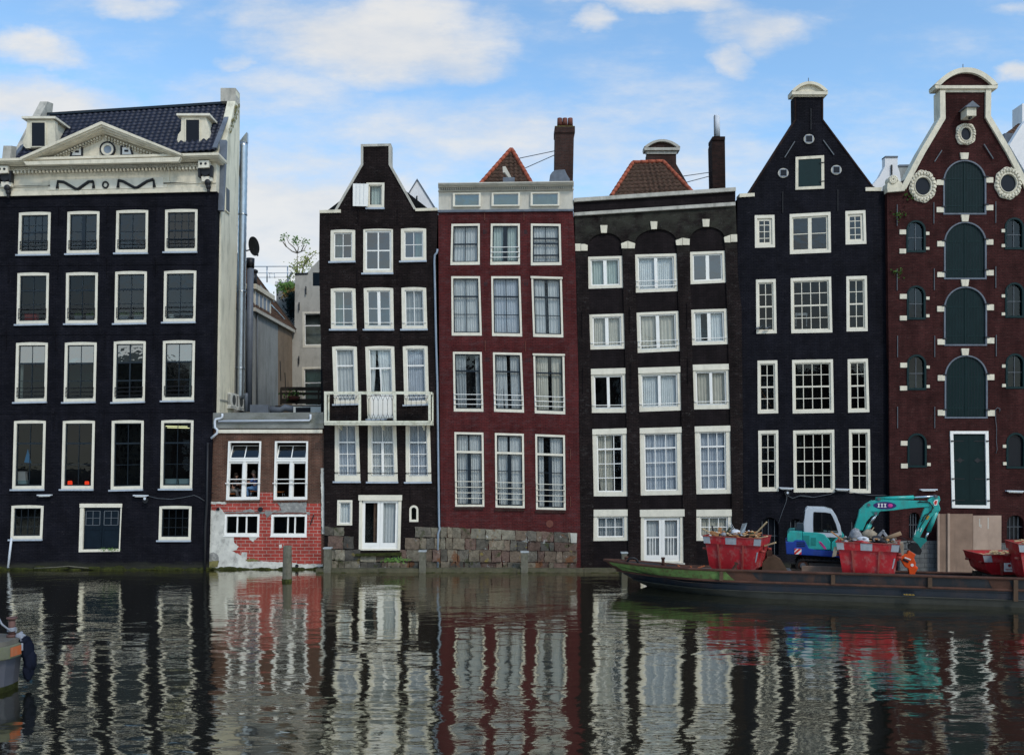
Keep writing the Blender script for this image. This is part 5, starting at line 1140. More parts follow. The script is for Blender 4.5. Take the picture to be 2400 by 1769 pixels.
# pigeons
def pigeon(px_, py_, flip, label):
    c = Wp(px_, py_, 39.98); o = empty('pigeon', c, 0, label, 'bird', 'pigeons on the window ledge'); f = -1 if flip else 1
    m = MB(); m.tube([c + Vector((f * x, 0, z)) for x, z in ((-.20, .02), (-.12, .055), (-.04, .085), (.04, .10), (.09, .13), (.11, .165), (.125, .185), (.15, .18), (.17, .175))], [.012, .028, .055, .06, .045, .03, .032, .02, .004], 9)
    b = m.build('body', 'sash_dark', o); 
    for s in (-1, 1): MB().ball(c + Vector((-f * .06, s * .045, .085)), (.10, .015, .04), 8, 5).build('wing', 'iron_grey', o); MB().tube([c + Vector((f * .02, s * .02, .05)), c + Vector((f * .03, s * .02, 0))], .006, 5).build('leg', 'terracotta', o)
pigeon(*t(14, (193, 572))[0], False, 'dark pigeon at the left end of the window ledge'); pigeon(*t(14, (262, 571))[0], False, 'dark pigeon leaning over the middle of the window ledge')

# ================================================================== G: warehouse
G = House('warehouse', 'brown red brick warehouse with stacked green arched doors and carved oval windows', -.12, 2260)
AX = 2260.6
def gate(k, x0, x1, zt, zb, ky, blocks):
    (px0, py0), (px1, py1) = t(k, (x0, zt), (x1, zb)); X0, Zt = G.p(px0, py0); X1, Zb = G.p(px1, py1); cx = (X0 + X1) / 2; hw = (X1 - X0) / 2
    lp = arch_loop(cx, Zb, Zt, hw - .01, 20); G.holes.append(lp)
    o = arch_loop(cx, Zb - .02, Zt + .01, hw + .02, 20); i_ = arch_loop(cx, Zb + .05, Zt - .05, hw - .05, 20)
    fr = MB().ring(o, i_, G.y0 - .03, G.y0 + .12).build('door_frame', 'lead', G.root)
    for s in (-1, 1):
        half = [(cx + s * .005, Zb + .05)] + [p for p in (i_ if s < 0 else i_) if (p[0] - cx) * s > .004 and p[1] > Zb + .06] 
        pts = [p for p in i_ if (p[0] - cx) * s > .004]
        if s < 0: loop = pts + [(cx - .005, Zt - .05), (cx - .005, Zb + .05)]
        else: loop = [(cx + .005, Zb + .05), (cx + .005, Zt - .05)] + pts
        lf = MB().prism(loop, G.y0 + .04, G.y0 + .09).build('door', 'door_green', fr)
        m = MB(); n = 7
        for j in range(1, n): x = cx + s * hw * j / n; zz = Zt - hw + math.sqrt(max(0, (hw - .06) ** 2 - (x - cx) ** 2)); m.box(x - .005, x + .005, G.y0 + .033, G.y0 + .04, Zb + .06, zz)
        m.build('board_joint', 'sash_dark', lf)
        m = MB(); 
        for f in (.16, .66):
            z = Zb + (Zt - Zb) * f; xe = cx + s * (hw - .02); m = MB(); m.box(min(xe, cx + s * .1), max(xe, cx + s * .1), G.y0 + .028, G.y0 + .04, z - .022, z + .022); m.build('hinge', 'green_trim', lf)
    MB().box(cx - .02, cx + .02, G.y0 + .02, G.y0 + .04, Zb + .05, Zt - .06).build('cover_strip', 'green_trim', fr)
    a = G.ps(t(k, *ky)); MB().prism(a, G.y0 - .07, G.y0 + .1).build('keystone', 'stone_cream', G.root)
    for (b0, b1, c0_, c1_) in blocks:
        P = G.ps(t(k, (b0, c0_), (b1, c0_), (b1, c1_), (b0, c1_))); MB().prism(P, G.y0 - .045, G.y0 + .06).build('corner_block', 'stone_cream', G.root)
        xh = P[1][0] if P[0][0] < cx else P[0][0]; MB().box(xh - .1, xh + .1, G.y0 - .06, G.y0 + .0, P[0][1] - .02, P[0][1] + .05).build('hinge_pin', 'black_iron', G.root)
gate(13, 1637, 1953, 755, 1160, ((1757,702),(1822,702),(1815,750),(1765,750)), ((1583,1635,903,943),(1583,1635,1108,1147),(1955,2007,885,925),(1955,2007,1092,1132)))
gate(13, 1643, 1955, 1218, 1645, ((1765,1167),(1825,1167),(1817,1217),(1772,1217)), ((1588,1640,1363,1403),(1588,1640,1595,1632),(1955,2007,1350,1390),(1955,2010,1580,1620)))
gate(14, 1625, 1950, 237, 690, ((1750,183),(1812,183),(1804,235),(1758,235)), ((1568,1622,388,430),(1570,1625,642,685),(1950,2005,375,420),(1953,2008,632,676)))
gate(14, 1630, 1955, 767, 1250, ((1752,715),(1812,715),(1805,767),(1760,767)), ((1572,1627,920,963),(1572,1627,1188,1232),(1953,2008,914,958),(1957,2012,1190,1235)))
dq = [(2225.8,1010),(2315.3,1010),(2318.6,1191),(2230.3,1189.7)]; G.hole(dq); Q = Quad(G, dq); W_, H_ = Q.W, Q.Hh; m = MB()
Q.box(m, 0, .14, 0, H_, -.05, .14); Q.box(m, W_ - .14, W_, 0, H_, -.05, .14); Q.box(m, .14, W_ - .14, 0, .14, -.05, .14); Q.box(m, .14, W_ - .14, H_ - .13, H_, -.05, .14); fr = m.build('door_frame', 'white_paint', G.root)
for k in (0, 1):
    a0 = .145 + k * (W_ - .29) / 2; a1 = a0 + (W_ - .29) / 2 - .006; m = MB(); Q.box(m, a0, a1, .145, H_ - .135, .02, .08); lf = m.build('door', 'door_green', fr)
    m = MB(); c = a0 + (a1 - a0) * (.42 if k == 0 else .52); b = H_ * .62
    m.prism([Q.at(c - .16, b), Q.at(c, b + .12), Q.at(c + .16, b), Q.at(c, b - .12)], G.y0 + .008, G.y0 + .02); m.build('diamond_light', 'black_iron', lf)
    m = MB()
    for f in (.1, .38, .62, .87): e0, e1 = (a0, a0 + .5) if k == 0 else (a1 - .5, a1); m = MB(); Q.box(m, e0, e1, H_ * f - .018, H_ * f + .018, .005, .02); m.build('hinge', 'black_iron', lf)
    m = MB()
    for f in (.1, .38, .87): e = .07 if k == 0 else W_ - .07; m = MB(); Q.box(m, e - .05, e + .05, H_ * f - .03, H_ * f + .03, -.09, -.05); m.build('hinge_pin', 'black_iron', fr)
def sidewin(k, x0, x1, zt, zb, blk, glassm='glass_dark', mirror=False, broken=False):
    (px0, py0), (px1, py1) = t(k, (x0, zt), (x1, zb))
    X0, Zt = G.p(px0, py0); X1, Zb = G.p(px1, py1); cx = (X0 + X1) / 2; hw = (X1 - X0) / 2
    G.holes.append(arch_loop(cx, Zb + .01, Zt - .01, hw - .01)); fr = MB().ring(arch_loop(cx, Zb, Zt, hw), arch_loop(cx, Zb + .1, Zt - .09, hw - .09), G.y0 - .03, G.y0 + .15).build('window', 'green_trim', G.root)
    i_ = arch_loop(cx, Zb + .1, Zt - .09, hw - .09)
    MB().add([(p[0], G.y0 + .08, p[1]) for p in i_], [tuple(range(len(i_)))]).build('pane', glassm, fr)
    if glassm != 'panel_dark':
        m = MB(); zc = (Zt + Zb) / 2 - .05; m.box(cx - .014, cx + .014, G.y0 + .05, G.y0 + .075, Zb + .1, Zt - .1); m.box(cx - hw + .09, cx - .014, G.y0 + .05, G.y0 + .075, zc - .014, zc + .014); m.box(cx + .014, cx + hw - .09, G.y0 + .05, G.y0 + .075, zc - .014, zc + .014); m.build('glazing_bar', 'iron_grey', fr)
    for (b0, b1, c0_, c1_) in blk:
        P = G.ps(t(k, (b0, c0_), (b1, c0_), (b1, c1_), (b0, c1_))); MB().prism(P, G.y0 - .045, G.y0 + .06).build('corner_block', 'stone_cream', G.root)
LW = [(13,1357,1502,1205,1447,((1305,1353,1277,1312),(1305,1353,1420,1455),(1503,1528,1293,1317),(1503,1528,1407,1427))),
      (14,1335,1480,228,492,((1280,1333,295,332),(1280,1333,462,498),(1483,1508,315,338),(1483,1508,451,474))),
      (14,1335,1485,760,1035,((1283,1335,825,862),(1281,1335,1003,1038),(1485,1510,847,869),(1485,1510,995,1018))),
      (14,1340,1488,1367,1632,((1287,1338,1427,1463),(1289,1340,1602,1638),(1490,1515,1462,1485),(1490,1517,1596,1620)))]
for i, w in enumerate(LW): sidewin(*w, glassm='glass_black' if i < 3 else 'panel_dark')
RW = [(13,2095,2240,1185,1425,((2070,2095,1273,1297),(2070,2095,1385,1408),(2242,2290,1258,1292),(2242,2290,1400,1435))),
      (14,2094,2240,205,478,((2066,2091,298,321),(2066,2091,437,460),(2243,2296,280,316),(2243,2296,448,484))),
      (14,2098,2245,752,1025,((2069,2095,838,862),(2070,2097,988,1012),(2248,2300,810,848),(2248,2300,990,1025))),
      (14,2103,2250,1363,1640,((2075,2100,1456,1480),(2077,2102,1590,1614),(2254,2306,1420,1456),(2254,2306,1595,1630)))]
for i, w in enumerate(RW): sidewin(*w, glassm='glass_black' if i < 3 else 'panel_dark')
for (k, cx, cz, hw, zt, zb) in ((15, 1281, 0, 13, 375, 600), (15, 2166, 0, 20, 398, 612)):
    px_ = t(k, (cx, 0))[0][0]; x, z0 = G.p(px_, t(k, (0, zb))[0][1]); z1 = G.p(px_, t(k, (0, zt))[0][1])[1]; lp = arch_loop(x, z0, z1, hw / 50); G.holes.append(lp)
    MB().prism(lp, .16, .18).build('pane', 'panel_dark', G.root); m = MB()
    for e in (-.4, 0, .4): m.box(x + e * hw / 50 * 1.2 - .012, x + e * hw / 50 * 1.2 + .012, .0, .03, z0, z1 - .08)
    m.box(x - hw / 50, x + hw / 50, .0, .025, (z0 + z1) / 2, (z0 + z1) / 2 + .025); m.build('window_bars', 'iron_grey', G.root)
def mir(px_): return 2 * AX - px_
gl = t(13, (1213,1000), (1213,990), (1330,990), (1325,950), (1640,425), (1605,440), (1605,235))
glp = t(13, (1213,998), (1300,975), (1320,940), (1627,430), (1622,240))
outG = glp + [(mir(p[0]), p[1] - 6) for p in reversed(glp)] + [(mir(2079), 1352), (2086, 1352), (2084, 900)]
# oval openings are carved frames on the wall
G.wall(outG, 'brick_warehouse')
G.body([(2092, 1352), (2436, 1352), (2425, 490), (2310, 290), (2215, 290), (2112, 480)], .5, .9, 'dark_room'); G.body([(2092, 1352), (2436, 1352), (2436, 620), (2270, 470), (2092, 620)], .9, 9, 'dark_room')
m = MB()
gL = G.ps(t(13, (1310,965), (1455,690), (1605,438), (1602,238))); gR = [(2 * G.p(AX, 0)[0] - x, z + .06) for x, z in reversed(gL)]
for q in strip(gL, .25): m.prism(q, G.y0 - .10, G.y0 + .5)
m.build('gable_coping', 'stone_cream', G.root); m = MB()
for q in strip(gR, .25): m.prism(q, G.y0 - .10, G.y0 + .5)
m.build('gable_coping', 'stone_cream', G.root)
m = MB(); m.prism(G.ps(t(13, (1205,968),(1336,962),(1337,990),(1208,1000))), G.y0 - .14, G.y0 + .5); m.prism(G.ps(t(13, (1212,930),(1290,905),(1320,930),(1330,965),(1208,970))), G.y0 - .08, G.y0 + .45); m.build('shoulder_stone', 'stone_cream', G.root)
m = MB(); c = Vector(G.p(*t(13, (1253, 908))[0])); cc = (c.x, G.y0 - .03, c.y)
for i in range(26): a = i * .5; r_ = .20 - i * .006; m.ball((cc[0] + r_ * math.cos(a), cc[1] - .06, cc[2] + r_ * math.sin(a)), .055, 7, 5)
m.tube([(cc[0], G.y0 - .05, cc[2]), (cc[0], G.y0 + .3, cc[2])], .22, 16); m.build('scroll_ornament', 'stone_cream', G.root)
curved_ped(13, 1797, 205, 237, 135, 248, 39.88, 'pediment', 'stone_cream', G.root, 'brick_warehouse', 185)
def oval(cx, cz, rx, rz, ix, iz, seed, square=False):
    x, z = G.p(*t(13, (cx, cz))[0]); k = 1 / 3.2014 / 50; RX, RZ, IX, IZ = rx * k, rz * k, ix * k, iz * k; rnd = random.Random(seed)
    n = 40; outer = []
    for i in range(n):
        a = 2 * math.pi * i / n; w = 1 + .035 * math.sin(a * 8) + (.0 if not square else .12 * abs(math.sin(2 * a)) ** 2); outer.append((x + RX * w * math.cos(a), z + RZ * w * math.sin(a)))
    inner_ = [(x + IX * math.cos(2 * math.pi * i / n), z + IZ * math.sin(2 * math.pi * i / n)) for i in range(n)]
    o = MB().ring(outer, inner_, G.y0 - .06, G.y0 + .04).build('oval_window', 'stone_cream', G.root); m = MB()
    for i in range(22):
        a = 2 * math.pi * i / 22; mx, mz = (RX + IX) / 2, (RZ + IZ) / 2; q = 1.04 if not square else 1.04 + .1 * abs(math.sin(2 * a))
        m.ball((x + mx * q * math.cos(a), G.y0 - .08, z + mz * q * math.sin(a)), (.075 if not square else .05, .05, .085 if not square else .05), 7, 5)
        a += .14; m.tube([(x + mx * 1.1 * math.cos(a), G.y0 - .09, z + mz * 1.1 * math.sin(a)), (x + RX * .99 * math.cos(a + .12), G.y0 - .07, z + RZ * .99 * math.sin(a + .12))], [.05, .025], 6)
    m.tube([(p[0], G.y0 - .07, p[1]) for p in [(x + IX * 1.1 * math.cos(2 * math.pi * i / 30), z + IZ * 1.08 * math.sin(2 * math.pi * i / 30)) for i in range(31)]], .03, 6, caps=False)
    m.build('carving', 'stone_cream', o); MB().prism(inner_, G.y0 - .004, G.y0 + .0).build('pane', 'panel_dark', o)
oval(1478, 953, 100, 120, 57, 66, 1); oval(2118, 930, 100, 120, 58, 66, 2); oval(1800, 562, 72, 78, 38, 48, 3, True)
# hoist housing
m = MB(); x0, z0 = G.p(*t(13, (1766, 462))[0]); x1, z1 = G.p(*t(13, (1836, 392))[0]); m.box(x0, x1, -.66, .0, z0 + .04, z1); hb = m.build('hoist_box', 'stone_cream', G.root)
m = MB(); xc = (x0 + x1) / 2; m.add([(x0 - .12, -.76, z1 - .02), (x1 + .12, -.76, z1 - .02), (xc, -.76, z1 + .26), (x0 - .12, -.12, z1 - .02), (x1 + .08, -.12, z1 - .02), (xc, -.12, z1 + .28)], [(0, 1, 2), (0, 3, 4, 1), (1, 4, 5, 2), (2, 5, 3, 0), (5, 4, 3)]); m.build('hoist_roof', 'lead', hb)
MB().box(xc - .05, xc + .05, -.6, -.45, z0 - .06, z0 + .08).build('hoist_beam', 'black_iron', hb)
MB().tube([w3(13, 1783, 72, 40.1), w3(13, 1783, 35, 40.1)], .018, 5).build('finial_rod', 'iron_grey', G.root)
anchors(G, [(2102, 505), (2188, 500), (2333, 498), (2102, 656), (2189, 655), (2333, 650), (2103, 812), (2190, 812), (2103, 978), (2190, 978), (2334, 810)], 1.0, 'iron_grey')
for (a, b) in (((1625, 680), (1570, 765)), ((1940, 635), (2010, 745))): MB().bar(w3(13, *a, 39.83), w3(13, *b, 39.83), .045, .04).build('wall_anchor', 'iron_grey', G.root)
stripe_lamp((2156, 1147), (2196, 1147), -.12, 'pale strip light above the arm of the digger'); stripe_lamp((2358, 1150), (2402, 1151), -.12, 'pale strip light at the right edge of the warehouse wall')
cb = MB().tube([w3(14, *q, 39.83) for q in ((2035, 1170), (2055, 1180), (2052, 1205))], .018, 5); 
cb.tube([w3(14, *q, 39.83) for q in ((2040, 1168), (2020, 1185), (2022, 1260), (2030, 1330), (2028, 1430), (2034, 1490), (2024, 1525))], .014, 5); tag(centre(cb.build('rope', 'iron_grey')), 'frayed grey rope hanging on the wall right of the lowest arched door', 'rope')
# small plants on the brickwork
for (zx, zy, lb) in ((1300, 1165, 'small weed growing on the warehouse wall beside its top left window'), (1285, 1600, 'small weed growing on the warehouse wall between its two upper left windows'), (1378, 1028, 'tiny weed growing under the left carved oval window')):
    c = w3(13, zx, zy, 39.85); m = MB()
    for i in range(26):
        p = c + Vector((random.gauss(0, .13), random.uniform(-.06, .0), random.gauss(0, .12))); a = random.uniform(0, 6.3); u = Vector((math.cos(a), .2, math.sin(a))) * .05; v = Vector((-u.z, .1, u.x)) * .5; m.add([p - u, p + v, p + u, p - v], [(0, 1, 2, 3)])
    tag(centre(m.build('wall_weed', 'leaf_green')), lb, 'plant')
# concrete block plinth and plywood hoarding
cw = empty('block_wall', Wp(2150, 1340, 39.6), 0, 'grey concrete block wall behind the orange grab', 'wall'); a = w3(15, 1150, 625, 39.7); b = w3(15, 1485, 960, 39.7); MB().box(a.x, b.x, -.34, -.13, -.2, a.z).build('blocks', 'concrete_block', cw)
a = w3(15, 2040, 645, 39.7); MB().box(a.x, a.x + 3, -.34, -.13, -.2, a.z).build('blocks', 'concrete_block', cw)
plain('plywood', (.23, .15, .105), .85, .3, .9, dirt=(.13, .085, .06), dirt_amt=.9, bump=.3, streak=(1.2, 1, .12)); plain('plywood_pale', (.36, .255, .19), .85, .2, 1.0, dirt=(.22, .15, .11), dirt_amt=.6, bump=.3, streak=(1.2, 1, .3))
hd = empty('plywood_hoarding', Wp(2275, 1340, 39.3), 0, 'tall weathered plywood hoarding against the warehouse foot', 'hoarding')
for (u0, u1, v0, mt_) in ((1482, 1790, 388, 'plywood'), (1793, 2040, 402, 'plywood_pale')):
    a = w3(15, u0, v0, 39.35); b = w3(15, u1, 960, 39.35); MB().box(a.x, b.x, -.68, -.64, -.1, a.z).build('board', mt_, hd)
for (u0, u1) in ((1480, 1498), (1568, 1588)):
    a = w3(15, u0, 388, 39.3); b = w3(15, u1, 960, 39.3); MB().box(a.x, b.x, -.76, -.681, -.1, a.z + .02).build('batten', 'plywood_pale', hd)
m = MB(); 
for (u, v, hh) in ((1850, 430, 70), (1925, 420, 100), (1862, 480, 30)): a = w3(15, u, v, 39.3); b = w3(15, u + 8, v + hh, 39.3); m.box(a.x, b.x, -.686, -.68, b.z, a.z)
m.build('paint_smear', 'plaster_pale', hd)
# ================================================================== the row goes on past both edges of the picture
for (nm, x0, x1, top, mt_, lb) in (('neighbour_house', -350, -38, 520, 'brick_warehouse', 'brown brick house next to the pedimented house, beyond the left picture edge'), ('neighbour_house', 2448, 2760, 470, 'brick_navy', 'black brick house next to the warehouse, beyond the right picture edge')):
    Nh = House(nm, lb, .05, (x0 + x1) / 2)
    for r_ in range(4):
        for k in range(3):
            xa = x0 + (x1 - x0) * (.1 + .3 * k); ya = top + 70 + r_ * 175
            win(Nh, [(xa, ya), (xa + 62, ya), (xa + 62, ya + 118), (xa, ya + 118)], 2, (.33,), (.66,), cur=[(0, 1)] if (r_ + k) % 2 else None, glass='glass_dark')
    Nh.wall([(x0, top), (x1, top), (x1, 1352), (x0, 1352)], mt_); Nh.body([(x0 + 4, top + 6), (x1 - 4, top + 6), (x1 - 4, 1352), (x0 + 4, 1352)], .5, 9, 'dark_room')
    Nh.prism('cornice', 'stone_cream', [(x0 - 2, top - 14), (x1 + 2, top - 14), (x1, top + 6), (x0, top + 6)], -.3, .5)
# ================================================================== the alley behind the annex
def wb(k, zx, zy, d): return w3(k, zx, zy, d)
# big spiral duct and the dark flue
m = MB(); bot = Wp(562, 935, 43.5); top = Wp(571, 335, 43.5); duct = empty('ventilation_duct', bot, 0, 'tall silver spiral duct with a slanted top beside the cream side wall', 'duct')
n = 70; pts = [bot.lerp(top, i / n) for i in range(n + 1)]; rs = [.205 + (.012 if i % 2 else 0) for i in range(n + 1)]; m.tube(pts, rs, 18)
m.prism([(top.x - .205, top.z), (top.x + .205, top.z), (top.x + .205, top.z + .5), (top.x + .12, top.z + .42)], top.y - .12, top.y + .12); m.build('pipe', 'galvanised', duct)
for f in (.12, .42, .72): c = bot.lerp(top, f); MB().tube([c - Vector((0, 0, .04)), c + Vector((0, 0, .04))], .235, 18).build('collar', 'galvanised', duct)
a = Wp(583, 965, 45); b = Wp(587, 628, 45); o = empty('flue', a, 0, 'slender blue grey flue pipe standing behind the spiral duct', 'flue'); MB().tube([a, b], .17, 12).build('pipe', 'pipe_grey', o); MB().tube([b, b + Vector((0, 0, .5))], [.2, .22], 12).build('cowl', 'black_iron', o)
a = Wp(577, 965, 43); o = MB().tube([a, Wp(577, 925, 43), Wp(576, 922, 43)], .09, 10).build('vent_pipe', 'pipe_grey'); tag(centre(o), 'short grey vent pipe with rounded cap on the annex roof', 'pipe')
# satellite dish
sd = empty('satellite_dish', Wp(575, 589, 43.6), 0, 'black satellite dish on an arm beside the spiral duct', 'satellite dish')
C0 = Wp(598, 577, 43.3); m = MB(); nr, ns = 5, 24; vs = []; 
Mr = Matrix.Rotation(R(-38), 4, 'Z') @ Matrix.Rotation(R(14), 4, 'X')
for i in range(nr + 1):
    for j in range(ns): r_ = i / nr; a_ = 2 * math.pi * j / ns; v = Vector((.42 * r_ * math.cos(a_), -.09 * r_ * r_, .48 * r_ * math.sin(a_))); vs.append(C0 + Mr @ v)
m.add(vs, [(i * ns + j, i * ns + (j + 1) % ns, (i + 1) * ns + (j + 1) % ns, (i + 1) * ns + j) for i in range(nr) for j in range(ns)], True)
vs2 = [v + Mr @ Vector((0, .03, 0)) for v in vs]; m.add(vs2, [(i * ns + j, i * ns + (j + 1) % ns, (i + 1) * ns + (j + 1) % ns, (i + 1) * ns + j) for i in range(nr) for j in range(ns)], True)
m.build('reflector', 'black_iron', sd); MB().bar(Wp(574, 589, 43.8), C0 + Vector((-.1, .12, -.1)), .05).build('mount_arm', 'iron_grey', sd)
m = MB(); f0_ = C0 + Mr @ Vector((0, -.05, -.45)); f1_ = C0 + Vector((.25, -.42, -.55)); m.tube([f0_, f1_], .018, 6); m.ball(f1_, (.05, .05, .06)); m.build('feed_arm', 'black_iron', sd)
# back house with the brown roof
BH = empty('alley_house', Wp(640, 955, 50), 0, 'plastered back house with a brown tiled roof and louvred dormer in the gap', 'house')
xw = -13.98; m = MB(); m.box(xw - 6, xw, 46, 52.6, -.3, 13.3); 
m.xf(Matrix.Translation((0, -40, 0))); m.build('wall', 'plaster_grey', BH)
MB().box(xw - 1, xw + .02, 11.0, 14.2, 4, 13.25).build('ochre_wall', 'plaster_ochre', BH)
MB().box(xw - .3, xw + .03, 5.98, 6.35, 6, 13.2).build('corner_wall', 'plaster_grey', BH)
tiles(MB(), (xw + .15, 5.9, 13.25), (xw + .15, 14.3, 13.25), (xw - 3.3, 5.9, 18.0), (xw - 3.3, 14.3, 18.0), .26, .30, .045, .04).build('roof', 'tile_slate_brown', BH)
MB().add([(xw + .1, 5.95, 13.2), (xw + .1, 14.3, 13.2), (xw - 3.3, 14.3, 17.9), (xw - 3.3, 5.95, 17.9), (xw - 6, 5.95, 13.2), (xw - 6, 14.3, 13.2)], [(0, 1, 2, 3), (3, 2, 5, 4), (0, 3, 4), (1, 5, 2)]).build('roof_underlay', 'tile_slate_brown', BH)
MB().bar((xw + .12, 5.9, 13.2), (xw + .12, 14.3, 13.2), .14, .2).build('gutter', 'grey_trim', BH)
MB().bar((xw + .2, 14.35, 13.3), (xw - 3.3, 14.35, 18.05), .12, .14).build('verge', 'timber_dark', BH)
m = MB(); m.box(xw - 2.2, xw - .02, 6.3, 9.6, 12.9, 14.35); m.build('dormer', 'grey_trim', BH); MB().box(xw - 2.3, xw + .14, 6.15, 9.8, 14.35, 14.62).build('dormer_roof', 'stone_cream', BH)
m = MB()
for i in range(5): y = 6.4 + i * .72; m.box(xw - .02, xw + .02, y, y + .09, 13.3, 14.3)
m.build('louvre_frame', 'cream_paint', BH); MB().box(xw - .03, xw - .01, 6.45, 9.4, 13.35, 14.25).build('louvre_pane', 'pipe_blue_grey', BH)
for (ya, yb_, za, zb_) in ((10.6, 11.6, 15.0, 14.2), (11.5, 12.6, 14.4, 13.7), (12.6, 13.4, 15.8, 14.9)):
    f = lambda z: xw + .15 - (z - 13.25) * 3.45 / 4.75 + .14
    MB().bar((f(za), ya, za), (f(zb_), yb_, zb_), .06, .04).build('snow_guard', 'galvanised', BH)
o = empty('roof_pipe', wb(5, 505, 230, 51), 0, 'black flue cowl on the brown roof in the gap', 'flue'); MB().tube([wb(5, 505, 260, 50), wb(5, 505, 150, 50)], .17, 10).build('pipe', 'black_iron', o); MB().ball(wb(5, 505, 135, 50), (.25, .25, .14)).build('cowl', 'black_iron', o)
MB().tube([(xw + .06, 6.6, 13.1), (xw + .06, 6.6, 7)], .045, 8).build('drainpipe', 'iron_grey', BH)
for (y, z, dz) in ((11.3, 11, 1.2), (12.6, 9.5, .9), (12.4, 10.4, .9), (9.6, 7.9, 1.2), (8.9, 8.1, .8)): MB().bar((xw + .03, y, z), (xw + .03, y + .15, z - dz), .05).build('wall_anchor', 'black_iron', BH)
# pale gable behind
PH = empty('pale_gable_house', Wp(725, 900, 54.5), 0, 'pale plastered gable wall with two sash windows at the back of the gap', 'house')
dP = 54.5; H2 = House.__new__(House); H2.y0 = 14.5; H2.d = 54.5; H2.root = PH; H2.holes = []
wP = dict(fw=.13, ft=.13, fb=.16, sill=None, mt=.07)
win(H2, t(5, (928,488),(1150,484),(1150,800),(932,803)), 1, (), (.62,), centre_w=.0, cur=None, glass='glass_dark', **dict(wP, colfr=None))
win(H2, t(5, (925,972),(1120,968),(1120,1330),(930,1330)), 1, (), (.62,), cur=[(0, 1)], glass='glass_green', curmat='curtain_green', **wP)
H2.holes.append(H2.ps(t(5, (1020, 145), (1085, 145), (1085, 262), (1020, 262)))); H2.prism('shutter', 'navy_door', t(5, (1018, 143), (1090, 143), (1090, 265), (1018, 265)), .02, .1)
H2.wall(t(5, (865, 158), (975, 152), (1000, 110), (1075, 35), (1200, -80), (1300, 20), (1300, 1450), (820, 1450), (822, 640), (860, 610)), 'plaster_pale', .4)
H2.prism('ledge', 'black_iron', t(5, (862, 152), (978, 147), (978, 156), (862, 163)), -.06, .1)
for (zx, zy) in ((960, 300), (900, 440), (898, 910)): a = wb(5, zx, zy - 35, 54.4); b = wb(5, zx, zy + 35, 54.4); MB().bar(a, b, .06).build('wall_anchor', 'black_iron', PH)
H2.body(t(5, (880, 165), (975, 165), (1190, -60), (1280, 30), (1280, 1450), (840, 1450)), .5, 5, 'plaster_pale')
# timber terrace with railing
TR = empty('timber_terrace', wb(5, 920, 1300, 49), 0, 'dark timber terrace railing above the annex roof', 'railing'); m = MB()
a = wb(5, 740, 1150, 49.5); b = wb(5, 1150, 1150, 49.5)
for zy, h_ in ((1162, .42), (1205, .30), (1270, .55)): z = wb(5, 0, zy, 49.5).z; m.box(a.x, b.x, 9.45, 9.5, z - h_ / 4, z + h_ / 4)
for zx in (745, 880, 1075): x = wb(5, zx, 0, 49.5).x; m.box(x - .05, x + .05, 9.38, 9.45, wb(5, 0, 1300, 49.5).z, wb(5, 0, 1155, 49.5).z)
m.build('railing', 'timber_dark', TR); MB().box(a.x - .3, b.x, 9.4, 13.8, wb(5, 0, 1310, 49.5).z - .1, wb(5, 0, 1310, 49.5).z).build('deck', 'timber_dark', TR)
# roof plant on the annex: AC units, ducts
def ac(zx0, zx1, zy0, zy1, d, label):
    a = wb(5, zx0, zy0, d); b = wb(5, zx1, zy1, d); o = empty('air_conditioner', Vector((a.x, a.y, b.z)), 0, label, 'air conditioner', 'air conditioners on the side wall')
    x0, x1, z0, z1 = a.x, b.x, b.z, a.z; y = a.y
    MB().box(x0, x1, y, y + .85, z0, z1).build('housing', 'ac_white', o); m = MB()
    for i in range(5): x = x0 + (x1 - x0) * (.12 + .17 * i); m.box(x, x + (x1 - x0) * .09, y - .006, y, z0 + .08, z1 - .06)
    m.build('grille', 'panel_dark', o); m = MB(); c = Vector((x1 + .012, y + .45, (z0 + z1) / 2)); m.tube([c - Vector((.02, 0, 0)), c], min(.25, (z1 - z0) * .4), 18); m.build('fan', 'panel_dark', o)
    MB().box(x0 - .02, x1, y - .05, y + .9, z0 - .09, z0 - .03).build('bracket', 'ac_white', o)
ac(247, 305, 1195, 1315, 42.2, 'front white air conditioner bracketed on the cream side wall'); ac(350, 370, 1212, 1330, 43.2, 'rear white air conditioner half hidden behind the first one')
a = wb(5, 470, 1300, 43); b = wb(5, 630, 1370, 43); tag(centre(MB().box(a.x, b.x, 3, 4.2, b.z - .1, a.z).build('duct_box', 'pipe_grey')), 'grey sheet metal box on the annex roof', 'box')
m = MB().tube([wb(5, 630, 1345, 43.4), wb(5, 740, 1350, 43.4), wb(5, 775, 1325, 43.2), wb(5, 860, 1345, 43.6), wb(5, 900, 1350, 43.8)], .17, 14).build('roof_duct', 'pipe_grey'); tag(centre(m), 'grey bent ventilation duct lying on the annex roof', 'duct')
o = empty('roof_unit', wb(5, 930, 1370, 42.6), 0, 'white framed black panel unit on the annex roof', 'box'); a = wb(5, 850, 1318, 42.6); b = wb(5, 1090, 1385, 42.6); MB().box(a.x, b.x, 2.6, 3.2, b.z, a.z).build('housing', 'ac_white', o); c = wb(5, 1000, 1325, 42.6); MB().box(a.x + .12, c.x, 2.585, 2.6, b.z, c.z).build('panel', 'panel_dark', o)
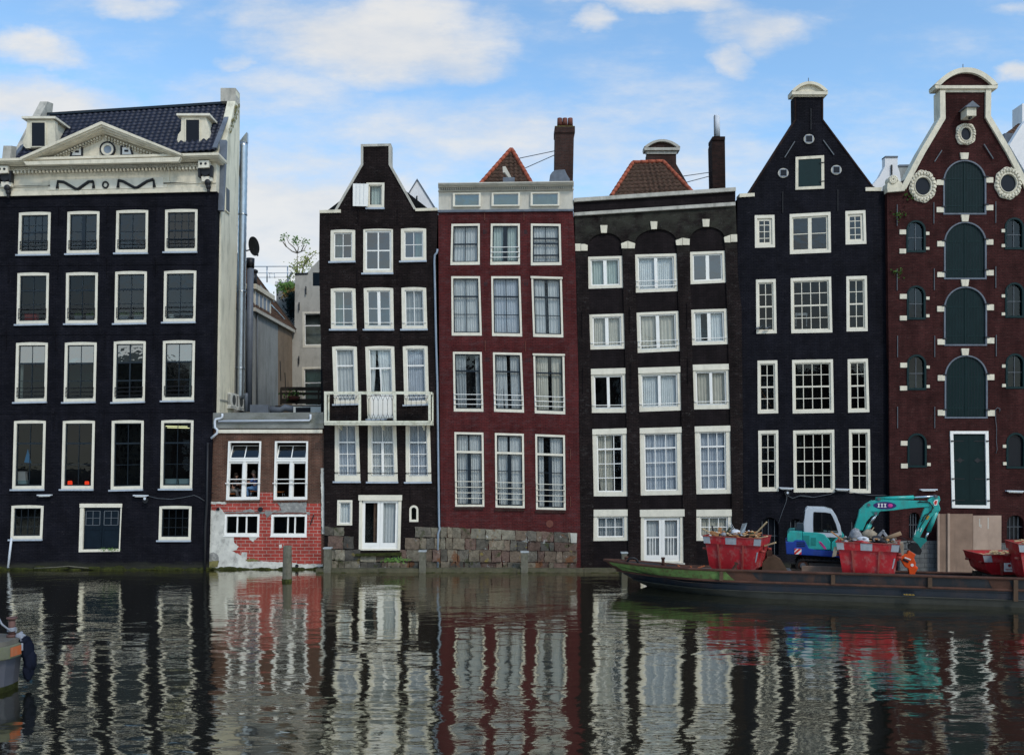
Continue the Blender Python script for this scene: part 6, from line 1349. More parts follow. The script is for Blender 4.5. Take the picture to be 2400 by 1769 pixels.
# planter of flowers on terrace
o = empty('potted_plant', wb(5, 855, 1255, 49.6), 0, 'terracotta pot hanging on the timber terrace railing', 'plant'); MB().tube([wb(5, 855, 1262, 49.3), wb(5, 855, 1228, 49.3)], [.25, .36], 12).build('pot', 'terracotta', o); m = MB()
c = wb(5, 850, 1210, 49.4)
for i in range(70):
    p = c + Vector((random.gauss(0, .3), random.gauss(0, .1), random.gauss(0, .13))); u = Vector((random.uniform(-1, 1), .2, random.uniform(-1, 1))).normalized() * .09; v = Vector((-u.z, .1, u.x)) * .5; m.add([p - u, p + v, p + u, p - v], [(0, 1, 2, 3)])
m.build('foliage', 'leaf_green', o)
# roof terrace with rails, greenery, small tree
RT = empty('roof_terrace', wb(5, 790, 260, 60), 0, 'thin white roof terrace railing against the sky in the gap', 'railing'); m = MB()
for zy, r_ in ((93, .03), (150, .02), (188, .02)): m.tube([wb(5, 440, zy, 60), wb(5, 1010, zy - 2, 60)], r_, 5)
for zx in (490, 620, 800, 880): m.tube([wb(5, zx, 95, 60), wb(5, zx, 230, 60)], .045 if zx in (620, 800) else .025, 5)
m.bar(wb(5, 840, 140, 59.8), wb(5, 800, 215, 59.8), .35, .06); m.build('railing', 'galvanised', RT); a = wb(5, 690, 222, 60); b = wb(5, 880, 262, 60); MB().box(a.x, b.x, 20, 22, b.z, a.z).build('parapet', 'plaster_white', RT)
m = MB(); m.tube([wb(5, 635, 150, 59.8), wb(5, 685, 152, 59.8)], .03); m.tube([wb(5, 640, 150, 59.8), wb(5, 645, 195, 59.8)], .02); m.tube([wb(5, 683, 152, 59.8), wb(5, 688, 195, 59.8)], .02); tag(centre(m.build('terrace_chair', 'galvanised')), 'thin white chair frame on the distant roof terrace', 'chair')
def leafcloud(m, c, n, s, sz, flat=.5):
    for i in range(n):
        p = c + Vector((random.gauss(0, s[0]), random.gauss(0, s[1]), random.gauss(0, s[2]))); a_ = random.uniform(0, 6.28); u = Vector((math.cos(a_), random.uniform(-.4, .4), math.sin(a_))).normalized() * random.uniform(.6, 1.3) * sz; v = u.cross(Vector((random.uniform(-.5, .5), 1, random.uniform(-.5, .5)))).normalized() * u.length * flat; m.add([p - u, p + v, p + u, p - v], [(0, 1, 2, 3)])
tr = empty('roof_tree', wb(4, 737, 1280, 59), 0, 'sparse young tree with bare branches on the roof terrace', 'tree')
m = MB(); T4 = lambda x, y, d=59: wb(4, x, y, d)
br = [((737,1280),(736,1190),(735,1095)), ((735,1095),(690,1080),(640,1040),(622,990)), ((735,1095),(710,1050),(660,1005),(640,960)), ((735,1095),(745,1050),(730,1010)), ((735,1095),(790,1075),(820,1020)), ((770,1080),(790,1030),(770,1000)), ((775,1280),(790,1200),(830,1110)), ((790,1200),(850,1140),(900,1095)), ((790,1230),(750,1190),(720,1175)), ((738,1260),(700,1230),(665,1205)), ((640,1040),(610,1000),(608,975))]
for b_ in br: n_ = len(b_); m.tube([T4(*p) for p in b_], [.05 - .033 * i / (n_ - 1) for i in range(n_)], 5)
m.build('branches', 'twig', tr); m = MB()
for (x, y, n_) in ((612,950,18),(605,975,14),(650,955,12),(715,965,22),(720,1000,22),(715,985,16),(772,995,14),(812,998,18),(800,990,10)): leafcloud(m, T4(x, y), n_, (.12, .1, .11), .075)
m.build('leaves', 'leaf_green', tr); m = MB()
for (x, y, n_) in ((835,1100,14),(880,1095,12),(905,1088,6),(800,1140,34),(830,1165,34),(790,1180,30),(735,1175,20),(760,1215,30),(820,1210,26),(690,1215,16),(715,1245,18),(790,1260,26)): leafcloud(m, T4(x, y), n_, (.2, .1, .16), .075)
m.build('leaves', 'leaf_yellow', tr)
sh = empty('terrace_shrub', wb(5, 830, 330, 57), 0, 'bushy green and rusty shrubs spilling over the roof terrace edge', 'shrub'); m = MB()
for (x, y, n_) in ((790,250,50),(770,275,120),(810,270,120),(850,265,110),(800,300,90)): leafcloud(m, wb(5, x, y, 57), n_, (.28, .2, .16), .09)
m.build('foliage', 'leaf_green', sh); m = MB()
for (x, y, n_) in ((830,310,130),(815,335,80),(850,300,90)): leafcloud(m, wb(5, x, y, 57), n_, (.22, .2, .16), .085)
m.build('foliage', 'leaf_rust', sh); m = MB()
for (x, y, n_) in ((845,360,120),(850,385,80)): leafcloud(m, wb(5, x, y, 56.5), n_, (.16, .2, .2), .1)
m.build('foliage', 'door_green', sh); m = MB()
for (x, y, n_) in ((870,180,40),(900,140,40)): leafcloud(m, wb(5, x, y, 57), n_, (.3, .2, .25), .07)
m.build('foliage', 'leaf_yellow', sh)
a = wb(5, 700, 262, 58); b = wb(5, 900, 650, 58); tag(centre(MB().box(a.x, b.x, 18, 18.5, b.z, a.z).build('terrace_wall', 'plaster_grey')), 'grey wall under the planted terrace edge in the gap', 'wall')
m = MB()
for (x, y, n_) in ((835,420,150),(855,460,150),(850,500,120),(800,350,120)): leafcloud(m, wb(5, x, y, 57.3), n_, (.22, .15, .3), .1)
tag(centre(m.build('ivy', 'door_green')), 'dark ivy hanging down beside the brown roof in the gap', 'plant')
# white gables in the gaps of the roofline
def gable(name, label, k, pts, d, dep, mat, trim=None, tw=.1, nseg=None):
    P = [w3(k, *p, d) for p in pts]; y = d - CD; o = empty(name, Vector((P[0].x, y, P[0].z)), 0, label, 'gable'); MB().prism([(p.x, p.z) for p in P], y, y + dep).build('gable_wall', mat, o)
    if trim:
        m = MB()
        for q in strip([(P[i].x, P[i].z) for i in trim], tw): m.prism(q, y - .05, y + dep + .05)
        m.build('coping', 'pipe_grey', o)
    return o
g1 = gable('white_gable', 'white triangular gable peeping up right of the neck gable house', 4, [(1640, 760), (1640, 660), (1708, 570), (1785, 445), (1945, 700), (1960, 760)], 46, .4, 'plaster_white', (2, 3, 4), .05)
a = w3(4, 1782, 595, 45.98); b = w3(4, 1782, 645, 45.98); MB().bar(a, b, .06).build('wall_anchor', 'black_iron', g1)
g2 = gable('white_neck_gable', 'small white neck gable in the gap before the warehouse', 13, [(1095, 1010), (1100, 945), (1155, 880), (1198, 800), (1198, 725), (1293, 725), (1293, 800), (1310, 850), (1330, 1010)], 50, .4, 'plaster_white', (4, 5), .08)
MB().bar(w3(13, 1248, 790, 49.95), w3(13, 1248, 865, 49.95), .07).build('wall_anchor', 'black_iron', g2)
g3 = gable('grey_roof_block', 'small grey rooftop block behind the white neck gable', 13, [(1285, 900), (1300, 790), (1400, 788), (1400, 900)], 54, .4, 'plaster_grey', (1, 2), .12)
g4 = gable('white_side_gable', 'white gable slope at the right edge of the picture above the warehouse', 13, [(2130, 640), (2145, 620), (2225, 490), (2241, 470), (2400, 300), (2500, 300), (2500, 760), (2260, 860), (2200, 760)], 47, .4, 'plaster_white')
o = empty('tiled_side_roof', w3(13, 2200, 520, 50), 0, 'dark tiled roof slope beyond the right shoulder of the warehouse', 'roof'); tiles(MB(), w3(13, 2080, 575, 49), w3(13, 2330, 575, 49), w3(13, 2232, 455, 51), w3(13, 2400, 330, 51), .26, .3).build('tiles', 'tile_slate_brown', o)
MB().box(w3(13, 2095, 0, 48.5).x, w3(13, 2180, 0, 48.5).x, 8.5, 10, w3(13, 0, 640, 48.5).z, w3(13, 0, 552, 48.5).z).build('dormer', 'lead', o); MB().box(w3(13, 2228, 0, 50).x, w3(13, 2300, 0, 50).x, 10, 11, w3(13, 0, 520, 50).z, w3(13, 0, 330, 50).z).build('chimney', 'plaster_white', o)

# ================================================================== people in the annex
def person(label, loc, pose, shirt, trousers, hairc, face=1, longhair=False):
    """loc = seat point; pose: dict of joints relative to the seat (x across, y away, z up)"""
    o = empty('person', loc, 0, label, 'person')
    def skinned(name, verts, edges, rad, mat, par):
        me = bpy.data.meshes.new(name); me.from_pydata(verts, edges, []); ob = bpy.data.objects.new(name, me); COL.objects.link(ob); ob.parent = par
        md = ob.modifiers.new('skin', 'SKIN'); md.use_smooth_shade = True
        for i, r_ in enumerate(rad): me.skin_vertices[0].data[i].radius = (r_, r_)
        me.skin_vertices[0].data[0].use_root = True
        s2 = ob.modifiers.new('sub', 'SUBSURF'); s2.levels = 1; s2.render_levels = 1; me.materials.append(MATS[mat]); return ob
    p = pose; f = face
    V = [(0, 0, 0), (.03 * f, 0, .25), (.07 * f, 0, .47), (.09 * f, 0, .56), (.12 * f, 0, .68), (.12 * f, 0, .78),
         (.07 * f, -.17, .46), p['elA'], p['haA'], (.07 * f, .17, .46), p['elB'], p['haB'],
         (.02 * f, -.10, -.01), p['knA'], p['anA'], p['toA'], (.02 * f, .10, -.01), p['knB'], p['anB'], p['toB']]
    E_ = [(0, 1), (1, 2), (2, 3), (3, 4), (4, 5), (2, 6), (6, 7), (7, 8), (2, 9), (9, 10), (10, 11), (0, 12), (12, 13), (13, 14), (14, 15), (0, 16), (16, 17), (17, 18), (18, 19)]
    rad = [.14, .13, .12, .05, .09, .085, .07, .045, .035, .07, .045, .035, .10, .065, .045, .035, .10, .065, .045, .035]
    skinned('body', V, E_, rad, 'skin', o)
    def sub(name, idx, mat, grow=.014, ext=None):
        mp = {j: i for i, j in enumerate(idx)}; ob = skinned(name, [V[j] for j in idx], [(mp[a], mp[b]) for a, b in E_ if a in mp and b in mp], [rad[j] + grow for j in idx], mat, o); return ob
    sub('shirt', [2, 1, 0, 6, 7, 9, 10], shirt); sub('trousers', [0, 12, 13, 14, 16, 17, 18], trousers, .018)
    m = MB(); hd = Vector(loc) + Vector((.12 * f, 0, .75)); m.ball(hd + Vector((-.02 * f, 0, .03)), (.105, .10, .11), 12, 8)
    if longhair: m.ball(hd + Vector((-.06 * f, 0, -.10)), (.085, .11, .18), 10, 7)
    m.build('hair', hairc, o)
    m = MB(); 
    for s in (-1, 1): m.ball(hd + Vector((.085 * f, -.035 * s - .04, -.02)), .011, 6, 4)
    m.build('eyes', 'black_iron', o); MB().ball(hd + Vector((.10 * f, -.02, -.045)), (.02, .014, .02), 6, 4).build('nose', 'skin', o)
    m = MB()
    for hnd, el in ((p['haA'], p['elA']), (p['haB'], p['elB'])):
        h = Vector(loc) + Vector(hnd); d = (Vector(hnd) - Vector(el)).normalized(); s = d.cross(Vector((0, 0, 1))); s = s.normalized() if s.length > .01 else Vector((0, 1, 0))
        for i in range(4): b0 = h + s * (.012 * (i - 1.5)); m.tube([b0, b0 + d * .05 + s * .004 * (i - 1.5), b0 + d * (.085 - .008 * abs(i - 1)) + Vector((0, 0, -.015))], [.010, .009, .006], 6)
        m.tube([h, h + s * .035 + d * .03, h + s * .04 + d * .055], [.011, .010, .007], 6)
    m.build('fingers', 'skin', o)
    MB().tube([Vector(loc) + Vector(p['anA']), Vector(loc) + Vector(p['toA'])], [.055, .045], 8).build('shoe', 'black_iron', o); MB().tube([Vector(loc) + Vector(p['anB']), Vector(loc) + Vector(p['toB'])], [.055, .045], 8).build('shoe', 'black_iron', o)
    return o
plain('wood_orange_dim', (.35, .15, .06), .8, .2, 3)
plain('skin', (.50, .27, .19), .6, .1, 6, spec=.2); plain('shirt_blue', (.06, .12, .33), .85, .25, 5); plain('jeans', (.12, .24, .42), .85, .3, 5); plain('hair_dark', (.03, .018, .012), .7, .2, 6); plain('top_dark', (.03, .03, .035), .85, .3, 5); plain('trousers_grey', (.20, .19, .18), .85, .3, 5); plain('hair_grey', (.16, .13, .10), .8, .2, 5); plain('chair_orange', (.38, .12, .03), .5, .2, 3); plain('top_brown', (.10, .05, .035), .85, .3, 5)
def seat(px_, py_, d): return Wp(px_, py_, d)
person('bald person in a blue shirt and jeans seated behind the left annex window facing left', seat(600, 1144, 41.0), dict(elA=(-.22, -.22, .30), haA=(-.42, -.15, .30), elB=(-.22, .2, .28), haB=(-.42, .1, .32), knA=(-.42, -.12, .02), anA=(-.36, -.12, -.42), toA=(-.52, -.13, -.46), knB=(-.40, .12, .03), anB=(-.28, .14, -.42), toB=(-.44, .15, -.46)), 'shirt_blue', 'jeans', 'hair_grey', -1)
person('long haired person in a dark top with grey trousers behind the left annex window', seat(548, 1150, 41.1), dict(elA=(.20, -.2, .28), haA=(.36, -.1, .38), elB=(.2, .2, .26), haB=(.38, .1, .34), knA=(.22, -.22, .0), anA=(.26, -.25, -.42), toA=(.38, -.3, -.46), knB=(.36, .10, .02), anB=(.30, .1, -.42), toB=(.44, .1, -.46)), 'top_dark', 'trousers_grey', 'hair_dark', 1, True)
person('person in a brown top raising both hands between the two other seated people', seat(566, 1150, 42.2), dict(elA=(-.16, -.26, .26), haA=(-.06, -.24, .50), elB=(.16, .22, .26), haB=(.10, -.04, .52), knA=(.1, -.4, .0), anA=(.1, -.42, -.42), toA=(.1, -.56, -.46), knB=(-.1, -.4, .0), anB=(-.1, -.42, -.42), toB=(-.12, -.56, -.46)), 'top_brown', 'top_dark', 'hair_dark', 1)
def chair(px_, py_, d, flip, label):
    c = Wp(px_, py_, d); o = empty('chair', c - Vector((0, 0, .46)), 0, label, 'chair', 'orange chairs in the annex room'); f = -1 if flip else 1
    MB().box(c.x - .22, c.x + .22, c.y - .2, c.y + .2, c.z - .15, c.z - .11).build('seat', 'chair_orange', o)
    MB().hexa([c + Vector(v) for v in ((-f * .22, -.2, -.1), (-f * .19, -.2, -.1), (-f * .24, -.2, .35), (-f * .27, -.2, .35), (-f * .22, .2, -.1), (-f * .19, .2, -.1), (-f * .24, .2, .35), (-f * .27, .2, .35))]).build('backrest', 'chair_orange', o)
    for sx in (-1, 1):
        for sy in (-1, 1): MB().tube([c + Vector((sx * .18, sy * .17, -.15)), c + Vector((sx * .22, sy * .19, -.46))], .014, 6).build('leg', 'galvanised', o)
chair(600, 1144, 41.0, True, 'orange chair under the person in the blue shirt'); chair(548, 1150, 41.1, False, 'orange chair under the long haired person'); chair(655, 1146, 41.3, False, 'empty orange chair behind the right annex window')
tb = empty('table', Wp(576, 1165, 41.5), 0, 'small dark table between the seated people', 'table'); c = Wp(574, 1135, 41.4); MB().box(c.x - .32, c.x + .32, c.y - .3, c.y + .3, c.z, c.z + .03).build('tabletop', 'timber_dark', tb); MB().tube([c, c - Vector((0, 0, .68))], .035).build('leg', 'black_iron', tb)

P_ = [w3(14, *q, 40.45) for q in ((205, 1035), (290, 1165))]; tag(centre(MB().bar(P_[0], P_[1], .07, .03).build('ladder_rail', 'wood_orange_dim')), 'dim orange diagonal beam behind the third row left window of the blue black house', 'beam')
tb = empty('side_table', w3(14, 518, 545, 40.42), 0, 'pale side table dimly seen behind the many-paned upper middle window', 'table'); q0, q1 = w3(14, 471, 440, 40.42), w3(14, 566, 545, 40.42)
MB().box(q0.x, q1.x, .38, .47, q0.z - .12, q0.z).build('tabletop', 'card_white', tb)
for xx_ in (q0.x + .02, q1.x - .06): MB().box(xx_, xx_ + .04, .38, .42, q1.z, q0.z - .12).build('leg', 'card_white', tb)
# ================================================================== quay timbers and posts
qb = MB(); x0, x1 = Wp(742, 0, 39.3).x, Wp(1480, 0, 39.3).x
m = MB(); xs = [x0, -6.1, -3.2, .2, 3.3, x1 + 2.5]
for i in range(len(xs) - 1): m.box(xs[i] + .008, xs[i + 1] - .008, -.92 + .02 * (i % 2), -.55, -.16, .17 + .012 * (i % 3))
o = m.build('quay_beam', 'timber_wet'); tag(centre(o), 'long wet timber beam along the foot of the houses at the waterline', 'beam')
al = MB()
for i in range(110): al.ball((random.uniform(x0, x1), -.93, random.uniform(-.12, -.02)), (random.uniform(.12, .4), .03, random.uniform(.03, .07)), 7, 4)
al.build('algae', 'algae', o)
tag(MB().box(x0, x1 + 2.5, -.55, .0, -.6, -.02).build('quay_footing', 'algae'), kind='structure')
def post(px0, px1, py0, py1, d, label, cap=True, h0=-.3):
    a = Wp(px0, py0, d); b = Wp(px1, py1, d); o = empty('mooring_post', Vector(((a.x + b.x) / 2, a.y, h0)), 0, label, 'post', 'timber posts along the quay'); w = b.x - a.x
    MB().hexa([(a.x, a.y, h0), (b.x, a.y, h0), (b.x - .01, a.y, a.z), (a.x + .015, a.y, a.z), (a.x, a.y + w, h0), (b.x, a.y + w, h0), (b.x - .01, a.y + w, a.z), (a.x + .015, a.y + w, a.z)]).build('post', 'timber_post', o)
    if cap: MB().box(a.x - .02, b.x + .02, a.y - .02, a.y + w + .02, a.z, a.z + .06).build('cap', 'zinc_cap', o)
post(758, 775, 1286, 1330, 39.05, 'zinc capped square post at the joint of the brick annex and neck gable house'); post(982, 998, 1293, 1330, 39.05, 'weathered square post below the right side of the white french doors')
post(1221, 1238, 1295, 1334, 39.05, 'zinc capped mossy post before the stone foot of the crimson house'); post(1457, 1471, 1297, 1334, 38.9, 'zinc capped post just behind the bow of the barge')
pl_ = empty('mooring_pile', Wp(673, 1362, 36.4), 0, 'round weathered timber pile standing free in the water before the annex', 'post'); a = Wp(674, 1278, 36.4)
m = MB(); n = 16; rr_ = [random.uniform(.93, 1.05) for _ in range(n)]; vs = []; zs = [(-1, .20), (.1, .20), (.5, .19), (1.1, .185), (a.z - .05, .18), (a.z, .15)]
for z, r_ in zs: vs += [(a.x - .02 + (z * .015) + r_ * rr_[j] * math.cos(2 * math.pi * j / n), a.y + r_ * rr_[j] * math.sin(2 * math.pi * j / n), z) for j in range(n)]
m.add(vs, [(i * n + j, i * n + (j + 1) % n, (i + 1) * n + (j + 1) % n, (i + 1) * n + j) for i in range(len(zs) - 1) for j in range(n)] + [tuple((len(zs) - 1) * n + j for j in range(n))]); m.build('pile', 'timber_post', pl_)
m = MB(); m.tube([(a.x - .03, a.y, -.3), (a.x - .03, a.y, .12)], [.215, .212], 16); m.build('algae', 'algae', pl_)
wd = MB(); c = Wp(925, 1312, 39.5); leafcloud(wd, c, 120, (.28, .05, .05), .06); tag(centre(wd.build('quay_weed', 'leaf_green')), 'bright green weed growing under the white french doors', 'plant')
wd = MB(); c = t(3, (950, 1222))[0]; leafcloud(wd, Wp(c[0] + 4, c[1], 39.9), 60, (.22, .02, .035), .035); tag(centre(wd.build('sill_weed', 'leaf_green')), 'tiny weeds on the sill of the dark canal door', 'plant')

# ================================================================== barge
plain('hull_navy', (.008, .013, .022), .45, .35, 1.2, dirt=(.07, .032, .02), dirt_amt=.35, streak=(1, 1, .5), spec=.4)
plain('hull_low', (.032, .033, .027), .6, .4, 1.5, dirt=(.06, .055, .04), dirt_amt=.5, streak=(.25, 1, 3))
plain('hull_blue', (.014, .017, .021), .6, .35, 1.3, dirt=(.07, .032, .02), dirt_amt=.9, streak=(1, 1, .4))
plain('hull_green', (.12, .20, .055), .7, .35, 3.4, dirt=(.09, .04, .02), dirt_amt=1.0, bump=.3, streak=(1, 1, .7))
plain('rust', (.075, .032, .020), .85, .5, 2.2, dirt=(.03, .022, .018), dirt_amt=.6, bump=.5, streak=(1, 1, 1))
plain('rust_brown', (.09, .052, .030), .85, .4, 2.5, dirt=(.07, .04, .025), dirt_amt=.6, bump=.4, streak=(1, 1, 1))
plain('deck_plate', (.05, .045, .04), .8, .4, 1.5, dirt=(.15, .08, .045), dirt_amt=.6, bump=.3, streak=(1, 1, 1))
plain('yellow_paint', (.42, .25, .03), .6, .2, 3)
BA = R(-12.5); BG = empty('barge', (3.85, -4.5, 0), BA, 'long dark blue work barge with a scraped green bow carrying skips and a digger', 'barge')
LB = 22.0
def hw(u):    # half width against distance behind the stem at that level
    return 2.17 * (1 - (1 - min(1, u / 5.2)) ** 2.4)
def stem(z): return 1.75 * (1 - z / 1.05) ** 1.3 if z < 1.05 else 0.0
NS = 44
def ringl(z, s, sh=0.0, grow=0.0):
    x0_ = stem(min(z, 1.04)); out = []
    for i in range(NS + 1):
        u = (LB - x0_) * (i / NS) ** 1.6; zz = z + sh * max(0, 1 - u / 3.2) ** 2; 
        if s > 0 and zz > .60: zz = .60 + (zz - .60) * max(0, 1 - (x0_ + u) / 3.4)
        out.append((x0_ + u - grow, s * (hw(u) * (.93 + .07 * min(1, z)) + grow), zz))
    return out
def shell(name, mat, zs, grow=0.0, sh=.0, u0=0, u1=None):
    m = MB(); u1 = NS if u1 is None else u1
    for s in (-1, 1):
        rows = [ringl(z, s, sh * (z / 1.04) ** 3 if z > 0 else 0, grow)[u0:u1 + 1] for z in zs]; n_ = len(rows[0]); vs = [p for r_ in rows for p in r_]
        m.add(vs, [(j * n_ + i, j * n_ + i + 1, (j + 1) * n_ + i + 1, (j + 1) * n_ + i) for j in range(len(zs) - 1) for i in range(n_ - 1)], True)
        if grow and s < 0: m.build(name, mat, BG, local=True); m = MB()
    return m.build(name, mat, BG, local=True, weld=not grow)
shell('hull_bottom', 'hull_low', [-.6, -.2, .1, .24]); shell('hull', 'hull_navy', [.24, .35, .5, .62])
shell('bulwark', 'hull_blue', [.62, .75, .9, 1.04]); shell('green_bow_plate', 'hull_green', [.66, .75, .85, .95, 1.0], grow=.012, u0=2, u1=17)
shell('rust_panel', 'rust', [.65, .8, 1.0], grow=.014, u0=17, u1=19); shell('rust_panel', 'rust', [.64, .8, 1.0], grow=.014, u0=0, u1=3); shell('rust_panel', 'rust', [.65, .8, 1.0], grow=.014, u0=33, u1=34)
for z, r_, mt_ in ((.62, .05, 'rust'), (1.05, .055, 'rust'), (.26, .025, 'hull_low')):
    m = MB()
    for s in (-1, 1): m.tube([(p[0] - .02 if i else p[0], p[1], p[2]) for i, p in enumerate(ringl(z if z < 1.04 else 1.04, s, 0, .02))], r_, 7, caps=True)
    m.build('rubbing_strake' if z < 1 else 'gunwale', mt_, BG, local=True)
m = MB(); a = ringl(.88, -1); b = ringl(.88, 1); n_ = len(a); dz = lambda x: .50 + .42 * max(0, 1 - x / 3.2); m.add([(p[0], p[1] * .98, dz(p[0])) for p in a] + [(p[0], p[1] * .98, dz(p[0])) for p in b], [(i, i + 1, n_ + i + 1, n_ + i) for i in range(n_ - 1)]); m.build('deck', 'deck_plate', BG, local=True)
m = MB(); a = [(p[0], p[1], p[2]) for p in (ringl(-.2, -1)[-1], ringl(.5, -1)[-1], ringl(1.04, -1)[-1], ringl(.6, 1)[-1], ringl(.5, 1)[-1], ringl(-.2, 1)[-1])]; m.add(a, [tuple(range(6))]); m.build('transom', 'hull_navy', BG, local=True)
for xx_ in (4.6, 8.6, 11.9, 14.7, 17.6):
    y_ = -hw(xx_) - .03; m = MB(); m.box(xx_, xx_ + .14, y_ - .05, y_ + .03, .25 if xx_ > 14 else .64, 1.0); m.build('hull_stain_plate', 'rust_brown' if xx_ < 14 else 'hull_green' if xx_ > 17 else 'rust_brown', BG, local=True)
m = MB(); m.box(11.05, 11.5, -2.24, -2.20, .30, .42); npl = m.build('name_plate', 'sash_dark', BG, local=True); m = MB()
for i in range(9): m.box(11.09 + i * .043, 11.09 + i * .043 + random.uniform(.018, .03), -2.247, -2.24, .335 + random.uniform(0, .012), .385 - random.uniform(0, .02))
m.build('lettering', 'yellow_paint', npl, local=True)
for xx_ in (.9, 2.4): 
    m = MB()
    for s in (-.12, .12): m.tube([(xx_, s, .86), (xx_, s, 1.15)], .06, 10); m.tube([(xx_, s, 1.15), (xx_, s, 1.19)], .085, 10)
    m.box(xx_ - .12, xx_ + .12, -.22, .22, .86, .9); m.build('bollard', 'rust', BG, local=True)
m = MB(); m.tube([(1.2 + .22 * math.cos(a * .4), -.6 + .03 * math.sin(a), 1.02 + .2 * math.sin(a * .4)) for a in range(9)], .045, 8); m.build('tyre', 'black_iron', BG, local=True)
# heap of orange chain / rope at the bow
m = MB(); rnd = random.Random(5); p = [(2.7 + 1.3 * rnd.random() + .1 * math.sin(i), -1.45 + .6 * rnd.random() - .2, .66 + .50 * rnd.random() * rnd.random()) for i in range(70)]; m.tube(p, .028, 5); Mb = Matrix.Translation((3.85, -4.5, 0)) @ Matrix.Rotation(BA, 4, 'Z'); m.xf(Mb); plain('rope_orange', (.35, .10, .04), .9, .3, 5); tag(centre(m.build('chain_heap', 'rope_orange')), 'tangled orange brown rope heap on the bow deck', 'rope')
m = MB(); m.bar((4.7, -1.7, .52), (5.3, -1.5, 1.25), .07); m.bar((5.2, -1.5, 1.28), (5.35, -1.65, .52), .06); m.xf(Mb); tag(centre(m.build('scrap_iron', 'rust')), 'small bent piece of rusty iron on the deck left of the skip', 'scrap')
def sleeper(x, y, rot, ln, label):
    m = MB(); m.box(-ln / 2, ln / 2, -.14, .14, 0, .37); o = m.build('timber_sleeper', 'timber_dark'); o.location = (x, y, .502); o.rotation_euler = (0, 0, rot); tag(o, label, 'timber', 'sleepers under the deck load')
sleeper(8.83, -6.45, R(-30), 1.9, 'sleeper under the front edge of the left skip'); sleeper(9.08, -5.75, R(-30), 1.9, 'sleeper under the rear edge of the left skip')
sleeper(13.2, -8.1, R(-25), 1.9, 'sleeper under the front edge of the middle skip'); sleeper(13.45, -7.4, R(-25), 1.9, 'sleeper under the rear edge of the middle skip')
sleeper(19.05, -7.5, R(-3), 2.1, 'sleeper under the front edge of the low right skip'); sleeper(19.1, -6.7, R(-3), 2.1, 'sleeper under the rear edge of the low right skip')
sleeper(19.4, -9.4, R(-14), 2.0, 'sleeper under the front edge of the skip at the picture edge'); sleeper(19.55, -8.65, R(-14), 2.0, 'sleeper under the rear edge of the skip at the picture edge')
sleeper(12.55, -6.45, R(-18), 3.0, 'long sleeper under the near track of the digger'); sleeper(13.0, -5.08, R(-18), 3.0, 'long sleeper under the far track of the digger'); sleeper(10.35, -6.3, BA, 1.1, 'sleeper under the rusty bucket'); sleeper(11.9, -7.15, BA, 1.3, 'sleeper under the pale plate')
def deck_at(x, y): return Vector((x, y, .87))

# ------------------------------------------------------------------ skips
plain('skip_red', (.38, .008, .013), .5, .3, 1.8, dirt=(.34, .17, .14), dirt_amt=.7, bump=.12, streak=(1, 1, .8), spec=.4)
plain('skip_red_dusty', (.36, .035, .036), .7, .25, 1.6, dirt=(.40, .30, .26), dirt_amt=.8, streak=(1, 1, .5))
plain('skip_rib', (.30, .045, .035), .7, .3, 3, dirt=(.25, .15, .10), dirt_amt=.7)
plain('band_grey', (.32, .33, .34), .6, .15, 2.5, dirt=(.5, .5, .48), dirt_amt=.4)
plain('wood_pale', (.50, .36, .20), .8, .25, 3); plain('wood_orange', (.42, .20, .08), .8, .3, 3); plain('bag_grey', (.30, .30, .31), .6, .35, 3); plain('bag_white', (.62, .62, .64), .6, .2, 3); plain('carpet_green', (.035, .045, .022), .9, .3, 3); plain('tube_brown', (.26, .17, .10), .8, .2, 3); plain('cloth_tan', (.30, .24, .17), .9, .35, 4)
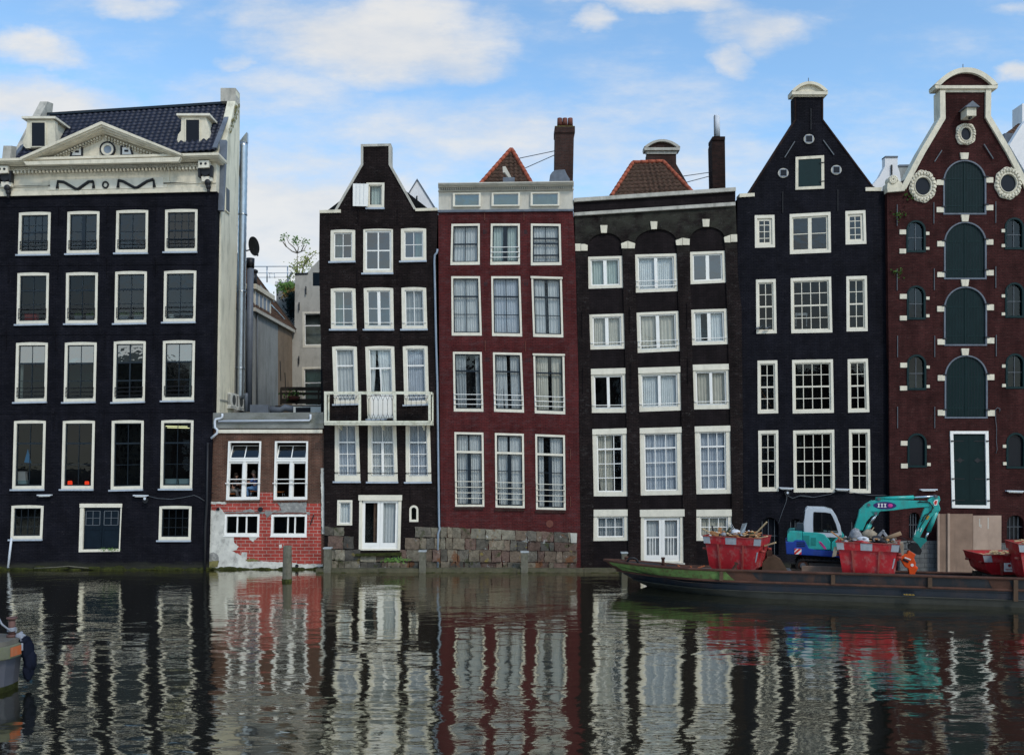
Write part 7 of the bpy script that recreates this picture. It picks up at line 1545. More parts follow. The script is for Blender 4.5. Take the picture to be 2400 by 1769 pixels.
def skip(loc, rot, h, label, L0=1.10, W0=.72, dusty_end=True, group='red skips on the barge'):
    o = empty('skip', loc, rot, label, 'skip', group); t_ = .82
    def lv(z): k = t_ + (1 - t_) * (z / h); return L0 * k, W0 * (.88 + .12 * z / h)
    m = MB(); ch_ = .16
    def loop(z, off=0.0): a, b = lv(z); return [(-a - off, -b - off, z), (a + off, -b - off, z), (a + off, b + off, z), (-a - off, b + off, z)]
    zs = [.0, ch_, h]; L_ = []
    for i, z in enumerate(zs):
        lp = loop(z); 
        if i == 0: lp = [(x * .88, y, z) for x, y, z in lp]
        L_ += lp
    fs = [tuple(range(4))]
    for j in range(2): fs += [(j * 4 + i, j * 4 + (i + 1) % 4, (j + 1) * 4 + (i + 1) % 4, (j + 1) * 4 + i) for i in range(4)]
    k = len(L_); inn = [(x * .95, y * .94, z) for x, y, z in loop(h)] + [(x * .92, y * .9, h - .4) for x, y, z in loop(h - .4)]; L_ += inn
    fs += [(8 + i, 8 + (i + 1) % 4, k + (i + 1) % 4, k + i) for i in range(4)] + [(k + i, k + (i + 1) % 4, k + 4 + (i + 1) % 4, k + 4 + i) for i in range(4)] + [tuple(k + 4 + i for i in range(4))]
    m.add(L_, fs); m.build('container', 'skip_red', o, local=True)
    # rim band with grey and red panels
    bt, bb = h + .01, h - .27; a1, b1 = lv(h); a0, b0 = lv(h - .27)
    rim = MB(); e = .05
    for s in (-1, 1):
        rim.hexa([(-a0 - e, s * (b0 + e), bb), (a0 + e, s * (b0 + e), bb), (a1 + e, s * (b1 + e), bt), (-a1 - e, s * (b1 + e), bt), (-a0 - e, s * b0, bb), (a0 + e, s * b0, bb), (a1 + e, s * b1, bt), (-a1 - e, s * b1, bt)])
        rim.hexa([(s * (a0 + e + .002), -b0, bb), (s * (a0 + e + .002), b0, bb), (s * (a1 + e + .002), b1, bt), (s * (a1 + e + .002), -b1, bt), (s * (a0 + .0), -b0, bb), (s * a0, b0, bb), (s * a1, b1, bt), (s * a1, -b1, bt)])
    rim.build('rim', 'skip_red', o, local=True)
    rt = MB(); rt.box(-a1 - .07, a1 + .07, -b1 - .075, -b1 - .0, bt, bt + .025); rt.box(-a1 - .07, a1 + .07, b1, b1 + .075, bt, bt + .025); rt.box(-a1 - .075, -a1, -b1, b1, bt, bt + .025); rt.box(a1, a1 + .075, -b1, b1, bt, bt + .025); rt.build('rim_edge', 'skip_rib', o, local=True)
    pm = MB()
    for (u0, u1) in ((0, .12), (.39, .58), (.88, 1)):
        f = lambda a_, u: -a_ - e + 2 * (a_ + e) * u; q = .006
        pm = MB(); pm.hexa([(f(a0, u0), -b0 - e - q, bb + .01), (f(a0, u1), -b0 - e - q, bb + .01), (f(a1, u1), -b1 - e - q, bt - .005), (f(a1, u0), -b1 - e - q, bt - .005), (f(a0, u0), -b0 - e + .002, bb + .01), (f(a0, u1), -b0 - e + .002, bb + .01), (f(a1, u1), -b1 - e + .002, bt - .005), (f(a1, u0), -b1 - e + .002, bt - .005)]); pm.build('grey_band', 'band_grey', o, local=True)

    rb = MB()
    for u in (-.42, .34):
        A0 = lv(.02); A1 = lv(bb); rb.hexa([(u * 2 * A0[0] * .62 - .035, -A0[1] - .05, -.02), (u * 2 * A0[0] * .62 + .035, -A0[1] - .05, -.02), (u * 2 * A1[0] * .62 + .035, -A1[1] - .05, bb), (u * 2 * A1[0] * .62 - .035, -A1[1] - .05, bb), (u * 2 * A0[0] * .62 - .035, -A0[1] + .0, -.02), (u * 2 * A0[0] * .62 + .035, -A0[1] + .0, -.02), (u * 2 * A1[0] * .62 + .035, -A1[1] + .0, bb), (u * 2 * A1[0] * .62 - .035, -A1[1] + .0, bb)])
    rb.build('rib', 'skip_rib', o, local=True)
    en = MB(); A0 = lv(ch_); A1 = lv(bb)
    for yy in (-.5, 0, .5):
        en.hexa([(A0[0] * 1.0, yy * A0[1] - .03, ch_), (A0[0] + .05, yy * A0[1] - .03, ch_), (A1[0] + .05, yy * A1[1] - .03, bb), (A1[0], yy * A1[1] - .03, bb), (A0[0], yy * A0[1] + .03, ch_), (A0[0] + .05, yy * A0[1] + .03, ch_), (A1[0] + .05, yy * A1[1] + .03, bb), (A1[0], yy * A1[1] + .03, bb)])
    en.build('end_rib', 'skip_red_dusty', o, local=True)
    for sy in (-1, 1):
        for sx in (-1, 1): MB().tube([(sx * (a0 - .02), sy * b0 * .75, h * .62), (sx * (a0 + .16), sy * b0 * .75, h * .62)], .05, 10).build('lifting_lug', 'skip_rib', o, local=True)
    pc = MB(); pc.hexa([(A0[0] * .93, -A0[1] - .006, .30), (A0[0] * .97, -A0[1] - .006, .30), (A1[0] * .95, -A1[1] * .97 - .02, h * .6), (A1[0] * .90, -A1[1] * .97 - .02, h * .6), (A0[0] * .93, -A0[1] + .03, .30), (A0[0] * .97, -A0[1] + .03, .30), (A1[0] * .95, -A1[1] * .97 + .03, h * .6), (A1[0] * .90, -A1[1] * .97 + .03, h * .6)]); pc.build('reflector_strip', 'band_grey', o, local=True)
    return o
S1 = skip((8.95, -6.05, .88), R(-30), 1.29, 'red skip nearest the barge bow, heaped with planks and a silver sheet')
S2 = skip((13.38, -7.95, .88), R(-25), 1.27, 'red skip before the digger, heaped with grey bags and a cardboard tube', L0=1.03)
S3 = skip((19.1, -7.1, .88), R(-3), .74, 'lower red skip on the right of the plywood hoarding with a white sign', L0=1.25)
S4 = skip((19.45, -9.05, .88), R(-14), 1.32, 'dusty red skip cut by the right picture edge', L0=1.15)
sg = MB(); sg.box(-.52, -.16, -.81, -.77, .14, .46); s_ = sg.build('sign', 'white_paint', S3, local=True); k = MB(); k.tube([(-.34, -.82, .37), (-.34, -.81, .37)], .06, 12)
for i in range(6): k.box(-.48 + i * .048, -.45 + i * .048, -.82, -.81, .20, .24)
k.build('sign_mark', 'skip_red_dusty', s_, local=True)
def loc2w(o, p): return o.matrix_basis @ Vector(p) if False else Matrix.Translation(o.location) @ Matrix.Rotation(o.rotation_euler.z, 4, 'Z') @ Vector(p)
def wth(o, name, label, cat, mat, fn, group=None):
    m = MB(); fn(m); m.xf(Matrix.Translation(o.location) @ Matrix.Rotation(o.rotation_euler.z, 4, 'Z')); ob = m.build(name, mat); tag(centre(ob), label, cat, group); return ob
def blob(m, c, r, seed, n=12):
    rnd = random.Random(seed); k = len(m.v); m.ball(c, r, n, 8)
    for i in range(k, len(m.v)): v = Vector(m.v[i]); q_ = v - Vector(c); m.v[i] = tuple(Vector(c) + q_ * rnd.uniform(.78, 1.18))
def rubble(o, h, seed, n, label, hmax=.22, pal=('cloth_tan',)):
    rnd = random.Random(seed); m = MB()
    gx, gy = 14, 8; vs = []
    for j in range(gy + 1):
        for i in range(gx + 1):
            u, v = i / gx * 2 - 1, j / gy * 2 - 1; vs.append((u * 1.04, v * .64, h - .08 + hmax * (1 - u * u) * (1 - v * v) + rnd.uniform(-.05, .06)))
    m.add(vs, [(j * (gx + 1) + i, j * (gx + 1) + i + 1, (j + 1) * (gx + 1) + i + 1, (j + 1) * (gx + 1) + i) for j in range(gy) for i in range(gx)])
    for i in range(n):
        x, y = rnd.uniform(-.95, .95), rnd.uniform(-.55, .55); z = h + hmax * (1 - x * x) * .8 + rnd.uniform(-.04, .08); a = rnd.uniform(0, 6.3); l = rnd.uniform(.06, .2)
        m.bar((x - l * math.cos(a), y - .3 * l * math.sin(a), z - l * .2 * rnd.uniform(-1, 1)), (x + l * math.cos(a), y + .3 * l * math.sin(a), z + l * .35 * rnd.uniform(-1, 1)), rnd.uniform(.03, .12), rnd.uniform(.015, .06))
    m.xf(Matrix.Translation(o.location) @ Matrix.Rotation(o.rotation_euler.z, 4, 'Z')); ob = m.build('rubble', pal[0]); tag(centre(ob), label, 'rubble', kind='stuff')
def scatter(o, h, seed, n, mat, label, smax=.09):
    rnd = random.Random(seed); m = MB()
    for i in range(n):
        x, y = rnd.uniform(-.98, .98), rnd.uniform(-.6, .5); blob(m, (x, y, h + .13 * (1 - x * x) + rnd.uniform(-.02, .09)), (rnd.uniform(.03, smax), rnd.uniform(.03, smax), rnd.uniform(.02, smax * .6)), seed * 31 + i, 7)
    m.xf(Matrix.Translation(o.location) @ Matrix.Rotation(o.rotation_euler.z, 4, 'Z')); ob = m.build('rubble', mat); tag(centre(ob), label, 'rubble', kind='stuff')
scatter(S1, 1.27, 41, 26, 'bag_white', 'white scraps and paper strewn over the left skip load'); scatter(S1, 1.25, 42, 22, 'sash_dark', 'dark lumps among the left skip load'); scatter(S1, 1.27, 43, 20, 'wood_pale', 'pale chips among the left skip load')
scatter(S2, 1.25, 44, 26, 'bag_grey', 'grey plaster lumps over the middle skip load', .12); scatter(S2, 1.25, 45, 20, 'sash_dark', 'dark lumps among the middle skip load'); scatter(S2, 1.25, 46, 18, 'wood_orange', 'orange wood chips among the middle skip load')
rubble(S1, 1.27, 1, 70, 'mixed broken wood and rubbish filling the left skip', .16, ('wood_orange',)); rubble(S2, 1.25, 2, 60, 'mixed tan rubbish filling the middle skip', .2)
rubble(S3, .72, 3, 40, 'pale wood scraps filling the low right skip', .04, ('wood_pale',)); rubble(S4, 1.3, 4, 40, 'pale rubbish filling the skip at the picture edge', .1, ('wood_pale',))
plk = 'planks sticking out of the skips'
wth(S1, 'plank', 'long pale batten leaning up out of the right of the left skip', 'plank', 'wood_pale', lambda m: m.bar((.62, -.1, 1.28), (1.22, -.2, 1.92), .07, .045), plk)
wth(S1, 'plank', 'pale plank poking out over the left corner of the left skip', 'plank', 'wood_pale', lambda m: m.bar((-1.28, -.35, 1.55), (-.7, -.45, 1.33), .09, .035), plk)
wth(S1, 'plank', 'orange board standing left of the centre of the left skip', 'plank', 'wood_orange', lambda m: m.bar((-.62, -.3, 1.25), (-.6, -.28, 1.64), .13, .03), plk)
wth(S1, 'plank', 'broad orange board lying at the left of the left skip', 'plank', 'wood_orange', lambda m: m.bar((-.95, -.4, 1.42), (-.45, -.4, 1.34), .16, .13), plk)
wth(S1, 'plank', 'pale board end jutting past the right rim of the left skip', 'plank', 'wood_pale', lambda m: m.bar((.8, -.4, 1.27), (1.3, -.5, 1.40), .12, .04), plk)
wth(S1, 'plank', 'low batten sticking out of the right end of the left skip', 'plank', 'wood_pale', lambda m: m.bar((1.1, -.1, .98), (1.55, -.15, 1.14), .07, .06), plk)
wth(S1, 'carpet_roll', 'dark green carpet strip leaning in the left skip', 'carpet', 'carpet_green', lambda m: m.bar((-.45, -.35, 1.28), (-.18, -.3, 1.64), .16, .08))
wth(S1, 'carpet_roll', 'dark folded mat on the right part of the left skip', 'carpet', 'carpet_green', lambda m: m.hexa([(.25, -.5, 1.28), (.75, -.5, 1.28), (.72, -.5, 1.52), (.5, -.5, 1.4), (.25, -.2, 1.28), (.75, -.2, 1.28), (.72, -.2, 1.5), (.5, -.2, 1.42)]))
wth(S1, 'metal_sheet', 'bent silver sheet standing up in the left skip', 'metal sheet', 'galvanised', lambda m: m.hexa([(.15, -.3, 1.35), (.33, -.3, 1.36), (.47, -.25, 1.86), (.28, -.28, 1.82), (.15, -.24, 1.35), (.33, -.24, 1.36), (.45, -.17, 1.84), (.26, -.2, 1.8)]))
wth(S1, 'rubbish_bag', 'white torn bag in the middle of the left skip', 'bag', 'bag_white', lambda m: blob(m, (.02, -.25, 1.46), (.20, .2, .12), 3), 'bags in the skips')
wth(S1, 'rubbish_bag', 'small grey crumpled bag left of the centre of the left skip', 'bag', 'bag_grey', lambda m: blob(m, (-.38, -.5, 1.38), (.13, .12, .08), 4), 'bags in the skips')
wth(S1, 'wire_rack', 'thin wire rack sticking up behind the white bag', 'rack', 'galvanised', lambda m: [m.tube([(-.42 + .045 * i, .1, 1.4), (-.30 + .045 * i, .1, 1.88 - .07 * i)], .009, 4) for i in range(5)] and m.tube([(-.5, .1, 1.72), (0, .1, 1.5)], .009, 4))
wth(S1, 'pole', 'short black pole end at the left of the left skip', 'pole', 'black_iron', lambda m: m.tube([(-.9, -.1, 1.3), (-.98, -.1, 1.68)], .035, 8))
wth(S2, 'rubbish_bag', 'tall grey plastic bag at the left of the middle skip', 'bag', 'bag_grey', lambda m: blob(m, (-.42, -.2, 1.50), (.22, .25, .26), 5, 14), 'bags in the skips')
wth(S2, 'rubbish_bag', 'pale lilac bag low in the middle skip', 'bag', 'bag_white', lambda m: blob(m, (-.16, -.5, 1.38), (.22, .15, .12), 6), 'bags in the skips')
wth(S2, 'rubbish_bag', 'crumpled tan cloth in the middle of the middle skip', 'bag', 'cloth_tan', lambda m: blob(m, (.05, -.1, 1.52), (.26, .22, .22), 7, 14), 'bags in the skips')
wth(S2, 'rubbish_bag', 'dark folded jacket shaped bag in the middle skip', 'bag', 'top_dark', lambda m: blob(m, (.30, -.3, 1.42), (.24, .16, .11), 8), 'bags in the skips')
wth(S2, 'carpet_roll', 'grey green folded mat standing right of centre in the middle skip', 'carpet', 'bag_grey', lambda m: [m.hexa([(.3, .1, 1.5), (.5, .1, 1.72), (.56, .1, 1.68), (.38, .1, 1.42), (.3, .4, 1.5), (.5, .4, 1.72), (.56, .4, 1.68), (.38, .4, 1.42)]), m.hexa([(.5, .1, 1.72), (.66, .1, 1.5), (.62, .1, 1.44), (.48, .1, 1.62), (.5, .4, 1.72), (.66, .4, 1.5), (.62, .4, 1.44), (.48, .4, 1.62)])])
wth(S2, 'cardboard_tube', 'thick brown cardboard tube jutting up out of the middle skip', 'tube', 'tube_brown', lambda m: m.tube([(.45, -.2, 1.36), (1.12, -.25, 1.66)], .075, 12))
wth(S2, 'cardboard_tube', 'dark open pipe end in the middle skip', 'tube', 'black_iron', lambda m: m.tube([(.2, -.4, 1.36), (.62, -.62, 1.34)], .07, 12))
wth(S2, 'plank', 'orange batten leaning over the left rim of the middle skip', 'plank', 'wood_orange', lambda m: m.bar((-1.3, -.2, 1.62), (-.9, -.3, 1.34), .07, .04), plk)
wth(S2, 'plank', 'short thin stick leaning above the grey bag in the middle skip', 'plank', 'wood_pale', lambda m: m.bar((.05, -.1, 1.6), (.2, -.1, 1.82), .05, .03), plk)
wth(S2, 'plastic_sheet', 'red plastic strip draped along the rim of the middle skip', 'sheet', 'skip_red', lambda m: m.tube([(-.5, -.74, 1.3), (-.2, -.78, 1.34), (.05, -.76, 1.29)], [.03, .05, .03], 8))
wth(S2, 'cloth', 'dusty grey cloth hanging over the left corner of the middle skip', 'cloth', 'cloth_tan', lambda m: m.prism([(-1.22, .72), (-1.08, .75), (-1.02, 1.1), (-1.15, 1.1)], -.72, -.68))
wth(S2, 'plastic_sheet', 'pale cloth draped over the right end of the middle skip', 'sheet', 'cloth_tan', lambda m: m.prism([(1.15, .85), (1.22, .9), (1.2, 1.33), (1.08, 1.33)], -.5, -.1))
# rusty digging bucket between skip 1 and digger
bk = empty('digger_bucket', (10.3, -6.25, .88), BA, 'rusty brown digger bucket lying on deck between the left skip and the digger', 'bucket'); m = MB(); m.prism([(-.42, .0), (.55, .0), (.30, .42), (.08, .56), (-.22, .52), (-.40, .3)], -.4, .3); m.build('shell', 'rust_brown', bk, local=True)
m = MB(); m.prism([(-.22, .50), (.0, .50), (-.02, .72), (-.12, .78), (-.24, .70)], -.15, -.05); m.prism([(-.22, .50), (.0, .50), (-.02, .72), (-.12, .78), (-.24, .70)], .02, .12); m.build('lug', 'rust', bk, local=True)
k = MB(); 
for i in range(5): k.box(.5, .68, -.38 + i * .15, -.31 + i * .15, .0, .04)
k.build('tooth', 'iron_grey', bk, local=True)

# ================================================================== digger
plain('teal', (.020, .36, .31), .38, .18, 2.5, dirt=(.07, .15, .13), dirt_amt=.6, spec=.5); plain('teal_dark', (.015, .20, .17), .5, .1, 3); plain('machine_blue', (.008, .045, .28), .4, .2, 2, dirt=(.04, .05, .08), dirt_amt=.5, spec=.5)
plain('cab_grey', (.50, .53, .55), .4, .08, 2, dirt=(.3, .3, .3), dirt_amt=.25); plain('rubber', (.012, .011, .011), .7, .3, 4, dirt=(.06, .05, .04), dirt_amt=.5); plain('orange_paint', (.75, .085, .012), .45, .12, 3, dirt=(.3, .06, .02), dirt_amt=.3); plain('chrome', (.75, .76, .78), .15, .05, 3, metal=.9); plain('warn_red', (.62, .03, .02), .5, .1, 4); plain('magenta', (.6, .05, .25), .5, .1, 4); plain('purple', (.04, .02, .12), .5, .1, 4)
XD = empty('excavator', (12.16, -5.45, .87), R(-18), 'teal and blue tracked digger with a grey cab and raised arm standing on the barge', 'excavator')
SD = .0161
def X(zx, zy): px_, py_ = t(15, (zx, zy))[0]; return ((px_ - 1905) * SD, (1338 - py_) * SD)
def XP(*pts): return [X(*p) for p in pts]
def part(name, mat, poly, ya, yb, parent=None, lvl=XD): m = MB().prism(poly, ya, yb); return m.build(name, mat, parent or XD, local=True)
def bev(o, w=.03, s=2):
    b = o.modifiers.new('bevel', 'BEVEL'); b.width = w; b.segments = s; b.limit_method = 'ANGLE'; b.angle_limit = R(35); return o
bev(part('counterweight', 'teal', XP((168, 575), (185, 548), (215, 543), (300, 543), (300, 698), (168, 635)), -.80, .80), .08, 3)
bev(part('engine_cover', 'teal', XP((302, 545), (430, 548), (490, 560), (545, 628), (545, 705), (302, 705)), -.82, .1), .03)
part('engine_cover', 'teal', XP((302, 545), (545, 560), (545, 705), (302, 705)), .1, .8)
bev(part('front_panel', 'teal', XP((553, 640), (620, 560), (660, 560), (660, 735), (553, 725)), -.80, .8), .02)
k = part('louvre_panel', 'teal_dark', XP((313, 578), (362, 578), (362, 672), (313, 672)), -.835, -.82); part('louvre_panel', 'teal_dark', XP((376, 595), (418, 595), (418, 665), (376, 665)), -.835, -.82)
m = MB()
for i in range(5): a = X(455 + i * 9, 640 + i * 11); m.prism([(a[0] - .05, a[1] + .05), (a[0] + .04, a[1] + .04), (a[0] + .08, a[1] - .06), (a[0] - .01, a[1] - .05)], -.832, -.82)
m.build('side_decal', 'magenta', XD, local=True)
bev(part('lower_skirt', 'machine_blue', XP((152, 640), (220, 640), (240, 622), (320, 622), (358, 696), (420, 706), (620, 712), (640, 770), (160, 755)), -.86, .84), .025)
part('skirt_front', 'machine_blue', XP((600, 712), (700, 720), (700, 800), (600, 772)), -.8, .8)
m = MB()
for zy in (640, 656, 672): m.prism(XP((250, zy), (318, zy), (330, zy + 7), (250, zy + 7)), -.87, -.86)
m.build('louvre_slot', 'sash_dark', XD, local=True)
ws = part('warning_plate', 'white_paint', XP((232, 700), (292, 700), (292, 752), (232, 752)), -.878, -.86); m = MB(); 
m.prism(XP((232, 700), (255, 700), (232, 722)), -.884, -.878); m.prism(XP((270, 700), (290, 700), (290, 705), (240, 752), (232, 752), (232, 735)), -.884, -.878); m.prism(XP((292, 725), (292, 752), (265, 752)), -.884, -.878); m.build('stripe', 'warn_red', ws, local=True)
part('turntable', 'black_iron', XP((300, 755), (620, 765), (620, 800), (300, 800)), -.5, .5)
def track(yc, lab=None):
    o = MB(); n = 30; a = X(306, 862); b = X(830, 868); r_ = .25; pts = []
    for i in range(n + 1): an = R(90 + 180 * i / n); pts.append((a[0] + r_ * math.cos(an), a[1] + .03 + r_ * math.sin(an)))
    for i in range(n + 1): an = R(-90 + 180 * i / n); pts.append((b[0] + r_ * math.cos(an), a[1] + .03 + r_ * math.sin(an)))
    inn = []
    for i in range(n + 1): an = R(90 + 180 * i / n); inn.append((a[0] + .2 * math.cos(an), a[1] + .03 + .2 * math.sin(an)))
    for i in range(n + 1): an = R(-90 + 180 * i / n); inn.append((b[0] + .2 * math.cos(an), a[1] + .03 + .2 * math.sin(an)))
    o.ring(pts, inn, yc - .19, yc + .19)
    for i in range(0, len(pts)):
        p = pts[i]; q = inn[i]; d = Vector((p[0] - q[0], p[1] - q[1])).normalized() * .03
        if i % 3 == 0: o.bar((p[0] + d.x * .4, yc - .19, p[1] + d.y * .4), (p[0] + d.x * .4, yc + .19, p[1] + d.y * .4), .05, .04)
    L0_ = b[0] - a[0]
    for i in range(1, 14): x = a[0] + L0_ * i / 14; o.box(x - .04, x + .04, yc - .19, yc + .19, a[1] + .03 - r_ - .02, a[1] + .03 - r_); o.box(x - .04, x + .04, yc - .19, yc + .19, a[1] + .03 + r_, a[1] + .03 + r_ + .02)
    tk = o.build('track', 'rubber', XD, local=True)
    for c in (a, b):
        w_ = MB(); w_.tube([(c[0], yc - .16, a[1] + .03), (c[0], yc + .16, a[1] + .03)], .19, 20); w_.build('wheel', 'rust', tk, local=True); w_ = MB(); w_.tube([(c[0], yc - .2, a[1] + .03), (c[0], yc - .15, a[1] + .03)], .11, 16); w_.tube([(c[0], yc - .22, a[1] + .03), (c[0], yc - .19, a[1] + .03)], .035, 8); w_.build('hub', 'iron_grey', tk, local=True)
    MB().box(a[0] + .22, b[0] - .22, yc - .13, yc + .13, a[1] - .12, a[1] + .16).build('frame', 'deck_plate', tk, local=True)
track(-.72); track(.72)
# cab
cabo = XP((318, 545), (328, 340), (345, 320), (500, 322), (560, 340), (590, 385), (630, 480), (645, 590), (612, 590), (600, 545))
cabi = XP((395, 542), (397, 365), (400, 360), (500, 362), (548, 372), (560, 395), (608, 560), (606, 568), (604, 566), (598, 556))
cab = MB()
outer_ = XP((318, 590), (312, 480), (328, 340), (345, 320), (500, 322), (560, 338), (590, 385), (628, 480), (645, 590))
inner_2 = XP((398, 546), (396, 480), (397, 385), (400, 362), (500, 364), (545, 372), (562, 400), (590, 470), (610, 546))
for s, (ya, yb) in enumerate(((-.80, -.75), (.05, .10))): cab.ring(outer_, inner_2, ya, yb)
n_ = len(outer_)
for i in range(n_ - 1):
    a, b = outer_[i], outer_[i + 1]
    if i in (0, 1, 2, 3, 4): cab.add([(a[0], -.75, a[1]), (b[0], -.75, b[1]), (b[0], .05, b[1]), (a[0], .05, a[1])], [(0, 1, 2, 3)])
c_ = bev(cab.build('cab', 'cab_grey', XD, local=True), .015)
m = MB(); e = .9; c0_ = Vector((sum(p[0] for p in inner_2) / 9, sum(p[1] for p in inner_2) / 9)); in3 = [tuple(c0_ + (Vector(p) - c0_) * .955) for p in inner_2]; m.ring(inner_2, in3, -.812, -.745); a = X(470, 365); b = X(473, 545); m.box(a[0] - .012, a[0] + .012, -.81, -.76, b[1], a[1]); m.build('window_frame', 'rubber', c_, local=True)
MB().add([(p[0], -.775, p[1]) for p in inner_2], [tuple(range(9))]).build('window', 'glass_dark', c_, local=True)
MB().add([(p[0], y_, p[1]) for p in outer_[4:] for y_ in (-.73, .03)], [(2 * i, 2 * i + 1, 2 * i + 3, 2 * i + 2) for i in range(4)]).build('windscreen', 'glass_dark', c_, local=True)
m = MB(); a = X(440, 590); m.box(a[0] - .2, a[0] + .2, -.55, -.15, a[1], a[1] + .25); m.box(a[0] - .25, a[0] - .14, -.55, -.15, a[1] + .2, a[1] + .85); m.build('seat', 'rubber', c_, local=True)
m = MB(); a = X(560, 590); m.tube([(a[0], -.4, a[1]), (a[0] - .06, -.4, a[1] + .45)], .03); m.tube([(a[0] - .15, -.2, a[1]), (a[0] - .15, -.2, a[1] + .5)], .02); m.build('control_lever', 'black_iron', c_, local=True)
m = MB(); a = X(322, 360); m.tube([(a[0], -.6, a[1]), (a[0] - .02, -.6, a[1] - .35)], .04); a = X(240, 540); b = X(250, 470); c2 = X(290, 455); m.tube([(a[0], -.4, a[1]), (b[0], -.4, b[1]), (c2[0], -.4, c2[1])], .018); m.build('mirror', 'black_iron', c_, local=True)
part('cab_rear', 'iron_grey', XP((245, 545), (255, 480), (312, 480), (312, 545)), -.3, .3)
# boom
by0, by1 = -.16, .16
boom = bev(part('boom', 'teal', XP((752, 530), (790, 400), (800, 345), (850, 290), (900, 258), (975, 250), (1180, 248), (1330, 252), (1400, 255), (1405, 300), (1240, 318), (1060, 345), (985, 352), (930, 385), (900, 400), (860, 450), (830, 530)), by0, by1), .02)
d1 = MB(); c = X(1015, 298); d1.prism([(c[0] + .42 * math.cos(R(a_ * 18)), c[1] + .145 * math.sin(R(a_ * 18))) for a_ in range(20)], by0 - .008, by0); dd_ = d1.build('boom_decal', 'purple', boom, local=True)
# lettering of the decal: three block strokes and a dot as on the boom
d2 = MB()
for i in range(3):
    x_ = c[0] - .26 + i * .115; d2.box(x_, x_ + .085, by0 - .013, by0 - .008, c[1] + .05, c[1] + .075); d2.box(x_, x_ + .085, by0 - .013, by0 - .008, c[1] - .075, c[1] - .05); d2.box(x_ + .022, x_ + .062, by0 - .013, by0 - .008, c[1] - .05, c[1] + .05)
d2.build('lettering', 'white_paint', dd_ if 0 else boom, local=True); d3 = MB(); d3.ball((c[0] + .2, by0 - .008, c[1]), (.09, .008, .07), 10, 6); d3.build('logo_dot', 'magenta', boom, local=True)
def cyl(name, a, b, f, r0, r1, ycc=0, par=None):
    a, b = X(*a), X(*b); A_ = Vector((a[0], ycc, a[1])); B_ = Vector((b[0], ycc, b[1])); c = A_.lerp(B_, f); MB().tube([A_, c], r0, 12).build(name, 'teal', par or XD, local=True); MB().tube([c, B_], r1, 10).build('piston_rod', 'chrome', par or XD, local=True)
cyl('arm_cylinder', (965, 240), (1440, 210), .62, .075, .04, 0)
m = MB(); 
for p in ((965, 240), (1440, 210), (880, 295), (940, 372)): a = X(*p); MB().tube([(a[0], -.2, a[1]), (a[0], .2, a[1])], .06, 12).build('pivot_pin', 'iron_grey', boom, local=True)
m.prism(XP((940, 225), (1010, 225), (1010, 252), (940, 256)), -.1, .1); m.build('cylinder_bracket', 'teal_dark', boom, local=True); m = MB(); m.prism(XP((905, 352), (970, 350), (958, 388), (925, 388)), -.18, .18); m.build('cylinder_bracket', 'teal_dark', boom, local=True)
cyl('boom_cylinder', (845, 560), (936, 385), .45, .075, .042, -.02)
cyl('boom_cylinder', (860, 560), (951, 385), .45, .075, .042, .22)
arm = bev(part('arm', 'teal', XP((1380, 235), (1445, 203), (1468, 206), (1475, 240), (1462, 275), (1476, 320), (1470, 345), (1435, 350), (1400, 400), (1345, 500), (1305, 590), (1290, 610), (1250, 605), (1252, 585), (1290, 500), (1330, 360), (1350, 300)), -.12, .12), .02)
cyl('bucket_cylinder', (1448, 340), (1355, 600), .72, .085, .04, -.02)
m = MB(); m.prism(XP((1262, 575), (1360, 592), (1365, 612), (1330, 650), (1310, 690), (1285, 700), (1290, 640), (1255, 610)), -.13, -.07); m.prism(XP((1262, 575), (1360, 592), (1365, 612), (1330, 650), (1310, 690), (1285, 700), (1290, 640), (1255, 610)), .07, .13); m.build('linkage', 'teal_dark', XD, local=True)
wp = part('warning_plate', 'white_paint', XP((1418, 262), (1428, 240), (1458, 236), (1448, 288), (1425, 292)), -.135, -.12); MB().prism(XP((1424, 262), (1436, 246), (1450, 250), (1442, 280), (1428, 284)), -.14, -.135).build('stripe', 'warn_red', wp, local=True)
part('yellow_label', 'yellow_paint', XP((1352, 400), (1362, 378), (1388, 385), (1372, 420), (1350, 415)), -.13, -.12)
m = MB()
for i, (a, b) in enumerate((((1265, 560), (1275, 515)), ((1290, 520), (1302, 490)), ((1310, 530), (1322, 495)))): a, b = X(*a), X(*b); m.bar((a[0], -.125, a[1]), (b[0], -.125, b[1]), .02, .05)
m.build('lettering', 'white_paint', arm, local=True)
for i, pts in enumerate(([(1290, 262), (1370, 255), (1410, 290), (1400, 350), (1345, 380), (1320, 440)], [(1300, 255), (1385, 262), (1418, 310), (1380, 360), (1340, 430), (1300, 500)], [(1255, 570), (1230, 620), (1160, 640), (1165, 690), (1200, 690)], [(1150, 585), (1200, 610), (1215, 650)])):
    MB().tube([(X(*p)[0], -.17 - .02 * i, X(*p)[1]) for p in pts], .018, 6).build('hydraulic_hose', 'rubber', XD, local=True)
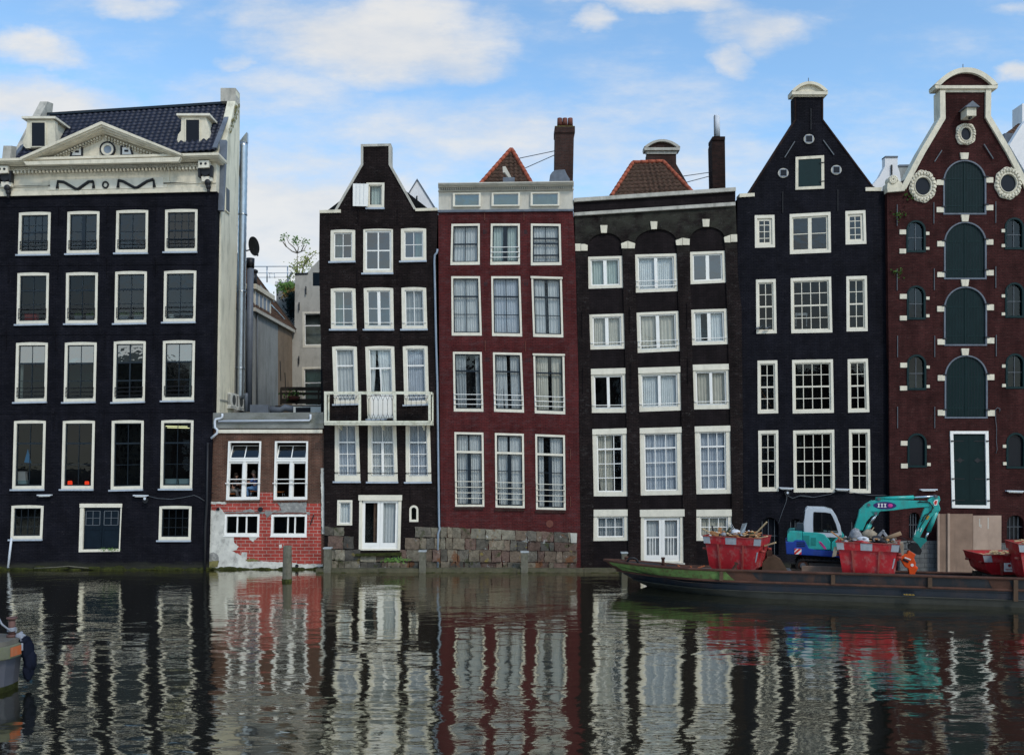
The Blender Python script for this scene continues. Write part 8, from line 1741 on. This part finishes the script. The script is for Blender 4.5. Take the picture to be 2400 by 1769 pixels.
# rotator and orange grab
rt_ = MB(); rt_.prism(XP((1240, 635), (1290, 640), (1325, 700), (1310, 738), (1280, 735), (1215, 690), (1212, 660)), -.16, .16); a = X(1262, 690); rt_.ball((a[0], 0, a[1]), (.14, .16, .12)); rt_.build('rotator', 'rubber', XD, local=True)
gr = bev(part('grab', 'orange_paint', XP((1145, 740), (1200, 735), (1215, 700), (1272, 735), (1258, 770), (1275, 815), (1270, 835), (1293, 855), (1272, 890), (1262, 925), (1226, 925), (1224, 895), (1212, 868), (1180, 850), (1148, 790)), -.17, .17), .025)
part('grab_claw', 'orange_paint', XP((1212, 868), (1245, 850), (1290, 858), (1270, 892), (1260, 930), (1225, 930)), -.24, -.172, gr); part('grab_claw', 'orange_paint', XP((1212, 868), (1245, 850), (1290, 858), (1270, 892), (1260, 930), (1225, 930)), .172, .24, gr)
m = MB(); m.bar((X(1165, 782)[0], -.18, X(1165, 782)[1]), (X(1212, 806)[0], -.18, X(1212, 806)[1]), .02, .07); m.build('lettering', 'sash_dark', gr, local=True)
m = MB(); a = X(1208, 772); m.bar((a[0] - .12, -.18, a[1] + .03), (a[0] + .1, -.18, a[1] - .05), .02, .05); a = X(1243, 832); m.tube([(a[0], -.18, a[1]), (a[0], -.165, a[1])], .06, 10); m.build('grab_label', 'white_paint', gr, local=True)
part('grab_guard', 'skip_red', XP((1115, 745), (1135, 740), (1140, 800), (1120, 800)), -.1, .0)
# ballast plate on the deck by the tracks
m = MB(); m.box(-.75, .75, -.10, .02, 0, .25); o = m.build('ballast_plate', 'plywood'); 
o.location = (11.95, -7.1, .87); o.rotation_euler = (0, 0, BA); tag(o, 'pale battered plate standing on deck before the digger tracks', 'plate'); 

# ================================================================== near boat at the left
NB = empty('moored_boat', (-11.5, -20.0, 0), R(-4), 'blunt end of a grey boat with an orange marked rubbing band at the lower left', 'boat')
plain('hull_grey', (.065, .066, .080), .5, .15, 1.6, dirt=(.08, .08, .07), dirt_amt=.45, streak=(1, 1, .4)); plain('deck_wood', (.11, .098, .08), .85, .3, 2, dirt=(.06, .06, .05), dirt_amt=.7); plain('band_pale', (.12, .12, .08), .8, .3, 3, dirt=(.10, .12, .03), dirt_amt=.8, bump=.3, streak=(1, 1, 1)); plain('bollard_brown', (.11, .055, .045), .7, .3, 4); plain('orange_faded', (.36, .085, .025), .7, .15, 3, dirt=(.3, .2, .12), dirt_amt=.6); plain('tarp_blue', (.007, .009, .018), .8, .4, 4, bump=.5, spec=.08); plain('rope_pale', (.25, .26, .29), .9, .2, 8)
hull = [(0, -.5), (.03, -.2), (-.02, .10), (-.3, .28), (-.8, .36), (-9, .6), (-9, -1.5), (-1.0, -1.4), (-.3, -1.0)]
def lvl(z, k): return [(x * (1 - .02 * k) - .06 * k, y * (1 - .05 * k), z) for x, y in hull]
def lof(name, mat, zs, par=NB, g=0):
    m = MB(); n_ = len(hull); vs = []
    for z, k in zs: vs += lvl(z, k)
    m.add(vs, [(j * n_ + i, j * n_ + (i + 1) % n_, (j + 1) * n_ + (i + 1) % n_, (j + 1) * n_ + i) for j in range(len(zs) - 1) for i in range(n_)] + [tuple(range(n_)), tuple((len(zs) - 1) * n_ + i for i in range(n_))]); return m.build(name, mat, par, local=True)
lof('hull', 'hull_grey', [(-.4, 3), (.12, 2.0), (.80, .6)]); lof('boot_stripe', 'algae', [(-.45, 2.9), (.13, 1.85)]); 
lof('rubbing_band', 'band_pale', [(.78, -.8), (.80, -1.2), (1.06, -1.2), (1.08, -.8)]); lof('deck', 'deck_wood', [(1.08, 0), (1.18, .2)])
m = MB()
hb_ = [(x * 1.024 + .09, y * 1.06) for x, y in hull]
m.hexa([(.09, -.50, .83), (.122, -.18, .83), (.122, -.18, 1.04), (.09, -.50, 1.04), (-.1, -.5, .83), (-.1, -.18, .83), (-.1, -.18, 1.04), (-.1, -.5, 1.04)]); m.build('orange_mark', 'orange_faded', NB, local=True)
m = MB(); m.tube([(-.23, .0, 1.18), (-.23, .0, 1.62)], .075, 14); m.tube([(-.23, .0, 1.60), (-.23, .0, 1.64)], .115, 14); m.tube([(-.23, .0, 1.17), (-.23, .0, 1.24)], .115, 14); m.build('bollard', 'bollard_brown', NB, local=True)
m = MB(); m.tube([(-.20, -.1, 1.34), (-.38, -.14, 1.50), (-.55, -.2, 1.9), (-.8, -.3, 2.8), (-1.2, -.4, 4.2)], .022, 7); 
for k in range(3): m.tube([(-.23 + .09 * math.cos(a * .7), .0 + .09 * math.sin(a * .7), 1.30 + .03 * k + .004 * a) for a in range(10)], .018, 6)
m.xf(Matrix.Translation((-11.5, -20.0, 0)) @ Matrix.Rotation(R(-4), 4, 'Z')); tag(centre(m.build('mooring_rope', 'rope_pale')), 'pale mooring rope tied around the brown bollard of the near boat', 'rope')
m = MB(); rnd = random.Random(8)
for (x, z, r_, h_) in ((.14, .86, .12, .34), (.20, .62, .12, .34), (.16, .38, .10, .3), (.06, 1.08, .13, .14)):
    blob(m, (x, .02, z), (r_, .16, h_ * .8), int(z * 100), 14)
m.build('fender_tarp', 'tarp_blue', NB, local=True)
m = MB(); blob(m, (-.02, .0, 1.2), (.10, .10, .09), 77, 12); m.tube([(.0, .0, 1.3), (.08, -.1, 1.1), (.12, -.16, .9)], .03, 7); m.build('rope_coil', 'rope_pale', NB, local=True)

# ================================================================== water, ground, world, camera
m, nt, out = newmat('water')
tc = N(nt, 'ShaderNodeTexCoord'); 
n1 = noise(nt, tc.outputs['Object'], 1.0, 1.5, .45, (.62, 1.25, 1)); n2 = noise(nt, tc.outputs['Object'], 2.8, 2, .5, (.5, 1.2, 1)); n3 = noise(nt, tc.outputs['Object'], .16, 2, .5)
n4 = noise(nt, tc.outputs['Object'], 11.0, 2, .5, (.5, 1, 1))
mk = N(nt, 'ShaderNodeMapRange'); L(nt, n3.outputs[0], mk.inputs[0]); mk.inputs[1].default_value = .35; mk.inputs[2].default_value = .65; mk.inputs[3].default_value = .55; mk.inputs[4].default_value = 1.25
def madd(a, k, b=None):
    q = N(nt, 'ShaderNodeMath', operation='MULTIPLY_ADD'); L(nt, a, q.inputs[0]); q.inputs[1].default_value = k
    if b is not None: L(nt, b, q.inputs[2])
    else: q.inputs[2].default_value = 0
    return q.outputs[0]
hgt = madd(n1.outputs[0], WAVE[0]); hgt = madd(n2.outputs[0], WAVE[1], hgt); spw = N(nt, 'ShaderNodeSeparateXYZ'); L(nt, tc.outputs['Object'], spw.inputs[0]); mrw = N(nt, 'ShaderNodeMapRange'); L(nt, spw.outputs[1], mrw.inputs[0]); mrw.inputs[1].default_value = -15; mrw.inputs[2].default_value = -1; mrw.inputs[3].default_value = 1.1; mrw.inputs[4].default_value = 4.5; n4m = N(nt, 'ShaderNodeMath', operation='MULTIPLY'); L(nt, n4.outputs[0], n4m.inputs[0]); L(nt, mrw.outputs[0], n4m.inputs[1]); hgt = madd(n4m.outputs[0], WAVE[2], hgt)
mu = N(nt, 'ShaderNodeMath', operation='MULTIPLY'); L(nt, hgt, mu.inputs[0]); L(nt, mk.outputs[0], mu.inputs[1])
bp = N(nt, 'ShaderNodeBump'); bp.inputs['Strength'].default_value = 1; bp.inputs['Distance'].default_value = 1.0; L(nt, mu.outputs[0], bp.inputs['Height'])
gl = N(nt, 'ShaderNodeBsdfGlossy'); gl.inputs['Roughness'].default_value = .05; gl.inputs[0].default_value = (.97, .94, .84, 1); L(nt, bp.outputs[0], gl.inputs['Normal'])
df = N(nt, 'ShaderNodeBsdfDiffuse'); df.inputs[0].default_value = (.011, .0115, .007, 1)
fr_ = N(nt, 'ShaderNodeFresnel'); fr_.inputs[0].default_value = 2.1; L(nt, bp.outputs[0], fr_.inputs['Normal'])
q = N(nt, 'ShaderNodeMath', operation='MULTIPLY_ADD'); L(nt, fr_.outputs[0], q.inputs[0]); q.inputs[1].default_value = .7; q.inputs[2].default_value = .40; q.use_clamp = True
mx = N(nt, 'ShaderNodeMixShader'); L(nt, q.outputs[0], mx.inputs[0]); L(nt, df.outputs[0], mx.inputs[1]); L(nt, gl.outputs[0], mx.inputs[2]); L(nt, mx.outputs[0], out.inputs[0])
w = MB(); w.add([(-400, -300, 0), (400, -300, 0), (400, 1.2, 0), (-400, 1.2, 0)], [(0, 1, 2, 3)]); tag(w.build('water', 'water'), kind='structure')
plain('ground_dark', (.06, .06, .055), .95, .3, .2); w = MB(); w.add([(-900, 1.2, .02), (900, 1.2, .02), (900, 1500, .02), (-900, 1500, .02)], [(0, 1, 2, 3)]); tag(w.build('ground', 'ground_dark'), kind='structure')

plain('far_brick', (.13, .075, .055), .9, .3, .6); plain('far_pale', (.30, .27, .22), .9, .2, .6)
tag(MB().box(-120, 120, -300, -44, -1, 1.3).build('near_quay', 'ground_dark'), kind='structure')
rnd = random.Random(12); xo = -66
for i in range(11):
    wv = rnd.uniform(10, 14); hh = rnd.uniform(17, 24); o = empty('opposite_house', (xo + wv / 2, -96, 1.3), 0, None, 'house', 'houses across the canal behind the viewer'); MB().prism([(xo, 1.3), (xo + wv - .1, 1.3), (xo + wv - .1, hh - 3), (xo + wv * .62, hh), (xo + wv * .38, hh), (xo, hh - 3)], -106, -96).build('wall', 'far_brick' if i % 3 else 'far_pale', o)
    m = MB()
    for r_ in range(5):
        for k in range(4): xx = xo + wv * (.14 + .21 * k); m.box(xx, xx + wv * .11, -96, -95.95, 2.6 + r_ * 3.1, 4.6 + r_ * 3.1)
    m.build('windows', 'white_paint' if i % 2 else 'panel_dark', o); o['label'] = 'tall gabled house facing the row from across the canal, out of the picture'; xo += wv
wd = bpy.data.worlds.new('World'); SC.world = wd; wd.use_nodes = True; nt = wd.node_tree; nt.nodes.clear(); out = nt.nodes.new('ShaderNodeOutputWorld')
sky = N(nt, 'ShaderNodeTexSky'); sky.sky_type = 'NISHITA'; sky.sun_disc = False; sky.sun_elevation = R(SUN_EL); sky.sun_rotation = R(SUN_ROT); sky.air_density = 1.0; sky.dust_density = .6; sky.ozone_density = 2.2
hs = N(nt, 'ShaderNodeHueSaturation'); hs.inputs['Saturation'].default_value = 1.0; L(nt, sky.outputs[0], hs.inputs['Color'])
bg = N(nt, 'ShaderNodeBackground'); L(nt, mix(nt, 1.0, hs.outputs[0], SKY_TINT, 'MULTIPLY'), bg.inputs[0]); bg.inputs[1].default_value = SKY_S
tc = N(nt, 'ShaderNodeTexCoord'); sp = N(nt, 'ShaderNodeSeparateXYZ'); L(nt, tc.outputs['Generated'], sp.inputs[0])
ab = N(nt, 'ShaderNodeMath', operation='ABSOLUTE'); L(nt, sp.outputs[1], ab.inputs[0]); ad = N(nt, 'ShaderNodeMath', operation='ADD'); L(nt, ab.outputs[0], ad.inputs[0]); ad.inputs[1].default_value = .001
def dv(a, b): q = N(nt, 'ShaderNodeMath', operation='DIVIDE'); L(nt, a, q.inputs[0]); L(nt, b, q.inputs[1]); return q.outputs[0]
U, V_ = dv(sp.outputs[0], ad.outputs[0]), dv(sp.outputs[2], ad.outputs[0])
cb = N(nt, 'ShaderNodeCombineXYZ'); L(nt, U, cb.inputs[0]); L(nt, V_, cb.inputs[1])
nW = noise(nt, cb.outputs[0], 4.2, 6, .6, (1, 1.6, 1)); sw_ = N(nt, 'ShaderNodeSeparateColor'); L(nt, nW.outputs['Color'], sw_.inputs[0]); U0, V0 = U, V_
nA = noise(nt, cb.outputs[0], 5.0, 10, .64, (1, 2.6, 1)); nB = noise(nt, cb.outputs[0], 2.2, 7, .62, (.8, 3.2, 1))
def mth(op, a, b, clamp=False):
    q = N(nt, 'ShaderNodeMath', operation=op); q.use_clamp = clamp
    for i, s in enumerate((a, b)):
        if isinstance(s, (int, float)): q.inputs[i].default_value = s
        else: L(nt, s, q.inputs[i])
    return q.outputs[0]
U = mth('ADD', U, mth('MULTIPLY', mth('SUBTRACT', sw_.outputs[0], .5), .22)); V_ = mth('ADD', V_, mth('MULTIPLY', mth('SUBTRACT', sw_.outputs[1], .5), .10))
acc = None
for (cx, cy, rx, ry, a_) in CLOUDS:
    du = mth('MULTIPLY', mth('SUBTRACT', U, (cx - 1200) / 2000), 2000 / rx); dv_ = mth('MULTIPLY', mth('SUBTRACT', V_, (1060 - cy) / 2000), 2000 / ry)
    r2 = mth('ADD', mth('MULTIPLY', du, du), mth('MULTIPLY', dv_, dv_)); f = mth('MULTIPLY', mth('SUBTRACT', 1.0, mth('MULTIPLY', r2, .5), True), a_)
    acc = f if acc is None else mth('MAXIMUM', acc, f)
hz = N(nt, 'ShaderNodeMapRange'); L(nt, V0, hz.inputs[0]); hz.inputs[1].default_value = .46; hz.inputs[2].default_value = .22; hz.inputs[3].default_value = 0; hz.inputs[4].default_value = .66
base = mth('MAXIMUM', acc, hz.outputs[0])
val = mth('ADD', mth('MULTIPLY', base, 1.0), mth('MULTIPLY', mth('SUBTRACT', nA.outputs[0], .5), 1.6)); val = mth('ADD', val, mth('MULTIPLY', mth('SUBTRACT', nB.outputs[0], .5), 1.3))
cm = N(nt, 'ShaderNodeMapRange'); cm.interpolation_type = 'SMOOTHSTEP'; L(nt, val, cm.inputs[0]); cm.inputs[1].default_value = -.12; cm.inputs[2].default_value = .98; cm.inputs[3].default_value = 0; cm.inputs[4].default_value = .92
cr = ramp(nt, nA.outputs[0], [(.35, (.80, .85, .92)), (.6, (1.0, .99, .97))])
bc = N(nt, 'ShaderNodeBackground'); L(nt, cr.outputs[0], bc.inputs[0]); bc.inputs[1].default_value = CLOUD_S
mx = N(nt, 'ShaderNodeMixShader'); L(nt, cm.outputs[0], mx.inputs[0]); L(nt, bg.outputs[0], mx.inputs[1]); L(nt, bc.outputs[0], mx.inputs[2]); L(nt, mx.outputs[0], out.inputs[0])
sl = bpy.data.lights.new('sun', 'SUN'); sl.energy = SUN_E; sl.angle = R(SUN_ANG); sl.color = (1, .95, .87); so = bpy.data.objects.new('sun', sl); COL.objects.link(so)
az = R(SUN_ROT); el = R(SUN_EL); sd_ = Vector((math.sin(az) * math.cos(el), math.cos(az) * math.cos(el), math.sin(el)))
so.rotation_euler = sd_.to_track_quat('Z', 'Y').to_euler(); so.location = (0, -20, 60)
cam = bpy.data.cameras.new('camera'); co = bpy.data.objects.new('camera', cam); COL.objects.link(co); SC.camera = co
co.location = (0, -40, CH); co.rotation_euler = (R(90), 0, 0); cam.sensor_width = 36; cam.lens = 30.0; cam.shift_y = (1060 - 884.5) / 2400; cam.clip_end = 3000; cam.clip_start = .3
SC.view_settings.view_transform = 'Standard'; SC.view_settings.look = 'None'; SC.view_settings.exposure = EXPO; SC.view_settings.gamma = 1; SC.view_settings.use_curve_mapping = False
SC.cycles.max_bounces = 6; SC.cycles.diffuse_bounces = 2; SC.cycles.glossy_bounces = 3; SC.cycles.transparent_max_bounces = 10; SC.cycles.use_denoising = True
